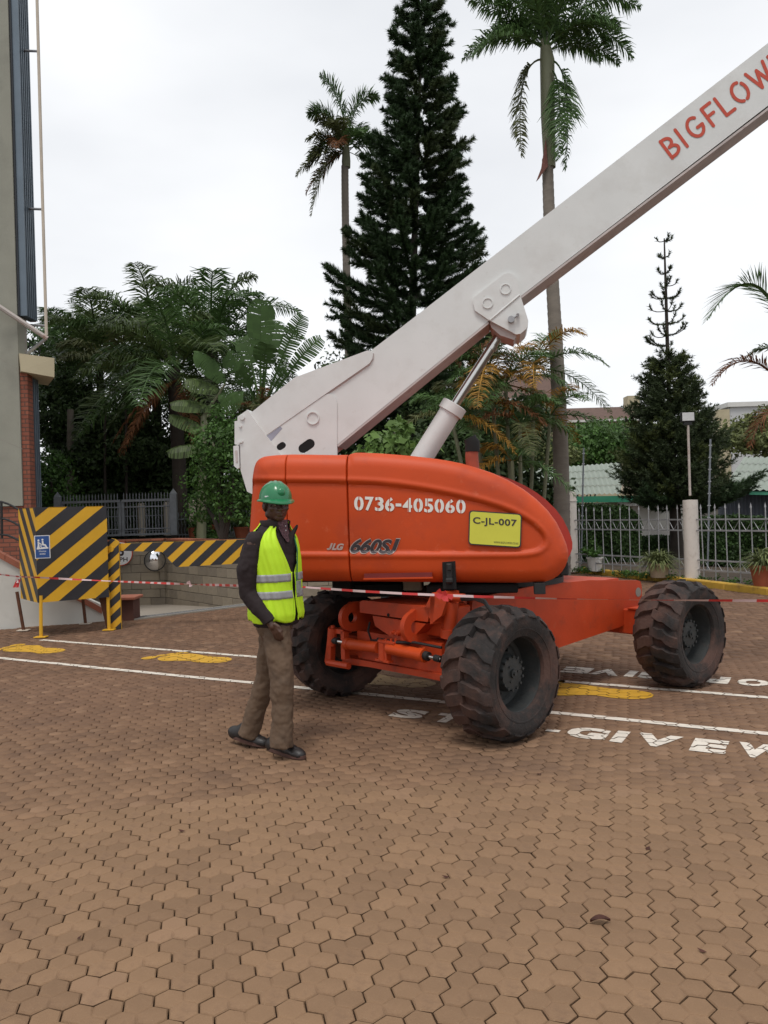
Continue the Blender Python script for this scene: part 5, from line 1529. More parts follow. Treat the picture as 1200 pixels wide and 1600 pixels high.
fb = empty('far_building', P(1180, 800, 70), 'pale grey flat roofed building far away at the right edge', 'building')
a, b = P(1141, 636, 70), P(1290, 630, 70); q = MB(); q.prism([V3(a.x, 70, 0), V3(b.x, 70, 0), V3(b.x, 80, 0), V3(a.x, 80, 0)], EZ*a.z); q.build('wall', M('pale_grey_wall', (.50, .50, .50), .85, .04, .3), fb)
q = MB(); q.prism([V3(a.x-.3, 69.8, a.z), V3(b.x, 69.8, a.z), V3(b.x, 80.2, a.z), V3(a.x-.3, 80.2, a.z)], EZ*.4); q.build('parapet', m_whitew, fb)
fb = empty('far_building', P(1125, 800, 58), 'narrow cream building end showing right of the dense conifer', 'building')
a, b = P(1118, 640, 58), P(1140, 640, 58); q = MB(); q.prism([V3(a.x, 58, 0), V3(b.x, 58, 0), V3(b.x, 60, 0), V3(a.x+.6, 60, 0)], EZ*a.z); q.build('wall', m_beige, fb)
# ------------------------------------------------------------------ vegetation
def nrm_(a): return a/(np.linalg.norm(a, axis=-1, keepdims=True)+1e-9)
def bez(p0, p1, p2, n):
    t = np.linspace(0, 1, n)[:, None]
    return (1-t)**2*np.array(p0)+2*t*(1-t)*np.array(p1)+t*t*np.array(p2)
class TB:
    """collects triangles and quads (as triangles) in numpy"""
    def __init__(s): s.V = []; s.n = 0
    def tris(s, T): s.V.append(np.asarray(T, dtype=np.float32).reshape(-1, 3, 3)); return s
    def quads(s, Q):
        Q = np.asarray(Q, dtype=np.float32).reshape(-1, 4, 3)
        s.Q = getattr(s, 'Q', []); s.Q.append(Q); return s
    def build(s, name, mat, parent=None, kind=None):
        if s.V and not getattr(s, 'Q', None):
            T = np.concatenate(s.V); F = np.arange(len(T)*3).reshape(-1, 3); o = mesh_np(name, T.reshape(-1, 3), F, mat, parent)
        elif not s.V:
            Q = np.concatenate(s.Q); F = np.arange(len(Q)*4).reshape(-1, 4); o = mesh_np(name, Q.reshape(-1, 3), F, mat, parent)
        else:
            Q = np.concatenate(s.Q); T = np.concatenate(s.V+[Q[:, [0,1,2]], Q[:, [0,2,3]]]); F = np.arange(len(T)*3).reshape(-1, 3); o = mesh_np(name, T.reshape(-1, 3), F, mat, parent)
        return tag(o, kind=kind) if kind else o
def foxtail(tb, pts, rad, per_m, w, fwd=.9, core=None):
    """needles round a curved shoot"""
    pts = np.asarray(pts); seg = np.linalg.norm(np.diff(pts, axis=0), axis=1); L = seg.sum(); n = max(6, int(L*per_m))
    cum = np.concatenate(([0], np.cumsum(seg))); t = np.sort(rg.random(n))*L
    i = np.clip(np.searchsorted(cum, t)-1, 0, len(seg)-1); f = ((t-cum[i])/seg[i])[:, None]
    p = pts[i]*(1-f)+pts[i+1]*f; tg = nrm_(pts[i+1]-pts[i])
    rv = rg.normal(size=(n, 3)); rv -= tg*(rv*tg).sum(1, keepdims=True); rv = nrm_(rv)
    taper = (np.minimum(1, (L-t)/(.18*L)+.25)*np.minimum(1, t/(.1*L)+.45))[:, None]
    d = nrm_(rv+tg*fwd*(.6+.6*rg.random((n, 1))))*rad*taper*(.75+.5*rg.random((n, 1)))
    sd = nrm_(np.cross(d, rg.normal(size=(n, 3))))*w
    tb.tris(np.stack([p-sd, p+sd, p+d+tg*.02], axis=1))
    return tb
def tree_tube(name, pts, rs, mat, parent, n=14):
    mb = MB(); mb.tube(pts, rs, n); return mb.build(name, mat, parent, smooth=True)

# ---- tall column pine
def column_pine(base, H, prof, label, ntier, nbr, name='column_pine', rad=.14, lean=(0, 0), z0=.06, mats=(m_pine, m_pine2), shoot=8, upturn=.35, per_m=110, w=.014):
    root = empty(name, base, label, 'conifer tree')
    b = np.array(base)
    top = b+np.array([lean[0], lean[1], H])
    tree_tube('trunk', [Vector(b+(top-b)*t) for t in np.linspace(0, 1, 8)], [max(.02, (.20+.0*t)*(1-t)) for t in np.linspace(0, 1, 8)], m_barkd, root)
    tbs = (TB(), TB()); wood = MB()
    for k in range(ntier):
        u = z0+(1-z0)*(k/(ntier-1))**.93
        c = b+(top-b)*min(u, .995); r = np.interp(u, [p[0] for p in prof], [p[1] for p in prof])
        nb_ = nbr if r > .8 else max(3, nbr-2)
        a0 = rg.random()*6.28
        for j in range(nb_):
            a = a0+2*math.pi*j/nb_+rg.normal()*.16; rr = r*(.78+.34*rg.random())
            d = np.array([math.cos(a), math.sin(a), 0]); zz = rg.normal()*.08
            p0 = c+np.array([0, 0, zz]); p1 = p0+d*rr*.6+np.array([0, 0, -.10*rr]); p2 = p0+d*rr+np.array([0, 0, upturn*rr*.5])
            sp = bez(p0, p1, p2, 8)
            tb_ = tbs[1] if rg.random() < .22 else tbs[0]
            foxtail(tb_, sp[1:], rad*1.12, per_m*1.25, w)
            side = np.cross(d, [0, 0, 1.])
            ns = int(shoot*min(1, rr/1.4))
            for q in range(ns):
                t = .22+.72*(q+.5)/ns; i = t*7; ii = int(i); pp = sp[ii]*(1-(i-ii))+sp[min(ii+1, 7)]*(i-ii)
                s = 1 if q % 2 else -1; l = (.30+.42*rg.random())*min(1.1, .35+rr*.45)*(1.15-.6*t)
                dd = nrm_(d*.95+side*s*.62+np.array([0, 0, rg.normal()*.12])); e = pp+dd*l
                foxtail(tb_, bez(pp, pp+dd*l*.55-np.array([0, 0, .05]), e+np.array([0, 0, .16*l]), 5), rad*.85, per_m, w)
    tbs[0].build('crown', mats[0], root, 'stuff'); tbs[1].build('crown_light_shoots', mats[1], root, 'stuff')
    return root
pb = P(632, 800, 24.0); pb.z = TZ
Hp = 17.6
column_pine((pb.x, pb.y, TZ), Hp, [(0, 2.4), (.14, 2.7), (.3, 2.6), (.44, 2.35), (.52, 1.85), (.59, 1.6), (.70, 1.15), (.81, .95), (.90, .60), (.96, .32), (1, .08)], 'very tall dark column pine rising behind the white boom', 44, 8, lean=(1.1, 0), z0=.03, rad=.18, per_m=330, shoot=5, w=.014, upturn=.6)
# ---- young dense conifer with a bare top, right
cb = P(1057, 830, 22.5); cb.z = .09
r_ = column_pine((cb.x, cb.y, .09), 5.7, [(0, 1.1), (.16, 1.4), (.30, 1.5), (.45, 1.38), (.6, 1.15), (.75, .90), (.9, .65), (1, .42)], 'dense dark conifer with a thin bare leader, behind the floodlight', 30, 9, 'dense_conifer', mats=(m_conif, m_conif2), rad=.13, z0=.27, shoot=12, upturn=.75, per_m=120, w=.013, lean=(-.1, 0))
tb_ = TB(); b = np.array((cb.x-.1, cb.y, 5.6)); Ht = P(1055, 372, 22.5).z-5.6
mb = MB(); mb.tube([Vector(b-np.array([0,0,1.2])), Vector(b+np.array([0, 0, Ht*.5])), Vector(b+np.array([0, 0, Ht]))], [.07, .045, .02], 8)
for k in range(9):
    u = [.14, .22, .32, .42, .52, .62, .72, .85, .98][k]; r0_ = [.66, .62, .52, .50, .44, .36, .26, .17, .24][k]
    for j in range(5 if k < 6 else 4):
        a = rg.random()*6.28; d = np.array([math.cos(a), math.sin(a), 0]); p0 = b+np.array([0, 0, u*Ht]); sp = bez(p0, p0+d*r0_*.8+np.array([0,0,-.04]), p0+d*r0_*.95+np.array([0, 0, .30*r0_+.06]), 6)
        mb.tube([Vector(q) for q in sp], [.013]*5+[.006], 4)
        foxtail(tb_, sp[3:], .10, 190, .013)
        if rg.random() < .6: foxtail(tb_, sp[:5], .07, 150, .012)
mb.build('bare_leader', m_barkd, r_); tb_.build('leader_tufts', m_pine2, r_, 'stuff')
tb_ = TB()
for (x, z, dx) in ((.55, 1.55, 1.9), (.6, 1.75, 2.05), (.5, 1.35, 1.3), (-.45, 1.5, -1.35)):
    for j in range(3):
        p0 = np.array((cb.x, cb.y-.3*j, z+.1*j)); sp = bez(p0, p0+np.array([dx*.6, -.3, -.15]), p0+np.array([dx*.95, -.5-.1*j, .35+.1*j]), 8)
        foxtail(tb_, sp, .13, 170, .013)
        for q in range(9):
            pp = sp[min(7, 1+q*6//9)]; s = 1 if q % 2 else -1; e = pp+np.array([np.sign(dx)*.25, s*.30, .18+.05*rg.normal()]); foxtail(tb_, bez(pp, (pp+e)/2, e, 4), .11, 150, .013)
tb_.build('long_low_branches', m_pine, r_, 'stuff')

# ---- palms
def frond(p0, az, el, L, mat, root, droop=1.0, nl=46, ll=.55, lw=.020, ldroop=.45, tip=.35, bare=.14, twist=0, name='frond', vee=.5, ragged=.12, path=None):
    """one feather leaf: rachis + two rows of leaflets"""
    d = np.array([math.cos(az)*math.cos(el), math.sin(az)*math.cos(el), math.sin(el)]); h = np.array([math.cos(az), math.sin(az), 0.])
    p0 = np.array(p0, float); p1 = p0+d*L*.55; p2 = p0+d*L*.72+h*L*.22+np.array([0, 0, -droop*L*.48])
    if path: p0, p1, p2 = (np.array(q, float) for q in path); L = np.linalg.norm(p1-p0)+np.linalg.norm(p2-p1)
    sp = bez(p0, p1, p2, 14); tgs = nrm_(np.gradient(sp, axis=0))
    t = np.repeat(np.linspace(bare, .995, nl), 2); n = len(t); sgn = np.tile([-1., 1.], nl)[:, None]
    t = np.clip(t+rg.normal(size=n)*.004, 0, .999)
    i = (t*13).astype(int); f = (t*13-i)[:, None]; p = sp[i]*(1-f)+sp[np.minimum(i+1, 13)]*f; tg = nrm_(tgs[i]*(1-f)+tgs[np.minimum(i+1, 13)]*f)
    sd = nrm_(np.cross(tg, [0, 0, 1.])+1e-6); up = nrm_(np.cross(sd, tg))
    prof = (np.sin(np.pi*np.clip((t-bare)/(1-bare)*.86+.12, 0, 1))**.6*(1-tip*t))[:, None]
    l = ll*prof*(1+rg.normal(size=(n, 1))*ragged)
    dr = nrm_(sd*sgn*1.0+tg*(.55+.25*rg.random((n, 1)))+up*(vee*(rg.random((n, 1))*1.2-.25)))
    m = p+dr*l*.55; e = m+nrm_(dr-np.array([0, 0, 1.])*ldroop*(.7+.8*rg.random((n, 1))))*l*.5
    wv = nrm_(tg+rg.normal(size=(n, 3))*.25)*lw
    tb_ = TB()
    tb_.quads(np.stack([p-wv*.45, p+wv*.45, m+wv, m-wv], axis=1)); tb_.quads(np.stack([m-wv, m+wv, e+wv*.12, e-wv*.12], axis=1))
    # rachis as a three sided strip
    rw_ = np.linspace(.028, .005, 14)[:, None]*(L/2.2)
    s2 = nrm_(np.cross(tgs, [0, 0, 1.])+1e-6); u2 = nrm_(np.cross(s2, tgs))
    A = sp-s2*rw_; B = sp+s2*rw_; C = sp-u2*rw_
    for X, Y in ((A, B), (B, C), (C, A)): tb_.quads(np.stack([X[:-1], Y[:-1], Y[1:], X[1:]], axis=1))
    return tb_.build(name, mat, root)
def palm(base, top, rb, rt, label, fronds, barkm=m_bark, shaft=None, name='palm_tree', grp=None):
    root = empty(name, base, label, 'palm tree', grp)
    b, t = Vector(base), Vector(top); n = 15
    pts = [b.lerp(t, i/(n-1)) for i in range(n)]
    mid = (t-b); 
    mb = MB()
    # ringed trunk
    pp = []; rr = []
    k = max(10, int((t-b).length/.16))
    for i in range(k+1):
        u = i/k; c = b.lerp(t, u)+V3(.05*math.sin(u*5), 0, 0)*(1 if (t-b).length > 4 else .3); r = rb+(rt-rb)*u
        pp += [c, c+V3(0,0,.03)]; rr += [r*1.035, r*.985]
    mb.tube(pp, rr, 16); mb.build('trunk', barkm, root, smooth=True)
    if shaft:
        s = MB(); L, rs = shaft; s.tube([t-V3(0,0,.05), t+V3(0,0,L*.2), t+V3(.01,0,L*.6), t+V3(.03,0,L)], [rt*1.15, rs, rs*.85, rs*.45], 16); s.build('crownshaft', m_shaft, root, smooth=True)
    for f in fronds: frond(root=root, **f)
    return root
def FP_(a, b, c, mat=m_frond, **k): return dict(p0=a, az=0, el=0, L=1, mat=mat, path=(P(*a), P(*b), P(*c)), **k)
def FR(p0, az, el, L, mat=m_frond, **k): return dict(p0=p0, az=R(az), el=R(el), L=L, mat=mat, **k)
# royal palm right of centre (trunk crosses behind the boom)
Y1 = 17.0
pt, pbm = P(857, 268, Y1), P(876, 830, Y1); pbm.z = .09
c1 = P(852, 78, Y1); c1t = np.array(c1)
fr_ = []
spec = [(172, 40, 2.3, 1.0), (150, 62, 2.2, .8), (200, 25, 2.1, 1.1), (10, 30, 2.0, .9), (-8, 50, 2.3, .8), (28, 45, 2.1, .9), (60, 65, 2.2, .6), (120, 70, 2.3, .5), (240, 60, 2.2, .7), (300, 62, 2.2, .7), (330, 35, 2.0, 1.0), (95, 85, 2.4, .3), (270, 80, 2.3, .3), (350, 75, 2.3, .4), (185, 72, 2.4, .5)]
for az, el, L, dp in spec: fr_.append(FR(c1t+rg.normal(size=3)*.04, az, el, L, m_frond, droop=dp, nl=90, ll=.55, lw=.018, ldroop=.9, vee=.9))
Y = Y1
for q in (((846, 92, Y), (803, 95, Y), (815, 246, Y-.1), m_frondg, .42), ((866, 95, Y-.2), (896, 110, Y-.3), (884, 266, Y-.3), m_frond, .55), ((864, 110, Y-.2), (880, 130, Y-.4), (872, 250, Y-.5), m_frond, .5), ((858, 62, Y), (935, 10, Y), (988, 92, Y), m_frond, .55), ((846, 62, Y), (800, 20, Y), (728, -5, Y), m_frond, .5), ((846, 62, Y), (810, 40, Y+.4), (770, 45, Y+.8), m_frond, .42), ((860, 60, Y), (930, -30, Y), (1000, 12, Y), m_frond, .5)):
    fr_.append(FP_(q[0], q[1], q[2], q[3], nl=100, ll=q[4]*1.15, lw=.019, ldroop=.8, vee=.9, bare=.22))
r1_ = palm(tuple(pbm), tuple(P(859, 250, Y1)), .185, .115, 'tall slender royal palm whose trunk passes behind the boom', fr_, shaft=None)
mb = MB(); mb.tube([P(859, 262, Y1), P(856, 180, Y1), P(855, 95, Y1), P(851, 62, Y1)], [.125, .15, .155, .09], 16); mb.build('crownshaft', m_shaft, r1_, smooth=True)
mb = MB(); mb.prism([P(u, v, Y1-.17) for u, v in [(853,215),(856,260),(848,270),(843,278),(838,283),(846,262)]], V3(0,.04,0)); mb.build('hanging_sheath', M('dry_sheath', (.16, .06, .045), .8, .2, 5), r1_)
# palm behind the column pine on the left
Y2 = 29.0
pt, pbm = P(541, 260, Y2), P(545, 800, Y2); pbm.z = TZ
c2 = np.array(P(541, 235, Y2)); fr_ = []
for az, el, L, dp, m_ in [(95, 85, 2.6, .1, m_frondg), (150, 76, 2.2, .4, m_frondg), (30, 72, 2.3, .5, m_frond), (8, 48, 2.2, .7, m_frond), (200, 70, 2.3, .5, m_frondg), (170, 35, 1.9, 1.0, m_frond), (185, 5, 1.9, 1.1, m_frondg), (178, -22, 1.9, 1.2, m_frondr), (2, 15, 2.1, 1.0, m_frond), (350, -25, 1.8, 1.2, m_frond), (250, 60, 1.8, .8, m_frondg), (300, 50, 1.9, .9, m_frond), (195, 52, 2.2, .8, m_frondg), (260, 20, 1.6, 1.2, m_frondr), (100, 60, 2.2, .6, m_frondg)]:
    fr_.append(FR(c2+rg.normal(size=3)*.08, az, el, L, m_, droop=dp, nl=56, ll=.60, lw=.026, ldroop=.6, vee=.8))
for q in (((541, 240, Y2), (505, 232, Y2), (486, 338, Y2), m_frondg), ((541, 222, Y2), (500, 205, Y2), (480, 268, Y2), m_frondg), ((541, 205, Y2), (530, 140, Y2), (500, 118, Y2), m_frond), ((543, 215, Y2), (556, 140, Y2), (592, 152, Y2), m_frond), ((543, 225, Y2), (575, 190, Y2), (590, 260, Y2), m_frond), ((540, 215, Y2), (505, 160, Y2), (482, 180, Y2), m_frond)):
    fr_.append(FP_(q[0], q[1], q[2], q[3], nl=120, ll=.78, lw=.021, ldroop=.5, vee=.8))
palm(tuple(pbm), tuple(pt), .15, .13, 'palm with thin pale trunk and browning fronds left of the column pine', fr_, shaft=(.9, .16))
# palm entering at the right edge
Y3 = 15.0
c3 = np.array(P(1290, 640, Y3)); pbm = P(1296, 830, Y3); pbm.z = .09
fr_ = [FP_((1262, 660, Y3), (1205, 330, Y3), (1104, 500, Y3), m_frond, nl=80, ll=.85, lw=.012, ldroop=.10, vee=.1, bare=.32, tip=.3), FP_((1262, 665, Y3), (1180, 500, Y3), (1112, 602, Y3), m_frondr, nl=56, ll=.60, lw=.014, ldroop=.3, bare=.35),
       FP_((1265, 670, Y3), (1195, 600, Y3), (1172, 700, Y3), m_frondr, nl=50, ll=.60, lw=.014, ldroop=.4, bare=.25), FP_((1265, 660, Y3), (1225, 500, Y3+.3), (1165, 560, Y3+.4), m_frondb, nl=50, ll=.42, lw=.013, bare=.35)]
for az in (20, 75, 310, 250): fr_.append(FR(c3, az, 55, 2.6, m_frond, droop=.9, nl=44, ll=.5, lw=.016))
palm(tuple(pbm), tuple(Vector(c3)), .12, .10, 'palm standing beyond the right edge, only its arching fronds in the photo', fr_)

# ---- the group of palms on the left
def crown(c, n, L, seed, mats, ll=.88, lw=.024, dp=(.5, 1.1), elr=(-10, 82), nl=64, vee=.7):
    r = random.Random(seed); out = []
    for i in range(n):
        u = (i+.5)/n; az = i*137.5+r.uniform(-12, 12); el = elr[1]+(elr[0]-elr[1])*u**1.1
        m_ = mats[int(r.random()*len(mats))] if isinstance(mats, (list, tuple)) else mats
        out.append(FR(np.array(c)+np.array([r.gauss(0, .05), r.gauss(0, .05), r.gauss(0, .06)]), az, el, L*r.uniform(.82, 1.1), m_, droop=dp[0]+(dp[1]-dp[0])*u, nl=nl, ll=ll*r.uniform(.9, 1.1), lw=lw, ldroop=r.uniform(.5, .9), vee=vee))
    return out
G1 = 'cluster of dark green palms behind the grey gate'
mixg = [m_frond, m_frond, m_frondb]
for (u, vc, Y, n, L, vb, rb, lab, sd) in (
    (244, 545, 27.5, 24, 4.3, 800, .17, 'palm with a broad drooping crown above the middle of the grey gate', 1),
    (332, 535, 23.5, 26, 3.6, 800, .24, 'tallest palm of the left cluster, upright crown beside the broad leaves', 2),
    (158, 560, 27.5, 22, 3.9, 800, .15, 'leftmost palm of the cluster, low crown next to the canopy slab', 3),
    (200, 605, 25.5, 18, 3.1, 800, .12, 'lower palm in front of the cluster with pale lit fronds', 4),
    (275, 578, 21.0, 20, 3.1, 800, .20, 'palm with dry reddish hanging fronds and a dark trunk', 5),
    (108, 570, 28.5, 18, 3.2, 800, .15, 'thin palm crown just right of the beige canopy slab', 6)):
    c = P(u, vc, Y); b = P(u+3, vb, Y); b.z = TZ
    fr_ = crown(c, n, L, sd, mixg if sd != 4 else [m_frondb, m_frondg], dp=(.35, 1.1), elr=(-25, 80))
    if sd == 5:
        for az, el, dp in ((200, -22, 1.3), (215, -30, 1.4), (185, -35, 1.3), (230, -25, 1.4), (170, -28, 1.4), (300, -40, 1.2)): fr_.append(FR(np.array(c)+np.array([.1, -.15, -.25]), az, el, 1.9, m_frondr, droop=dp, nl=50, ll=.5, lw=.018, ldroop=.9, vee=.3))
    palm(tuple(b), tuple(c), rb, rb*.8, lab, fr_, barkm=m_barkd, grp=None)

# ---- broad torn leaves (traveller's palm kind)
def broadleaf(p0, d, L, W, root, mat=m_banana, droop=.5, tear=.0, name='leaf', fold=.35, stalk=.45, face=None):
    d = nrm_(np.array(d, float)); p0 = np.array(p0, float); h = np.array([d[0], d[1], 0.]); h = h/(np.linalg.norm(h)+1e-6)
    p1 = p0+d*L*.6; p2 = p0+d*L*.85+h*L*.2*droop+np.array([0, 0, -droop*L*.35])
    sp = bez(p0, p1, p2, 40); tg = nrm_(np.gradient(sp, axis=0))
    sd = np.cross(tg, [0, 0, 1.]) if face is None else np.cross(tg, np.array(face, float)); sd = nrm_(sd+1e-6); up = nrm_(np.cross(sd, tg))
    tb_ = TB(); i0 = int(40*stalk); n = 40-i0; Q = []
    for s in (-1, 1):
        gapc = 0
        for i in range(i0, 39):
            u0 = (i-i0)/n; u1 = (i+1-i0)/n
            w0 = W*math.sin(math.pi*min(1, u0*.93+.05))**.5; w1 = W*math.sin(math.pi*min(1, u1*.93+.05))**.5
            a, b = sp[i], sp[i+1]; sag = up*(-.0)
            dn = np.array([0, 0, -1.])*fold*(.9+(.5*(rg.random()-.5) if (tear > .5) else 0)); gapc = 0
            shr = (rg.uniform(.1, .5) if rg.random() < tear else 0)
            o0 = a+(sd[i]*s+tg[i]*.35+dn*.5)*w0*.5; o1 = b+(sd[i+1]*s+tg[i+1]*.35+dn*.5)*w1*.5
            e0 = o0+(sd[i]*s*.75+tg[i]*.35+dn*1.1)*w0*.5; e1 = o1+(sd[i+1]*s*.75+tg[i+1]*.35+dn*1.1)*w1*.5
            if tear: b2 = b-(b-a)*shr*.3; o1 = o1-(o1-o0)*shr; e1 = e1-(e1-e0)*min(.8, shr*2)
            else: b2 = b
            Q.append([a, b2, o1, o0]); Q.append([o0, o1, e1, e0])
    tb_.quads(np.array(Q))
    rw_ = np.linspace(.035, .006, 40)[:, None]; A = sp-sd*rw_; B = sp+sd*rw_; C = sp-up*rw_
    for X, Y in ((A, B), (B, C), (C, A)): tb_.quads(np.stack([X[:-1], Y[:-1], Y[1:], X[1:]], axis=1))
    return tb_.build(name, mat, root)
Y4 = 19.5
b4 = P(408, 700, Y4); tp = empty('travellers_palm', (b4.x, b4.y, TZ), "fan shaped plant with big torn paddle leaves behind the boom's tail", 'broadleaf palm')
mb = MB(); mb.tube([V3(b4.x, b4.y, TZ), P(408, 640, Y4)], [.22, .18], 12); mb.build('trunk', m_barkd, tp)
c4 = np.array(P(408, 650, Y4))
for (u, v, W, tr, yy, dp, st) in ((404, 452, .40, .35, .0, .12, .40), (383, 500, .32, .45, .5, .35, .45), (470, 470, .30, .75, -.2, .25, .40), (498, 505, .28, .8, .2, .35, .42), (360, 530, .30, .5, -.3, .5, .45), (425, 480, .36, .4, .8, .2, .45), (540, 540, .26, .8, -.4, .7, .5), (345, 600, .26, .45, -.5, .8, .4), (445, 560, .34, .6, -.6, .5, .45), (375, 560, .30, .5, -.8, .4, .45), (415, 520, .34, .5, -.7, .3, .5)):
    e = np.array(P(u, v, Y4+yy)); d = e-c4; L = np.linalg.norm(d)*1.12
    d = d+np.array([0, 0, L*.12*dp])
    broadleaf(c4, d, L, W, tp, tear=tr, droop=dp*.8, stalk=st, fold=.25, face=(0.15, -1, .35))
for k in range(26):
    e = np.array(P(rg.uniform(370, 470), rg.uniform(560, 640), Y4+rg.uniform(-.4, .4))); frond(c4+rg.normal(size=3)*.1, math.atan2(*(e-c4)[[1, 0]]), R(rg.uniform(20, 80)), rg.uniform(.9, 1.5), m_frondg if k % 3 else m_frondr, tp, droop=.8, nl=20, ll=.25, lw=.012, name='small_frond')
# banana leaves in the middle of the cluster
Y5 = 19.0; b5 = P(312, 760, Y5); bn = empty('banana_plant', (b5.x, b5.y, TZ), 'banana like plant with broad bluish leaves between the palms', 'broadleaf plant')
mb = MB(); mb.tube([V3(b5.x, b5.y, TZ), P(318, 650, Y5)], [.12, .07], 10); mb.build('stem', m_shaft, bn)
for (u0, v0, u, v, W, dp) in ((352, 600, 305, 530, .30, .6), (345, 612, 290, 585, .26, .8), (335, 640, 268, 622, .22, .7), (330, 680, 262, 640, .22, .5), (335, 700, 266, 700, .22, .7), (330, 650, 380, 600, .34, .6)):
    a = np.array(P(u0, v0, Y5)); e = np.array(P(u, v, Y5-.3)); L = np.linalg.norm(e-a)*1.1
    broadleaf(a, e-a+np.array([0, 0, .2]), L, W, bn, m_frondb if u < 300 else m_banana, tear=.35, droop=dp, stalk=.06, fold=.8, face=(0.1, -.8, .6))
    mb = MB(); mb.tube([P(318, 650, Y5), Vector(a)], [.04, .025], 6); mb.build('leaf_stalk', m_shaft, bn)

# ---- areca clump with orange fronds, right of the lift cylinder
Y6 = 15.5
b6 = P(800, 800, Y6); ar = empty('areca_palm', (b6.x, b6.y, .09), 'clump of areca palms with green and orange fronds behind the hood', 'palm clump')
r = random.Random(5)
for i, (u, v, n, L) in enumerate(((790, 600, 9, 1.9), (835, 575, 10, 2.0), (740, 640, 8, 1.7), (812, 660, 8, 1.6), (765, 570, 8, 1.8), (860, 650, 7, 1.5), (730, 590, 8, 1.7), (800, 720, 6, 1.3), (705, 650, 6, 1.5))):
    Y = Y6+r.uniform(-.5, .9); c = P(u, v, Y); b = P(800+(u-800)*.5, 800, Y); b.z = .09
    mb = MB(); mb.tube([b, b.lerp(c, .5)+V3(.04,0,0), c], [.045, .04, .035], 8); mb.build('stem', m_olivestem if 'm_olivestem' in globals() else m_shaft, ar, smooth=True)
    for k in range(n):
        q = r.random(); m_ = m_frond if q < .62 else (m_frondy if q < .80 else (m_frondr if q < .92 else m_frondg))
        u_ = (k+.5)/n
        if u_ > .7 and r.random() < .5: m_ = m_frondy
        frond(np.array(c), R(k*137+r.uniform(0, 40)), R(78-88*u_), L*r.uniform(.7, 1.0), m_, ar, droop=.6+.6*u_, nl=56, ll=.46, lw=.012, ldroop=.6, vee=.6)

# ---- broadleaf masses
def clump(tb_, c, rx, ry, rz, n, size, shell=.55, flat=.3, asp=.55):
    th = rg.normal(size=(n, 3)); th = nrm_(th); rr = (shell+(1-shell)*rg.random((n, 1)))**.8
    # lumpy outline
    ph = rg.random(3)*6.28
    lump = 1+.16*np.sin(th[:, :1]*5+ph[0])+.14*np.sin(th[:, 1:2]*6+ph[1])+.14*np.sin(th[:, 2:]*5+ph[2])
    p = np.array(c)+th*rr*lump*np.array([rx, ry, rz])
    nn = nrm_(th*.7+rg.normal(size=(n, 3))*.6+np.array([0, 0, flat])); a = nrm_(np.cross(nn, rg.normal(size=(n, 3)))); b = np.cross(nn, a)
    s = size*(.6+.8*rg.random((n, 1)))
    tb_.quads(np.stack([p-a*s*.5, p+b*s*asp*.5, p+a*s*.5, p-b*s*asp*.5], axis=1)); return tb_
def bush(name, label, cat, spec, mat, trunk=None, barkm=m_barkd, size=.09, dens=900, leafname='foliage', grp=None, shell=.55):
    """spec: (u, v, Y, rx, rz) in pixels for centre, metres for radii"""
    u, v, Y = spec[0][:3]; p = P(u, v, Y); zb = TZ if p.x < -1 or (trunk and trunk == 'terrace') else .09
    root = empty(name, (p.x, p.y, zb), label, cat, grp)
    tb_ = TB()
    for (u, v, Y, rx, rz) in spec:
        c = P(u, v, Y); clump(tb_, c, rx, rx*.9, rz, int(dens*rx*rz*4), size, shell)
        if trunk is not None:
            mb = MB(); b0 = V3(p.x, p.y, zb); mb.tube([b0, b0.lerp(c, .45)+V3(rnd.gauss(0,.1), 0, .2), c], [.07, .045, .015], 6); mb.build('branch', barkm, root)
    tb_.build(leafname, mat, root, 'stuff'); return root
bush('green_shrub', 'bright green leafy tree spilling beside the tail of the boom', 'tree', [(345, 700, 16.8, .75, .5), (365, 745, 16.6, .6, .6), (330, 745, 16.9, .55, .5), (372, 700, 16.9, .55, .6), (375, 790, 16.6, .45, .45), (350, 670, 17.2, .35, .25), (320, 790, 17.4, .45, .4), (338, 650, 17.4, .2, .3)], m_shrub, trunk='terrace', size=.085, dens=900)
bush('green_shrub', 'mid green shrub behind the edge of the office building', 'shrub', [(80, 760, 21, .7, .7), (75, 725, 21.5, .5, .5), (95, 800, 21, .7, .5), (66, 790, 21, .5, .5)], m_shrub, trunk='terrace', size=.11, dens=600)
bush('fern_leaved_shrub', 'light green feathery shrub between boom and hood', 'shrub', [(612, 692, 13.5, .40, .28), (645, 700, 13.6, .38, .22), (590, 700, 13.5, .35, .25), (625, 668, 13.8, .25, .2), (580, 712, 13.4, .35, .2)], m_light, trunk=1, size=.16, dens=420, shell=.35)
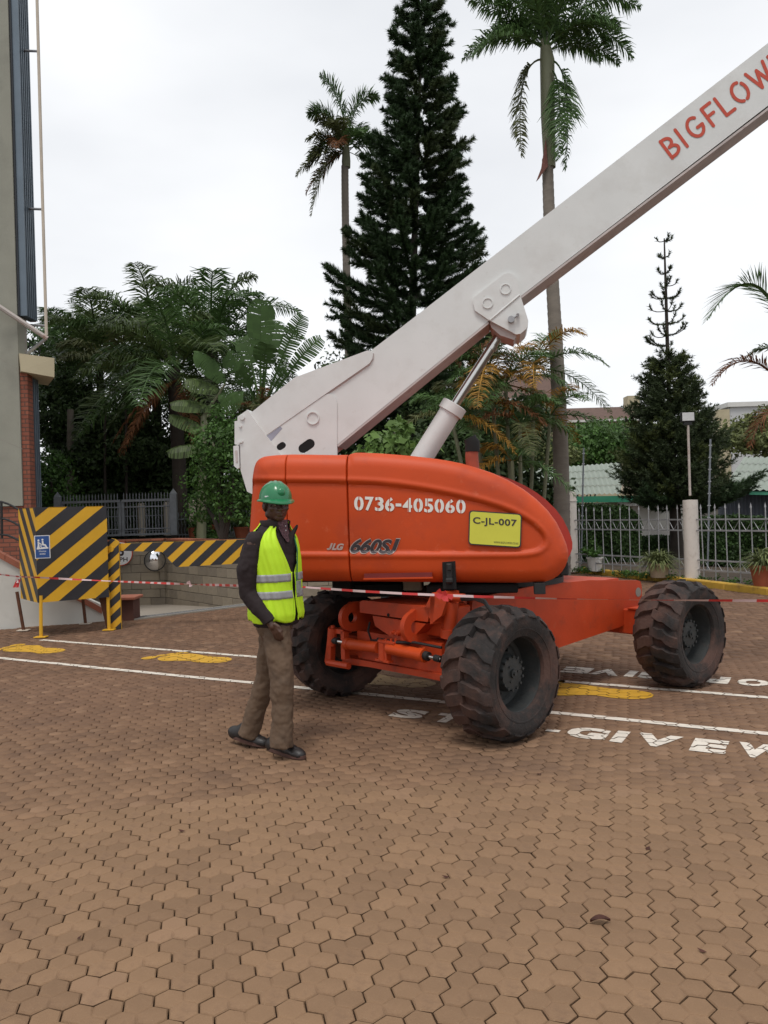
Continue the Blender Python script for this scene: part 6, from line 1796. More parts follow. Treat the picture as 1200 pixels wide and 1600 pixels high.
# dark wood behind the cluster: trees one can still tell apart by their trunks
for k, (u, vt, Y, rx, lab) in enumerate(((120, 640, 25.5, 1.7, 'dark dense tree behind the leftmost palm, right of the canopy slab'), (190, 690, 24.4, 1.6, 'dark feathery tree with thin trunk behind the left of the gate'), (240, 680, 24.8, 1.5, 'dark feathery tree behind the right of the gate'), (310, 660, 26.5, 1.9, 'dark tree behind the banana leaves'), (150, 720, 23.8, 1.4, 'low dark tree behind the middle of the gate'), (395, 660, 30, 2.0, 'dark tree behind the tail of the boom'))):
    c = P(u, vt, Y); root = empty('dark_tree', (c.x, c.y, TZ), lab, 'tree', None); tb_ = TB()
    hgt__ = c.z-TZ
    for q in range(9):
        f = q/8; clump(tb_, (c.x+rg.normal()*.4, c.y+rg.normal()*.5, TZ+.5+hgt__*f*1.0), rx*(1.0-.35*f)*.8, rx*.7, max(.7, hgt__*.2), 2100, .15, .2)
    tree_tube('trunk', [V3(c.x, c.y, TZ), V3(c.x+.1, c.y, c.z)], [.13, .05], m_barkd, root, 8)
    tb_.build('foliage', m_shrubd, root, 'stuff')
for (u, Y, r_t, vt, lab) in ((110, 23.2, .13, 640, 'pale trunk standing left behind the gate'), (164, 22.9, .05, 640, 'thin dark trunk rising behind the left leaf of the gate'), (197, 22.9, .05, 640, 'thin dark trunk rising behind the gate stile')):
    b = P(u, 830, Y); t_ = P(u, vt, Y); root = empty('tree_trunk', (b.x, b.y, TZ), lab, 'tree trunk'); tree_tube('trunk', [V3(b.x, b.y, TZ), t_], [r_t, r_t*.7], m_bark if r_t > .1 else m_barkd, root, 10)
# araucaria tips and a sparse tree far left
ab = P(88, 800, 34); column_pine((ab.x, ab.y, TZ), P(88, 484, 34).z-TZ, [(0, 2.0), (.5, 1.9), (.8, .9), (1, .1)], 'distant dark pine whose tip shows beside the office building', 22, 5, rad=.2, per_m=45, shoot=5, w=.03, lean=(0, 0), upturn=.4)
root = empty('sparse_tree', (P(140, 800, 36).x, 36, TZ), 'thin airy tree with few leaves against the sky on the left', 'tree')
mb = MB(); tb_ = TB(); o_ = np.array(P(140, 560, 36))
mb.tube([V3(o_[0], 36, TZ), Vector(o_)], [.16, .1], 8)
for k in range(38):
    e = np.array(P(rg.uniform(100, 182), rg.uniform(468, 560), 36+rg.uniform(-.8, .8))); sp = bez(o_+rg.normal(size=3)*.2, (o_+e)/2+np.array([0, 0, .3]), e, 5)
    mb.tube([Vector(p) for p in sp], [.03, .022, .016, .01, .008], 4)
    clump(tb_, e, .35, .35, .22, 26, .14, .1)
    clump(tb_, sp[3], .3, .3, .2, 10, .12, .1)
mb.build('branches', m_barkd, root); tb_.build('foliage', m_shrubd, root, 'stuff')
# bamboo like tips
root = empty('thin_conifer', (P(105, 800, 30).x, 30, TZ), 'soft green tree crown between the slab and the first palm', 'tree'); tb_ = TB()
for k in range(14): c = P(rg.uniform(75, 135), rg.uniform(510, 600), 30); clump(tb_, c, .5, .5, .6, 260, .13, .2)
tree_tube('trunk', [V3(P(105, 800, 30).x, 30, TZ), P(105, 560, 30)], [.12, .05], m_barkd, root, 8); tb_.build('foliage', m_shrub, root, 'stuff')
# dark lower mass behind boom, under the pine
for (u, v, Y, rx, rz, lab) in ((560, 640, 27, 1.9, 1.6, 'dark undergrowth tree below the column pine, left of the cylinder'), (700, 690, 21, 1.5, 1.5, 'dark tree behind the lift cylinder'), (640, 600, 29, 2.6, 1.8, 'dark leafy tree under the boom at the foot of the pine'), (760, 700, 20, 1.5, 1.3, 'dark tree behind the areca clump')):
    c = P(u, v, Y); root = empty('dark_tree', (c.x, c.y, TZ if c.x < 3 and Y > 20 else .09), lab, 'tree'); tb_ = TB()
    for q in range(8): clump(tb_, (c.x+rg.normal()*rx*.5, c.y+rg.normal()*.5, c.z-q*.22*rz+rz*.5), rx*.7, rx*.6, rz*.6, 1100, .16, .2)
    tree_tube('trunk', [V3(c.x, c.y, .1), V3(c.x, c.y, c.z)], [.15, .06], m_barkd, root, 8); tb_.build('foliage', m_shrubd, root, 'stuff')

# ---- right side greenery
def hedge(label, u0, u1, vt, Y, zb, depth, mat=m_hedge, n=26000, dy=0):
    a = P(u0, vt, Y); b = P(u1, vt, Y+dy); root = empty('clipped_hedge', ((a.x+b.x)/2, (a.y+b.y)/2, zb), label, 'hedge'); tb_ = TB()
    A = np.array([a.x, a.y]); B = np.array([b.x, b.y]); L = np.linalg.norm(B-A); h = (a.z+b.z)/2-zb
    face = rg.random(n); t = rg.random(n)[:, None]; z = rg.random(n); y = rg.random(n)
    bump = .06*np.sin(t[:, 0]*L*2.2)+.05*np.sin(t[:, 0]*L*5.3+z*4)
    front = face < .5; top = ~front
    z = np.where(top, 1+rg.normal(size=n)*.03, z); y = np.where(front, rg.normal(size=n)*.05, y)
    round_ = np.clip(np.minimum(t[:, 0], 1-t[:, 0])*L/.35, 0, 1); zz = zb+z*h*(.72+.28*np.sqrt(round_))+bump*.5
    xy = A+(B-A)*t; p = np.stack([xy[:, 0], xy[:, 1]+y*depth+bump, zz], axis=1)
    nn = nrm_(rg.normal(size=(n, 3))*.7+np.where(front[:, None], [0, -1, .2], [0, 0, 1.])); a_ = nrm_(np.cross(nn, rg.normal(size=(n, 3)))); b_ = np.cross(nn, a_); s = .07*(.6+.8*rg.random((n, 1)))
    tb_.quads(np.stack([p-a_*s*.5, p+b_*s*.3, p+a_*s*.5, p-b_*s*.3], axis=1)); tb_.build('foliage', mat, root, 'stuff')
    mb = MB(); mb.prism([V3(A[0]+.12, A[1]+.12, zb), V3(B[0]-.12, B[1]+.12, zb), V3(B[0]-.12, B[1]+depth, zb), V3(A[0]+.12, A[1]+depth, zb)], EZ*(h*.86)); mb.build('inner_branches', m_barkd, root)
hedge('rounded dark hedge behind the fence between the two white posts', 868, 1000, 795, 21.8, .09, 1.0)
hedge('low clipped hedge behind the fence, right of the second post', 1090, 1320, 812, 19.5, .09, .9, dy=-2)
hedge('dark hedge low behind the trunk of the dense conifer', 990, 1070, 842, 23.0, .09, .8, n=12000)
for (lab, spec, mat, dens, sz) in (
    ('dark green tree mass left of the dense conifer, above the green roof', [(905, 700, 52, 2.5, 1.5), (945, 700, 52, 2.3, 1.8), (970, 690, 53, 2.0, 1.4), (890, 715, 51, 1.9, 1.0), (930, 682, 54, 1.6, 1.1)], m_shrub, 260, .24),
    ('olive green tree at the right edge above the shed roof', [(1178, 668, 44, 1.6, 1.0), (1215, 672, 44, 1.8, 1.4), (1160, 690, 43, 1.5, .7), (1195, 690, 43, 1.9, .8)], m_olive, 260, .24),
    ('olive bush behind the royal palm trunk', [(858, 702, 48, 1.8, .8), (840, 712, 48, 1.7, .7), (872, 712, 47, 1.7, .6)], m_olive, 300, .2)):
    bush('background_tree', lab, 'tree', spec, mat, trunk=1, size=sz, dens=dens, shell=.3)
# wood closing the horizon far behind
tb_ = TB()
for k in range(90):
    u = rg.uniform(-500, 1700); Y = rg.uniform(85, 110); c = P(u, 800, Y); clump(tb_, (c.x, c.y, 1.0+rg.random()*2), 5.5, 3, 3.2+rg.random()*1.5, 420, .95, .4)
tag(tb_.build('far_wood', m_shrubd), 'far off line of trees closing the horizon', kind='stuff')

# ---- pot plants
def tuft(root, o, n, L, mat, spread=70, w=.012, name='leaf_tuft', up=20):
    P0 = np.array(o)[None, :]+rg.normal(size=(n, 3))*np.array([.05, .05, .01]); az = rg.random(n)*6.28; el = np.radians(90-up-rg.random(n)*spread)
    d = np.stack([np.cos(az)*np.cos(el), np.sin(az)*np.cos(el), np.sin(el)], 1); l = (L*(.6+.5*rg.random(n)))[:, None]
    m = P0+d*l*.6; e = m+nrm_(d-np.array([0, 0, .9]))*l*.45; sd = nrm_(np.cross(d, [0, 0, 1.]))*w
    tb_ = TB(); tb_.quads(np.stack([P0-sd*.6, P0+sd*.6, m+sd, m-sd], 1)); tb_.quads(np.stack([m-sd, m+sd, e+sd*.1, e-sd*.1], 1)); return tb_.build(name, mat, root, 'stuff')
m_grass = leaf('grassy_leaf_blades', (.17, .20, .085), .4, .3, .5)
e, o = POTS['beige']; tuft(e, o, 340, .55, m_grass, 75, .014)
e, o = POTS['terra']; tuft(e, o, 320, .58, m_grass, 70, .015)
e, o = POTS['white']; tb_ = TB(); 
for k in range(9): clump(tb_, np.array(o)+np.array([rg.normal()*.11, rg.normal()*.08, .10+rg.random()*.14]), .12, .12, .09, 60, .085, .2)
clump(tb_, np.array(o)+np.array([-.02, 0, .42]), .09, .09, .16, 70, .075, .2); clump(tb_, np.array(o)+np.array([.2, -.05, -.05]), .08, .08, .12, 50, .07, .2)
tb_.build('foliage', m_shrub, e, 'stuff')
e, o = POTS['t1']; tuft(e, o, 90, 1.0, m_frond, 50, .022)
e, o = POTS['t2']; tuft(e, o, 60, .6, m_shrub, 60, .02)
e, o = POTS['t3']; tuft(e, o, 60, .8, m_frond, 50, .02)
bush('fern', 'bushy green fern hanging over the terrace wall beside the pots', 'fern', [(325, 838, 19.6, .30, .16), (318, 830, 19.7, .22, .2), (333, 843, 19.5, .25, .1)], m_shrub, trunk='terrace', size=.09, dens=2600)
# weeds along the foot of the fence
tb_ = TB()
for k in range(60):
    t = rg.random()*2.2-.05; p = F1.lerp(F2, t)+V3(rg.normal()*.12, rg.normal()*.1, 0); clump(tb_, (p.x, p.y, .12), .16, .12, .07+.05*rg.random(), 40, .055, .2)
tag(tb_.build('weeds', m_shrub), 'low weeds growing along the foot of the garden fence', 'weeds', kind='stuff')
# ------------------------------------------------------------------ the worker
DM = 5.55
mf = G(430, 1178)
man = empty('person', (mf.x, mf.y, 0), 'worker in green hard hat and yellow reflective vest walking in front of the lift', 'person')
def W(u, v, dd=0.0): return P(u, v, DM+dd)
def capsule(mb, a, b, ra, rb, n=14, k=5):
    a, b = Vector(a), Vector(b); d = (b-a).normalized(); pts = []; rs = []
    for i in range(k): w = math.pi/2*(1-i/k); pts.append(a-d*ra*math.sin(w)); rs.append(max(ra*math.cos(w), .0008))
    for i in range(4): t = i/3; pts.append(a.lerp(b, t)); rs.append(ra+(rb-ra)*t)
    for i in range(1, k+1): w = math.pi/2*i/k; pts.append(b+d*rb*math.sin(w)); rs.append(max(rb*math.cos(w), .0008))
    mb.tube(pts, rs, n)
def chain(mb, pts, rs):
    for i in range(len(pts)-1): capsule(mb, pts[i], pts[i+1], rs[i], rs[i+1])
TEX = {}
def remesh(mb, name, mat, parent, voxel=.006, smooth_=4, disp=None):
    o = mb.build('tmp', mat, None)
    m = o.modifiers.new('r', 'REMESH'); m.mode = 'VOXEL'; m.voxel_size = voxel; m.use_smooth_shade = True
    if smooth_: s = o.modifiers.new('s', 'SMOOTH'); s.iterations = smooth_; s.factor = .5
    if disp:
        for st, sc in disp:
            key = sc
            if key not in TEX:
                t = bpy.data.textures.new('folds', 'CLOUDS'); t.noise_scale = sc; t.noise_depth = 1; TEX[key] = t
            d = o.modifiers.new('d', 'DISPLACE'); d.texture = TEX[key]; d.strength = st; d.mid_level = .5; d.texture_coords = 'GLOBAL'
    dg = bpy.context.evaluated_depsgraph_get(); dg.update()
    me = bpy.data.meshes.new_from_object(o.evaluated_get(dg)); bpy.data.objects.remove(o)
    off = OFF[parent.name]; me.transform(Matrix.Translation(-off))
    me.materials.clear(); me.materials.append(mat)
    return link(name, me, parent)
m_skin = M('dark_brown_skin', (.075, .037, .024), .42, .12, 20, .0006, 200)
m_jacket = M('dark_maroon_jacket', (.015, .0075, .0085), .85, .12, 8, .0012, 240)
m_trouser = M('brown_trousers', (.115, .072, .044), .85, .12, 5, .0015, 220, dirt=((.07, .048, .033), .5, 6, .52))
m_vest = M('neon_yellow_vest', (.52, .80, .018), .65, .05, 6, .0008, 160)
m_tape = M('silver_reflective_tape', (.30, .30, .31), .4, .06, 14, .0006, 90)
m_shoe = M('black_leather_shoe', (.018, .016, .016), .45, .2, 14, .001, 90)
m_sole = M('worn_brown_sole', (.085, .040, .030), .8, .2, 9)
m_hat = M('green_hard_hat', (.010, .17, .062), .28, .06, 4, coat=.3)
# facing directions
FB = V3(.87, -.49, 0).normalized(); LB = V3(.49, .87, 0).normalized()      # body: forward, his left
fh = R(27); HFv = V3(math.sin(fh), -math.cos(fh), -.03).normalized(); HL = HFv.cross(EZ).normalized()*-1; HUv = HL.cross(HFv)*-1
if HUv.z < 0: HUv = -HUv
# joints
hipR, kneeR, ankR = W(431, 984, -.05), W(441, 1068, -.12), W(440, 1154, -.14)
hipL, kneeL, ankL = W(427, 984, .08), W(415, 1066, .13), W(388, 1141, .18)
shR, elR, wrR = W(396, 850, -.12), W(389, 926, -.10), W(421, 972, -.17)
shL, elL, wrL = W(442, 852, .15), W(436, 915, .26), W(428, 955, .30)
neck = W(430, 822, .01); hd = W(431, 789, -.01)
# ---- body: one continuous surface
B = MB()
chain(B, [hipR, kneeR, ankR], [.066, .048, .036]); chain(B, [hipL, kneeL, ankL], [.066, .048, .036])
chain(B, [(hipR+hipL)/2, W(428, 930, .02), W(426, 870, .03)], [.11, .11, .12]); chain(B, [shR, shL], [.055, .055])
chain(B, [shR, elR, wrR], [.05, .038, .026]); chain(B, [shL, elL, wrL], [.05, .038, .026])
chain(B, [W(426, 868, .03), neck, W(431, 808, .0)], [.085, .060, .058])
def hand(B, wr, dirv, side, palmn):
    """dirv: along the fingers, side: towards the thumb, palmn: palm side"""
    d = dirv.normalized(); s = side.normalized(); p_ = palmn.normalized()
    B.sphere(wr+d*.045, .040, .018, .050, (s, p_, d), 14, 10); capsule(B, wr-d*.02, wr+d*.03, .025, .026)
    for k, (off, L) in enumerate(((.030, .072), (.011, .080), (-.008, .074), (-.026, .058))):
        b0 = wr+d*.082+s*off; c1 = (d*.86+p_*.5+s*off*2.4).normalized(); c2 = (d*.45+p_*.9+s*off*2).normalized()
        p1 = b0+c1*L*.5; p2 = p1+c2*L*.45
        chain(B, [wr+d*.05+s*off*.9, b0, p1, p2], [.0105, .0105, .0095, .0078])
    t0 = wr+d*.02+s*.028; t1 = t0+(s*.75+d*.65+p_*.4)*.034; t2 = t1+(s*.25+d*.9+p_*.5)*.034
    chain(B, [t0, t1, t2], [.014, .0115, .0095])
hdR = (W(438, 998, -.19)-wrR).normalized()
hand(B, wrR+hdR*.005, hdR, V3(.75, -.5, .25), V3(-.2, .6, -.25))
hand(B, wrL, V3(-.1, .1, -1), FB, -LB)
# head
HS_ = 1.12
def Hp(x, f, z): return hd+HL*x*HS_+HFv*f*HS_+HUv*z*1.04      # x to his left
HA = (HL, HFv, HUv)
def HSP(mb, c, rx, ry, rz, ax, n, m): mb.sphere(c, rx*HS_, ry*HS_, rz*1.05, ax, n, m)
HSP(B, Hp(0, -.010, .045), .076, .096, .092, HA, 24, 18)
HSP(B, Hp(0, .022, -.030), .062, .066, .085, HA, 24, 18)
HSP(B, Hp(0, .052, -.082), .036, .032, .028, HA, 16, 12)
HSP(B, Hp(0, .040, -.060), .048, .042, .035, HA, 16, 12)
for s in (-1, 1):
    HSP(B, Hp(s*.038, .055, -.022), .026, .022, .022, HA, 14, 10)
    HSP(B, Hp(s*.030, .078, .020), .026, .012, .010, HA, 14, 8)
    HSP(B, Hp(s*.030, .070, .002), .0145, .013, .0115, HA, 14, 10)
    HSP(B, Hp(s*.0125, .090, -.030), .010, .011, .009, HA, 12, 8)
    HSP(B, Hp(s*.074, -.004, -.008), .010, .019, .032, HA, 12, 10)
    HSP(B, Hp(s*.050, -.005, -.060), .018, .030, .026, HA, 12, 10)
chain(B, [Hp(0, .078, .012), Hp(0, .094, -.012), Hp(0, .103, -.028)], [.0085, .0105, .0125])
chain(B, [Hp(-.020, .082, -.052), Hp(0, .094, -.048), Hp(.020, .082, -.052)], [.0065, .0088, .0065])
chain(B, [Hp(-.018, .080, -.064), Hp(0, .091, -.065), Hp(.018, .080, -.064)], [.0065, .0095, .0065])
body = remesh(B, 'body', m_skin, man, .0045, 3)
eyes = MB()
for s in (-1, 1):
    e = MB(); e.sphere(Hp(s*.030, .0765, .001), .0098, .0085, .0068, HA, 12, 8); ob = e.build('eye', M('eye_white', (.30, .25, .22), .3, .0), man, smooth='all')
    e = MB(); e.sphere(Hp(s*.030+.002, .0828, .001), .0044, .003, .0044, HA, 10, 6); e.build('iris', m_black, ob, smooth='all')
h_ = MB(); HSP(h_, Hp(0, -.016, .045), .0785, .096, .095, HA, 24, 18)
HSP(h_, Hp(0, -.045, -.01), .073, .055, .055, HA, 20, 14)
remesh(h_, 'hair', M('black_hair', (.008, .006, .006), .9, .2, 60, .002, 300), man, .006, 2)
# ---- hard hat
hat_c = Hp(0, -.004, .040)
tilt = (HFv*1-HUv*.02).normalized(); hx = HL; hf = tilt; hu = hx.cross(hf); hu = -hu if hu.z < 0 else hu
mb = MB(); n = 48; rows = []
RX, RF, RZ = .112, .136, .122
for i in range(15):
    a = math.pi/2*i/14; rr, zz = math.cos(a)**.85, math.sin(a)
    row = []
    for k in range(n):
        w = 2*math.pi*k/n; x = RX*rr*math.sin(w); f = RF*rr*math.cos(w)
        zr = 0
        for cx in (-.030, 0, .030):
            if True: zr += .0065*math.exp(-((x-cx)/.0075)**2)*(math.sin(a) if f > -.2 else 0)
        row.append(hat_c+hx*x+hf*f+hu*(RZ*zz+zr))
    rows.append(row)
brim = []
for (dr, dz) in ((.010, -.004), (.016, -.010), (.014, -.016)):
    row = []
    for k in range(n):
        w = 2*math.pi*k/n; ex = .045*max(0, math.cos(w))**2.2; 
        row.append(hat_c+hx*((RX+dr)*math.sin(w))+hf*((RF+dr+ex)*math.cos(w))+hu*(dz-.018*max(0, math.cos(w))**2*(1 if dr > .01 else .5)))
    brim.append(row)
inner = [hat_c+hx*((RX-.004)*math.sin(2*math.pi*k/n))+hf*((RF-.004)*math.cos(2*math.pi*k/n))+hu*(-.006) for k in range(n)]
allr = [inner]+brim[::-1]+rows
V = [p for r__ in allr for p in r__]
F = [(i*n+k, i*n+(k+1)%n, (i+1)*n+(k+1)%n, (i+1)*n+k) for i in range(len(allr)-1) for k in range(n)]
mb.add(V, F); mb.build('hard_hat', m_hat, man, smooth=True)
# front shield bump of the hat and a small side mark
mb = MB(); mb.sphere(hat_c+hf*(RF*.86)+hu*.045, .030, .022, .034, (hx, hf, hu), 16, 10); mb.build('hat_front_shield', m_hat, man, smooth='all')
mb = MB(); c = hat_c-hx*RX*.80+hf*RF*.56+hu*.02; mb.box(c, .003, .030, .009, ((-hx*.8+hf*.56).normalized(), (hx*.56+hf*.8).normalized(), hu)); mb.build('hat_mark', m_signw, man)
mb = MB(); mb.lathe([(.080, -.012), (.086, .01), (.082, .03)], hat_c-hu*.0, hu, hx, hf, 30); mb.build('hat_band', m_black, man)
# ---- torso loft used for jacket and vest
def px(u, v, d): return W(u, v, d)
TS = [ # z pixel row, centre u, centre depth, half width (sideways), half depth (front to back)
 (976, 432, .03, .165, .135), (958, 432, .03, .180, .150), (932, 431, .03, .178, .146), (902, 429, .03, .182, .148), (876, 427, .03, .192, .148), (855, 426, .03, .196, .136), (841, 426, .035, .184, .118), (831, 427, .035, .150, .096), (824, 428, .03, .105, .080), (815, 430, .02, .078, .074)]
TS = [(W(u, v, d), a, b) for v, u, d, a, b in TS]
zs_ = [t[0].z for t in TS]
def tors(z, th, off=0.0):
    """point on the torso at height z, angle th from forward towards his left"""
    i = 0
    while i < len(TS)-2 and z > zs_[i+1]: i += 1
    t = (z-zs_[i])/(zs_[i+1]-zs_[i]); c = TS[i][0].lerp(TS[i+1][0], t); a = TS[i][1]*(1-t)+TS[i+1][1]*t; b = TS[i][2]*(1-t)+TS[i+1][2]*t
    cs, sn = math.cos(th), math.sin(th); e = .82
    x = (a+off)*math.copysign(abs(sn)**e, sn); y = (b+off)*math.copysign(abs(cs)**e, cs)
    return V3(c.x, c.y, z)+LB*x+FB*y
J = MB(); NT = 40; rows = []
zz = [zs_[0]+(zs_[-1]-zs_[0])*k/26 for k in range(27)]
V = [tors(z, 2*math.pi*k/NT) for z in zz for k in range(NT)]
F = [(i*NT+k, i*NT+(k+1)%NT, (i+1)*NT+(k+1)%NT, (i+1)*NT+k) for i in range(26) for k in range(NT)]+[tuple(range(NT))[::-1], tuple(range(26*NT, 27*NT))]
J.add(V, F)
chain(J, [W(399, 846, -.10), W(388, 890, -.11), elR+V3(.0, .0, .0), W(405, 951, -.14), wrR-hdR*.035], [.074, .080, .066, .058, .047])
chain(J, [shL, elL, wrL], [.072, .060, .048])
remesh(J, 'jacket', m_jacket, man, .0075, 5, [(.014, .085), (.006, .03)])
cu_ = MB(); cu_.tube([wrR-hdR*.06, wrR-hdR*.002], [.047, .044], 18); cu_.build('jacket_cuff', m_jacket, man, smooth=True)
# collars: jacket collar standing open, checked shirt collar
m_check = M('checked_shirt', (.11, .055, .065), .85, .45, 120, detail=0)
def collar(name, mat, r0, z0, z1, a0, a1, th, flare, cen):
    mb = MB(); n = 26; V = []
    for i in range(n+1):
        w = a0+(a1-a0)*i/n
        for z, rr in ((z0, r0), ((z0+z1)/2, r0+flare*.4), (z1, r0+flare)):
            lift_ = -.030*max(0, math.cos(w))**3
            V.append(cen+LB*(math.sin(w)*rr*1.05)+FB*(math.cos(w)*rr)+EZ*(z+lift_))
    F = [(i*3+j, i*3+j+1, i*3+4+j, i*3+3+j) for i in range(n) for j in range(2)]
    mb.add(V, F); o = mb.build(name, mat, man, smooth='all', fix=False); s = o.modifiers.new('t', 'SOLIDIFY'); s.thickness = th; return o
ncen = W(430, 819, .015)
collar('shirt_collar', m_check, .070, -.02, .030, R(10), R(350), .004, .006, ncen)
collar('jacket_collar', m_jacket, .086, -.045, .030, R(42), R(318), .008, .012, ncen)
# open lapel standing off on his left, shirt front
mb = MB(); mb.prism([W(450, 836, -.10), W(463, 820, -.12), W(463, 824, -.12), W(458, 836, -.12), W(455, 852, -.12)], V3(.01, .012, 0)); mb.build('jacket_lapel', m_jacket, man)
mb = MB(); V = []
for z, w0, w1 in ((W(0, 825).z, -.70, .60), (W(0, 837).z, -.42, .36), (W(0, 850).z, -.18, .18), (W(0, 860).z, -.03, .03)):
    for k in range(7): w = w0+(w1-w0)*k/6; V.append(tors(z, w, .007))
mb.add(V, [(i*7+k, i*7+k+1, i*7+8+k, i*7+7+k) for i in range(3) for k in range(6)]); mb.build('shirt_front', m_check, man, smooth='all', fix=False)
for v in (835, 842): 
    mb = MB(); c = tors(W(0, v).z, .02 if v > 840 else .06, .010); mb.tube([c, c+FB*.003], .0045, 10); mb.build('shirt_button', m_signw, man)
# ---- vest: loft open at the front, arm holes at the sides
def vest_top(w):
    """height of the upper edge at angle w (from forward, positive to his left)"""
    aw = abs(w); zsh = W(0, 829).z; zarm = W(0, 900).z; zv = W(0, 908).z
    if aw < R(40): t = (aw-R(4))/R(38); return zv+(zsh-zv)*max(0, t)**.85
    if aw < R(62): return zsh
    if aw < R(90): t = (aw-R(62))/R(28); return zsh+(zarm-zsh)*sm(min(1, t*1.0))
    if aw < R(108): return zarm
    if aw < R(132): t = (aw-R(108))/R(24); return zarm+(zsh+.01-zarm)*sm(t)
    return zsh+.012
def vest(name, mat, off, zlo, zhi, w0=R(3), w1=R(357), full=True, n=110, m=40, th=.003, wob=1):
    mb = MB(); V = []
    for i in range(n+1):
        w = w0+(w1-w0)*i/n; ws = w if w <= math.pi else w-2*math.pi
        zt = vest_top(ws) if full else zhi
        zl = zlo+(.010*math.sin(w*5) if full else 0)
        for j in range(m+1):
            t = j/m; z = zl+(zt-zl)*t
            flare = .005*max(0, (W(0, 930).z-z)/.2)
            fold = wob*(.0045*math.sin(w*11+z*9)*(1-.5*t)+.004*math.sin(w*23+z*27))
            V.append(tors(z, w, off+flare+fold))
    F = [(i*(m+1)+j, (i+1)*(m+1)+j, (i+1)*(m+1)+j+1, i*(m+1)+j+1) for i in range(n) for j in range(m)]
    mb.add(V, F); o = mb.build(name, mat, man, smooth='all', fix=False); s = o.modifiers.new('t', 'SOLIDIFY'); s.thickness = th; s.offset = 1
    return o
zhem = W(430, 970, -.05).z
vest('reflective_vest', m_vest, .012, zhem, 0)
for v0, v1 in ((918, 908), (944, 934)): vest('reflective_band', m_tape, .0165, W(0, v0+2).z, W(0, v1).z, R(3.5), R(356.5), False, m=4, th=.002)
for (wa, wb) in ((3, 5), (355, 357)):
    vest('vest_edge_binding', m_vest, .0165, zhem, W(0, 906).z, R(wa), R(wb), False, n=3, m=30, th=.003)
# lanyard and badge
mb = MB(); pts = [tors(W(0, v).z, a, .026) for v, a in ((842, .42), (872, .24), (900, .12), (922, .06))]
for a, b in zip(pts[:-1], pts[1:]): mb.add([a-LB*.007, a+LB*.007, b+LB*.007, b-LB*.007], [(0,1,2,3)])
mb.build('green_lanyard', M('lanyard_green', (.01, .16, .07), .6, .1, 9), man)
mb = MB(); c = tors(W(0, 930).z, .08, .036); mb.box(c, .055, .004, .085, (LB, FB, EZ), bev=.0015); mb.build('badge', M('badge_holder', (.25, .28, .26), .3, .2, 30), man)
# ---- trousers
T = MB()
waist = [tors(W(0, 962).z, 0, 0)]
T.sphere(W(429, 978, .03), .150, .108, .10, (LB, FB, EZ), 24, 14)
chain(T, [W(432, 985, -.045), W(437, 1025, -.085), kneeR], [.098, .090, .078])
T.tube([kneeR, W(441, 1112, -.13), W(440, 1150, -.135), W(439, 1166, -.135)], [.078, .074, .078, .084], 18)
chain(T, [W(426, 985, .08), W(421, 1022, .10), kneeL], [.094, .086, .074])
T.tube([kneeL, W(401, 1104, .155), W(392, 1136, .17), W(388, 1150, .175)], [.074, .069, .073, .079], 18)
remesh(T, 'trousers', m_trouser, man, .0075, 5, [(.018, .13), (.014, .045)])
for (c, r) in ((W(439, 1160, -.135), .084), (W(390, 1144, .17), .076)):
    pass
# ---- shoes
def shoe(heel, toe, lift_=.0, roll=0):
    a, b = Vector(heel), Vector(toe); d = (b-a); L = d.length; d = d.normalized(); s = d.cross(EZ).normalized(); u = s.cross(d)
    S = MB()
    for t, r, h in ((.10, .038, .056), (.28, .041, .070), (.46, .043, .060), (.64, .048, .047), (.80, .050, .040), (.91, .043, .034)):
        S.sphere(a+d*(L*t)+u*(h*.72), r, .075 if t < .9 else .04, h*.95, (s, d, u), 16, 12)
    capsule(S, a+d*L*.24+u*.05, a+d*L*.27+u*.095, .034, .034)
    o = remesh(S, 'shoe', m_shoe, man, .006, 4)
    so_ = MB(); n = 26; ring = []
    for k in range(n):
        w = 2*math.pi*k/n; x = math.cos(w); y = math.sin(w)
        wd = .051+.006*x if x > 0 else .043
        ring.append(a+d*(L*(.5+.53*x))+s*(wd*math.copysign(abs(y)**.75, y)))
    so_.add([p+u*.002 for p in ring]+[p+u*.024 for p in ring], [(k, (k+1)%n, n+(k+1)%n, n+k) for k in range(n)]+[tuple(range(n))[::-1], tuple(range(n, 2*n))])
    ob = so_.build('shoe_sole', m_sole, man, smooth=True)
    la = MB()
    for k in range(4):
        t = .42+.07*k; c = a+d*(L*t)+u*(.100-.014*k); la.tube([c-s*.022-u*.006, c+u*.004, c+s*.022-u*.006], .0032, 6)
    la.build('shoe_lace', m_black, man)
gR0, gR1 = G(421, 1172), G(474, 1187); gR0.z = .004; gR1.z = .004
shoe(gR0, gR1)
gL0, gL1 = G(364, 1162), G(416, 1168); gL0.z = .045; gL1.z = .004
shoe(gL0+V3(0, 0, 0), gL1)

# ------------------------------------------------------------------ red and white tape
m_tr = M('tape_red', (.52, .03, .03), .45, .08, 9); m_tw = M('tape_white', (.60, .44, .44), .45, .05, 9)
tape = empty('barrier_tape', P(300, 913, 10.5), 'red and white barrier tape stretched from the striped box past the worker to the lift', 'barrier tape')
TP = [(-60, 890, 13.0), (28, 901, 11.9), (55, 902, 11.25), (120, 905.5, 11.5), (173, 908, 11.75), (297, 913, 9.5), (372, 915, 7.6), (470, 917, 6.25), (560, 923.5, 5.72), (640, 928, 5.45), (692, 930, 5.30), (740, 932, 5.2), (870, 935.5, 5.0), (1000, 937.5, 4.8), (1260, 939, 4.5)]
pts = [P(*p) for p in TP]
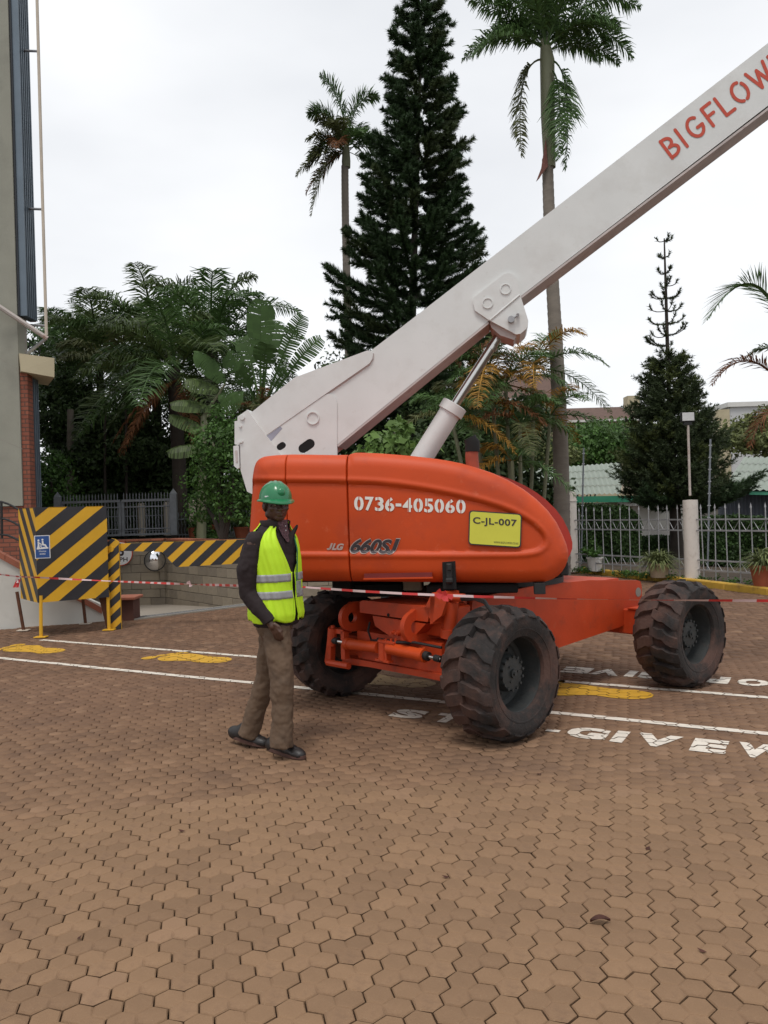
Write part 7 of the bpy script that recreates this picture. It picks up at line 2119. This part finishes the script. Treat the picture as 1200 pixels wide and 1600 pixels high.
# resample
samp = []; 
for a, b in zip(pts[:-1], pts[1:]):
    n = max(2, int((b-a).length/.06))
    for i in range(n): samp.append(a.lerp(b, i/n))
samp.append(pts[-1])
rv, wv_ = MB(), MB(); acc = 0; state = 0; tw = 0
for i in range(len(samp)-1):
    a, b = samp[i], samp[i+1]; L = (b-a).length
    tw0 = .9*math.sin(acc*1.1)+.5*math.sin(acc*3.1); tw1 = .9*math.sin((acc+L)*1.1)+.5*math.sin((acc+L)*3.1)
    wd = .022 if a.y > 7 else .0135
    u0 = V3(0, -math.sin(tw0)*1.0, math.cos(tw0))*wd*.62; u1 = V3(0, -math.sin(tw1), math.cos(tw1))*wd*.62
    mbx = rv if int(acc/(.14)) % 2 == 0 else wv_
    mbx.add([a-u0, b-u1, b+u1, a+u0], [(0,1,2,3)]); acc += L
tag(rv.build('red_sections', m_tr, tape, fix=False), kind='stuff'); tag(wv_.build('white_sections', m_tw, tape, fix=False), kind='stuff')
def knot(u, v, d, lab):
    mb = MB()
    for k in range(5):
        a = rnd.uniform(0, 6.28); c = P(u, v, d); e = c+V3(math.cos(a)*.04, -.01, math.sin(a)*.035); s = V3(-math.sin(a), 0, math.cos(a))*.016
        mb.add([c-s*.4, e-s, e+s, c+s*.4], [(0,1,2,3)])
    tag(mb.build('tape_knot', m_tr if rnd.random() < .6 else m_tw, tape, fix=False), kind='stuff')
knot(297, 912, 9.48, ''); knot(690, 928, 5.28, ''); knot(698, 931, 5.27, ''); knot(28, 907, 11.85, '')
mb = MB(); 
for dx in (0, 5):
    a, b = P(28+dx*.4, 905, 11.85), P(22+dx, 918, 11.85); mb.add([a-V3(.02,0,0), b-V3(.02,0,0), b+V3(.02,0,0), a+V3(.02,0,0)], [(0,1,2,3)])
tag(mb.build('tape_tail', m_tr, tape, fix=False), kind='stuff')
# dry leaf on the paving
lf = G(938, 1443); e = empty('dead_leaf', (lf.x, lf.y, 0), 'curled brown dead leaf lying on the paving at lower right', 'leaf')
mb = MB(); V = []
for i in range(7):
    t = i/6; w = .018*math.sin(math.pi*(t*.9+.05)); x = -.04+.08*t
    for s in (-1, 0, 1): V.append(V3(lf.x+x, lf.y+s*w, .006+.010*abs(s)+.012*math.sin(t*3)))
mb.add(V, [(i*3+j, i*3+j+1, i*3+4+j, i*3+3+j) for i in range(6) for j in range(2)]); mb.build('leaf_blade', M('dead_leaf_brown', (.06, .022, .015), .7, .3, 30), e, fix=False)
for k, (u, v) in enumerate(((120, 1470), (703, 1372), (290, 1300), (1010, 1330), (562, 1297), (846, 1210), (40, 1255), (1105, 1490))):
    q = G(u, v); mb = MB(); a = rnd.uniform(0, 6.28); L = rnd.uniform(.012, .03)
    mb.add([V3(q.x, q.y, .006), V3(q.x+math.cos(a)*L, q.y+math.sin(a)*L*.6, .008), V3(q.x+math.cos(a+.5)*L*1.6, q.y+math.sin(a+.5)*L*1.6, .012), V3(q.x+math.cos(a+1.1)*L, q.y+math.sin(a+1.1)*L, .006)], [(0,1,2,3)])
    tag(mb.build('leaf_scrap', MATS['dead_leaf_brown'], None, fix=False), 'tiny brown scrap of dead leaf on the paving, '+('lower left', 'left of curled leaf', 'below the worker', 'above curled leaf', 'centre', 'below front tyre', 'left edge', 'lowest right')[k], 'leaf scrap', 'scraps of dead leaf scattered on the paving')
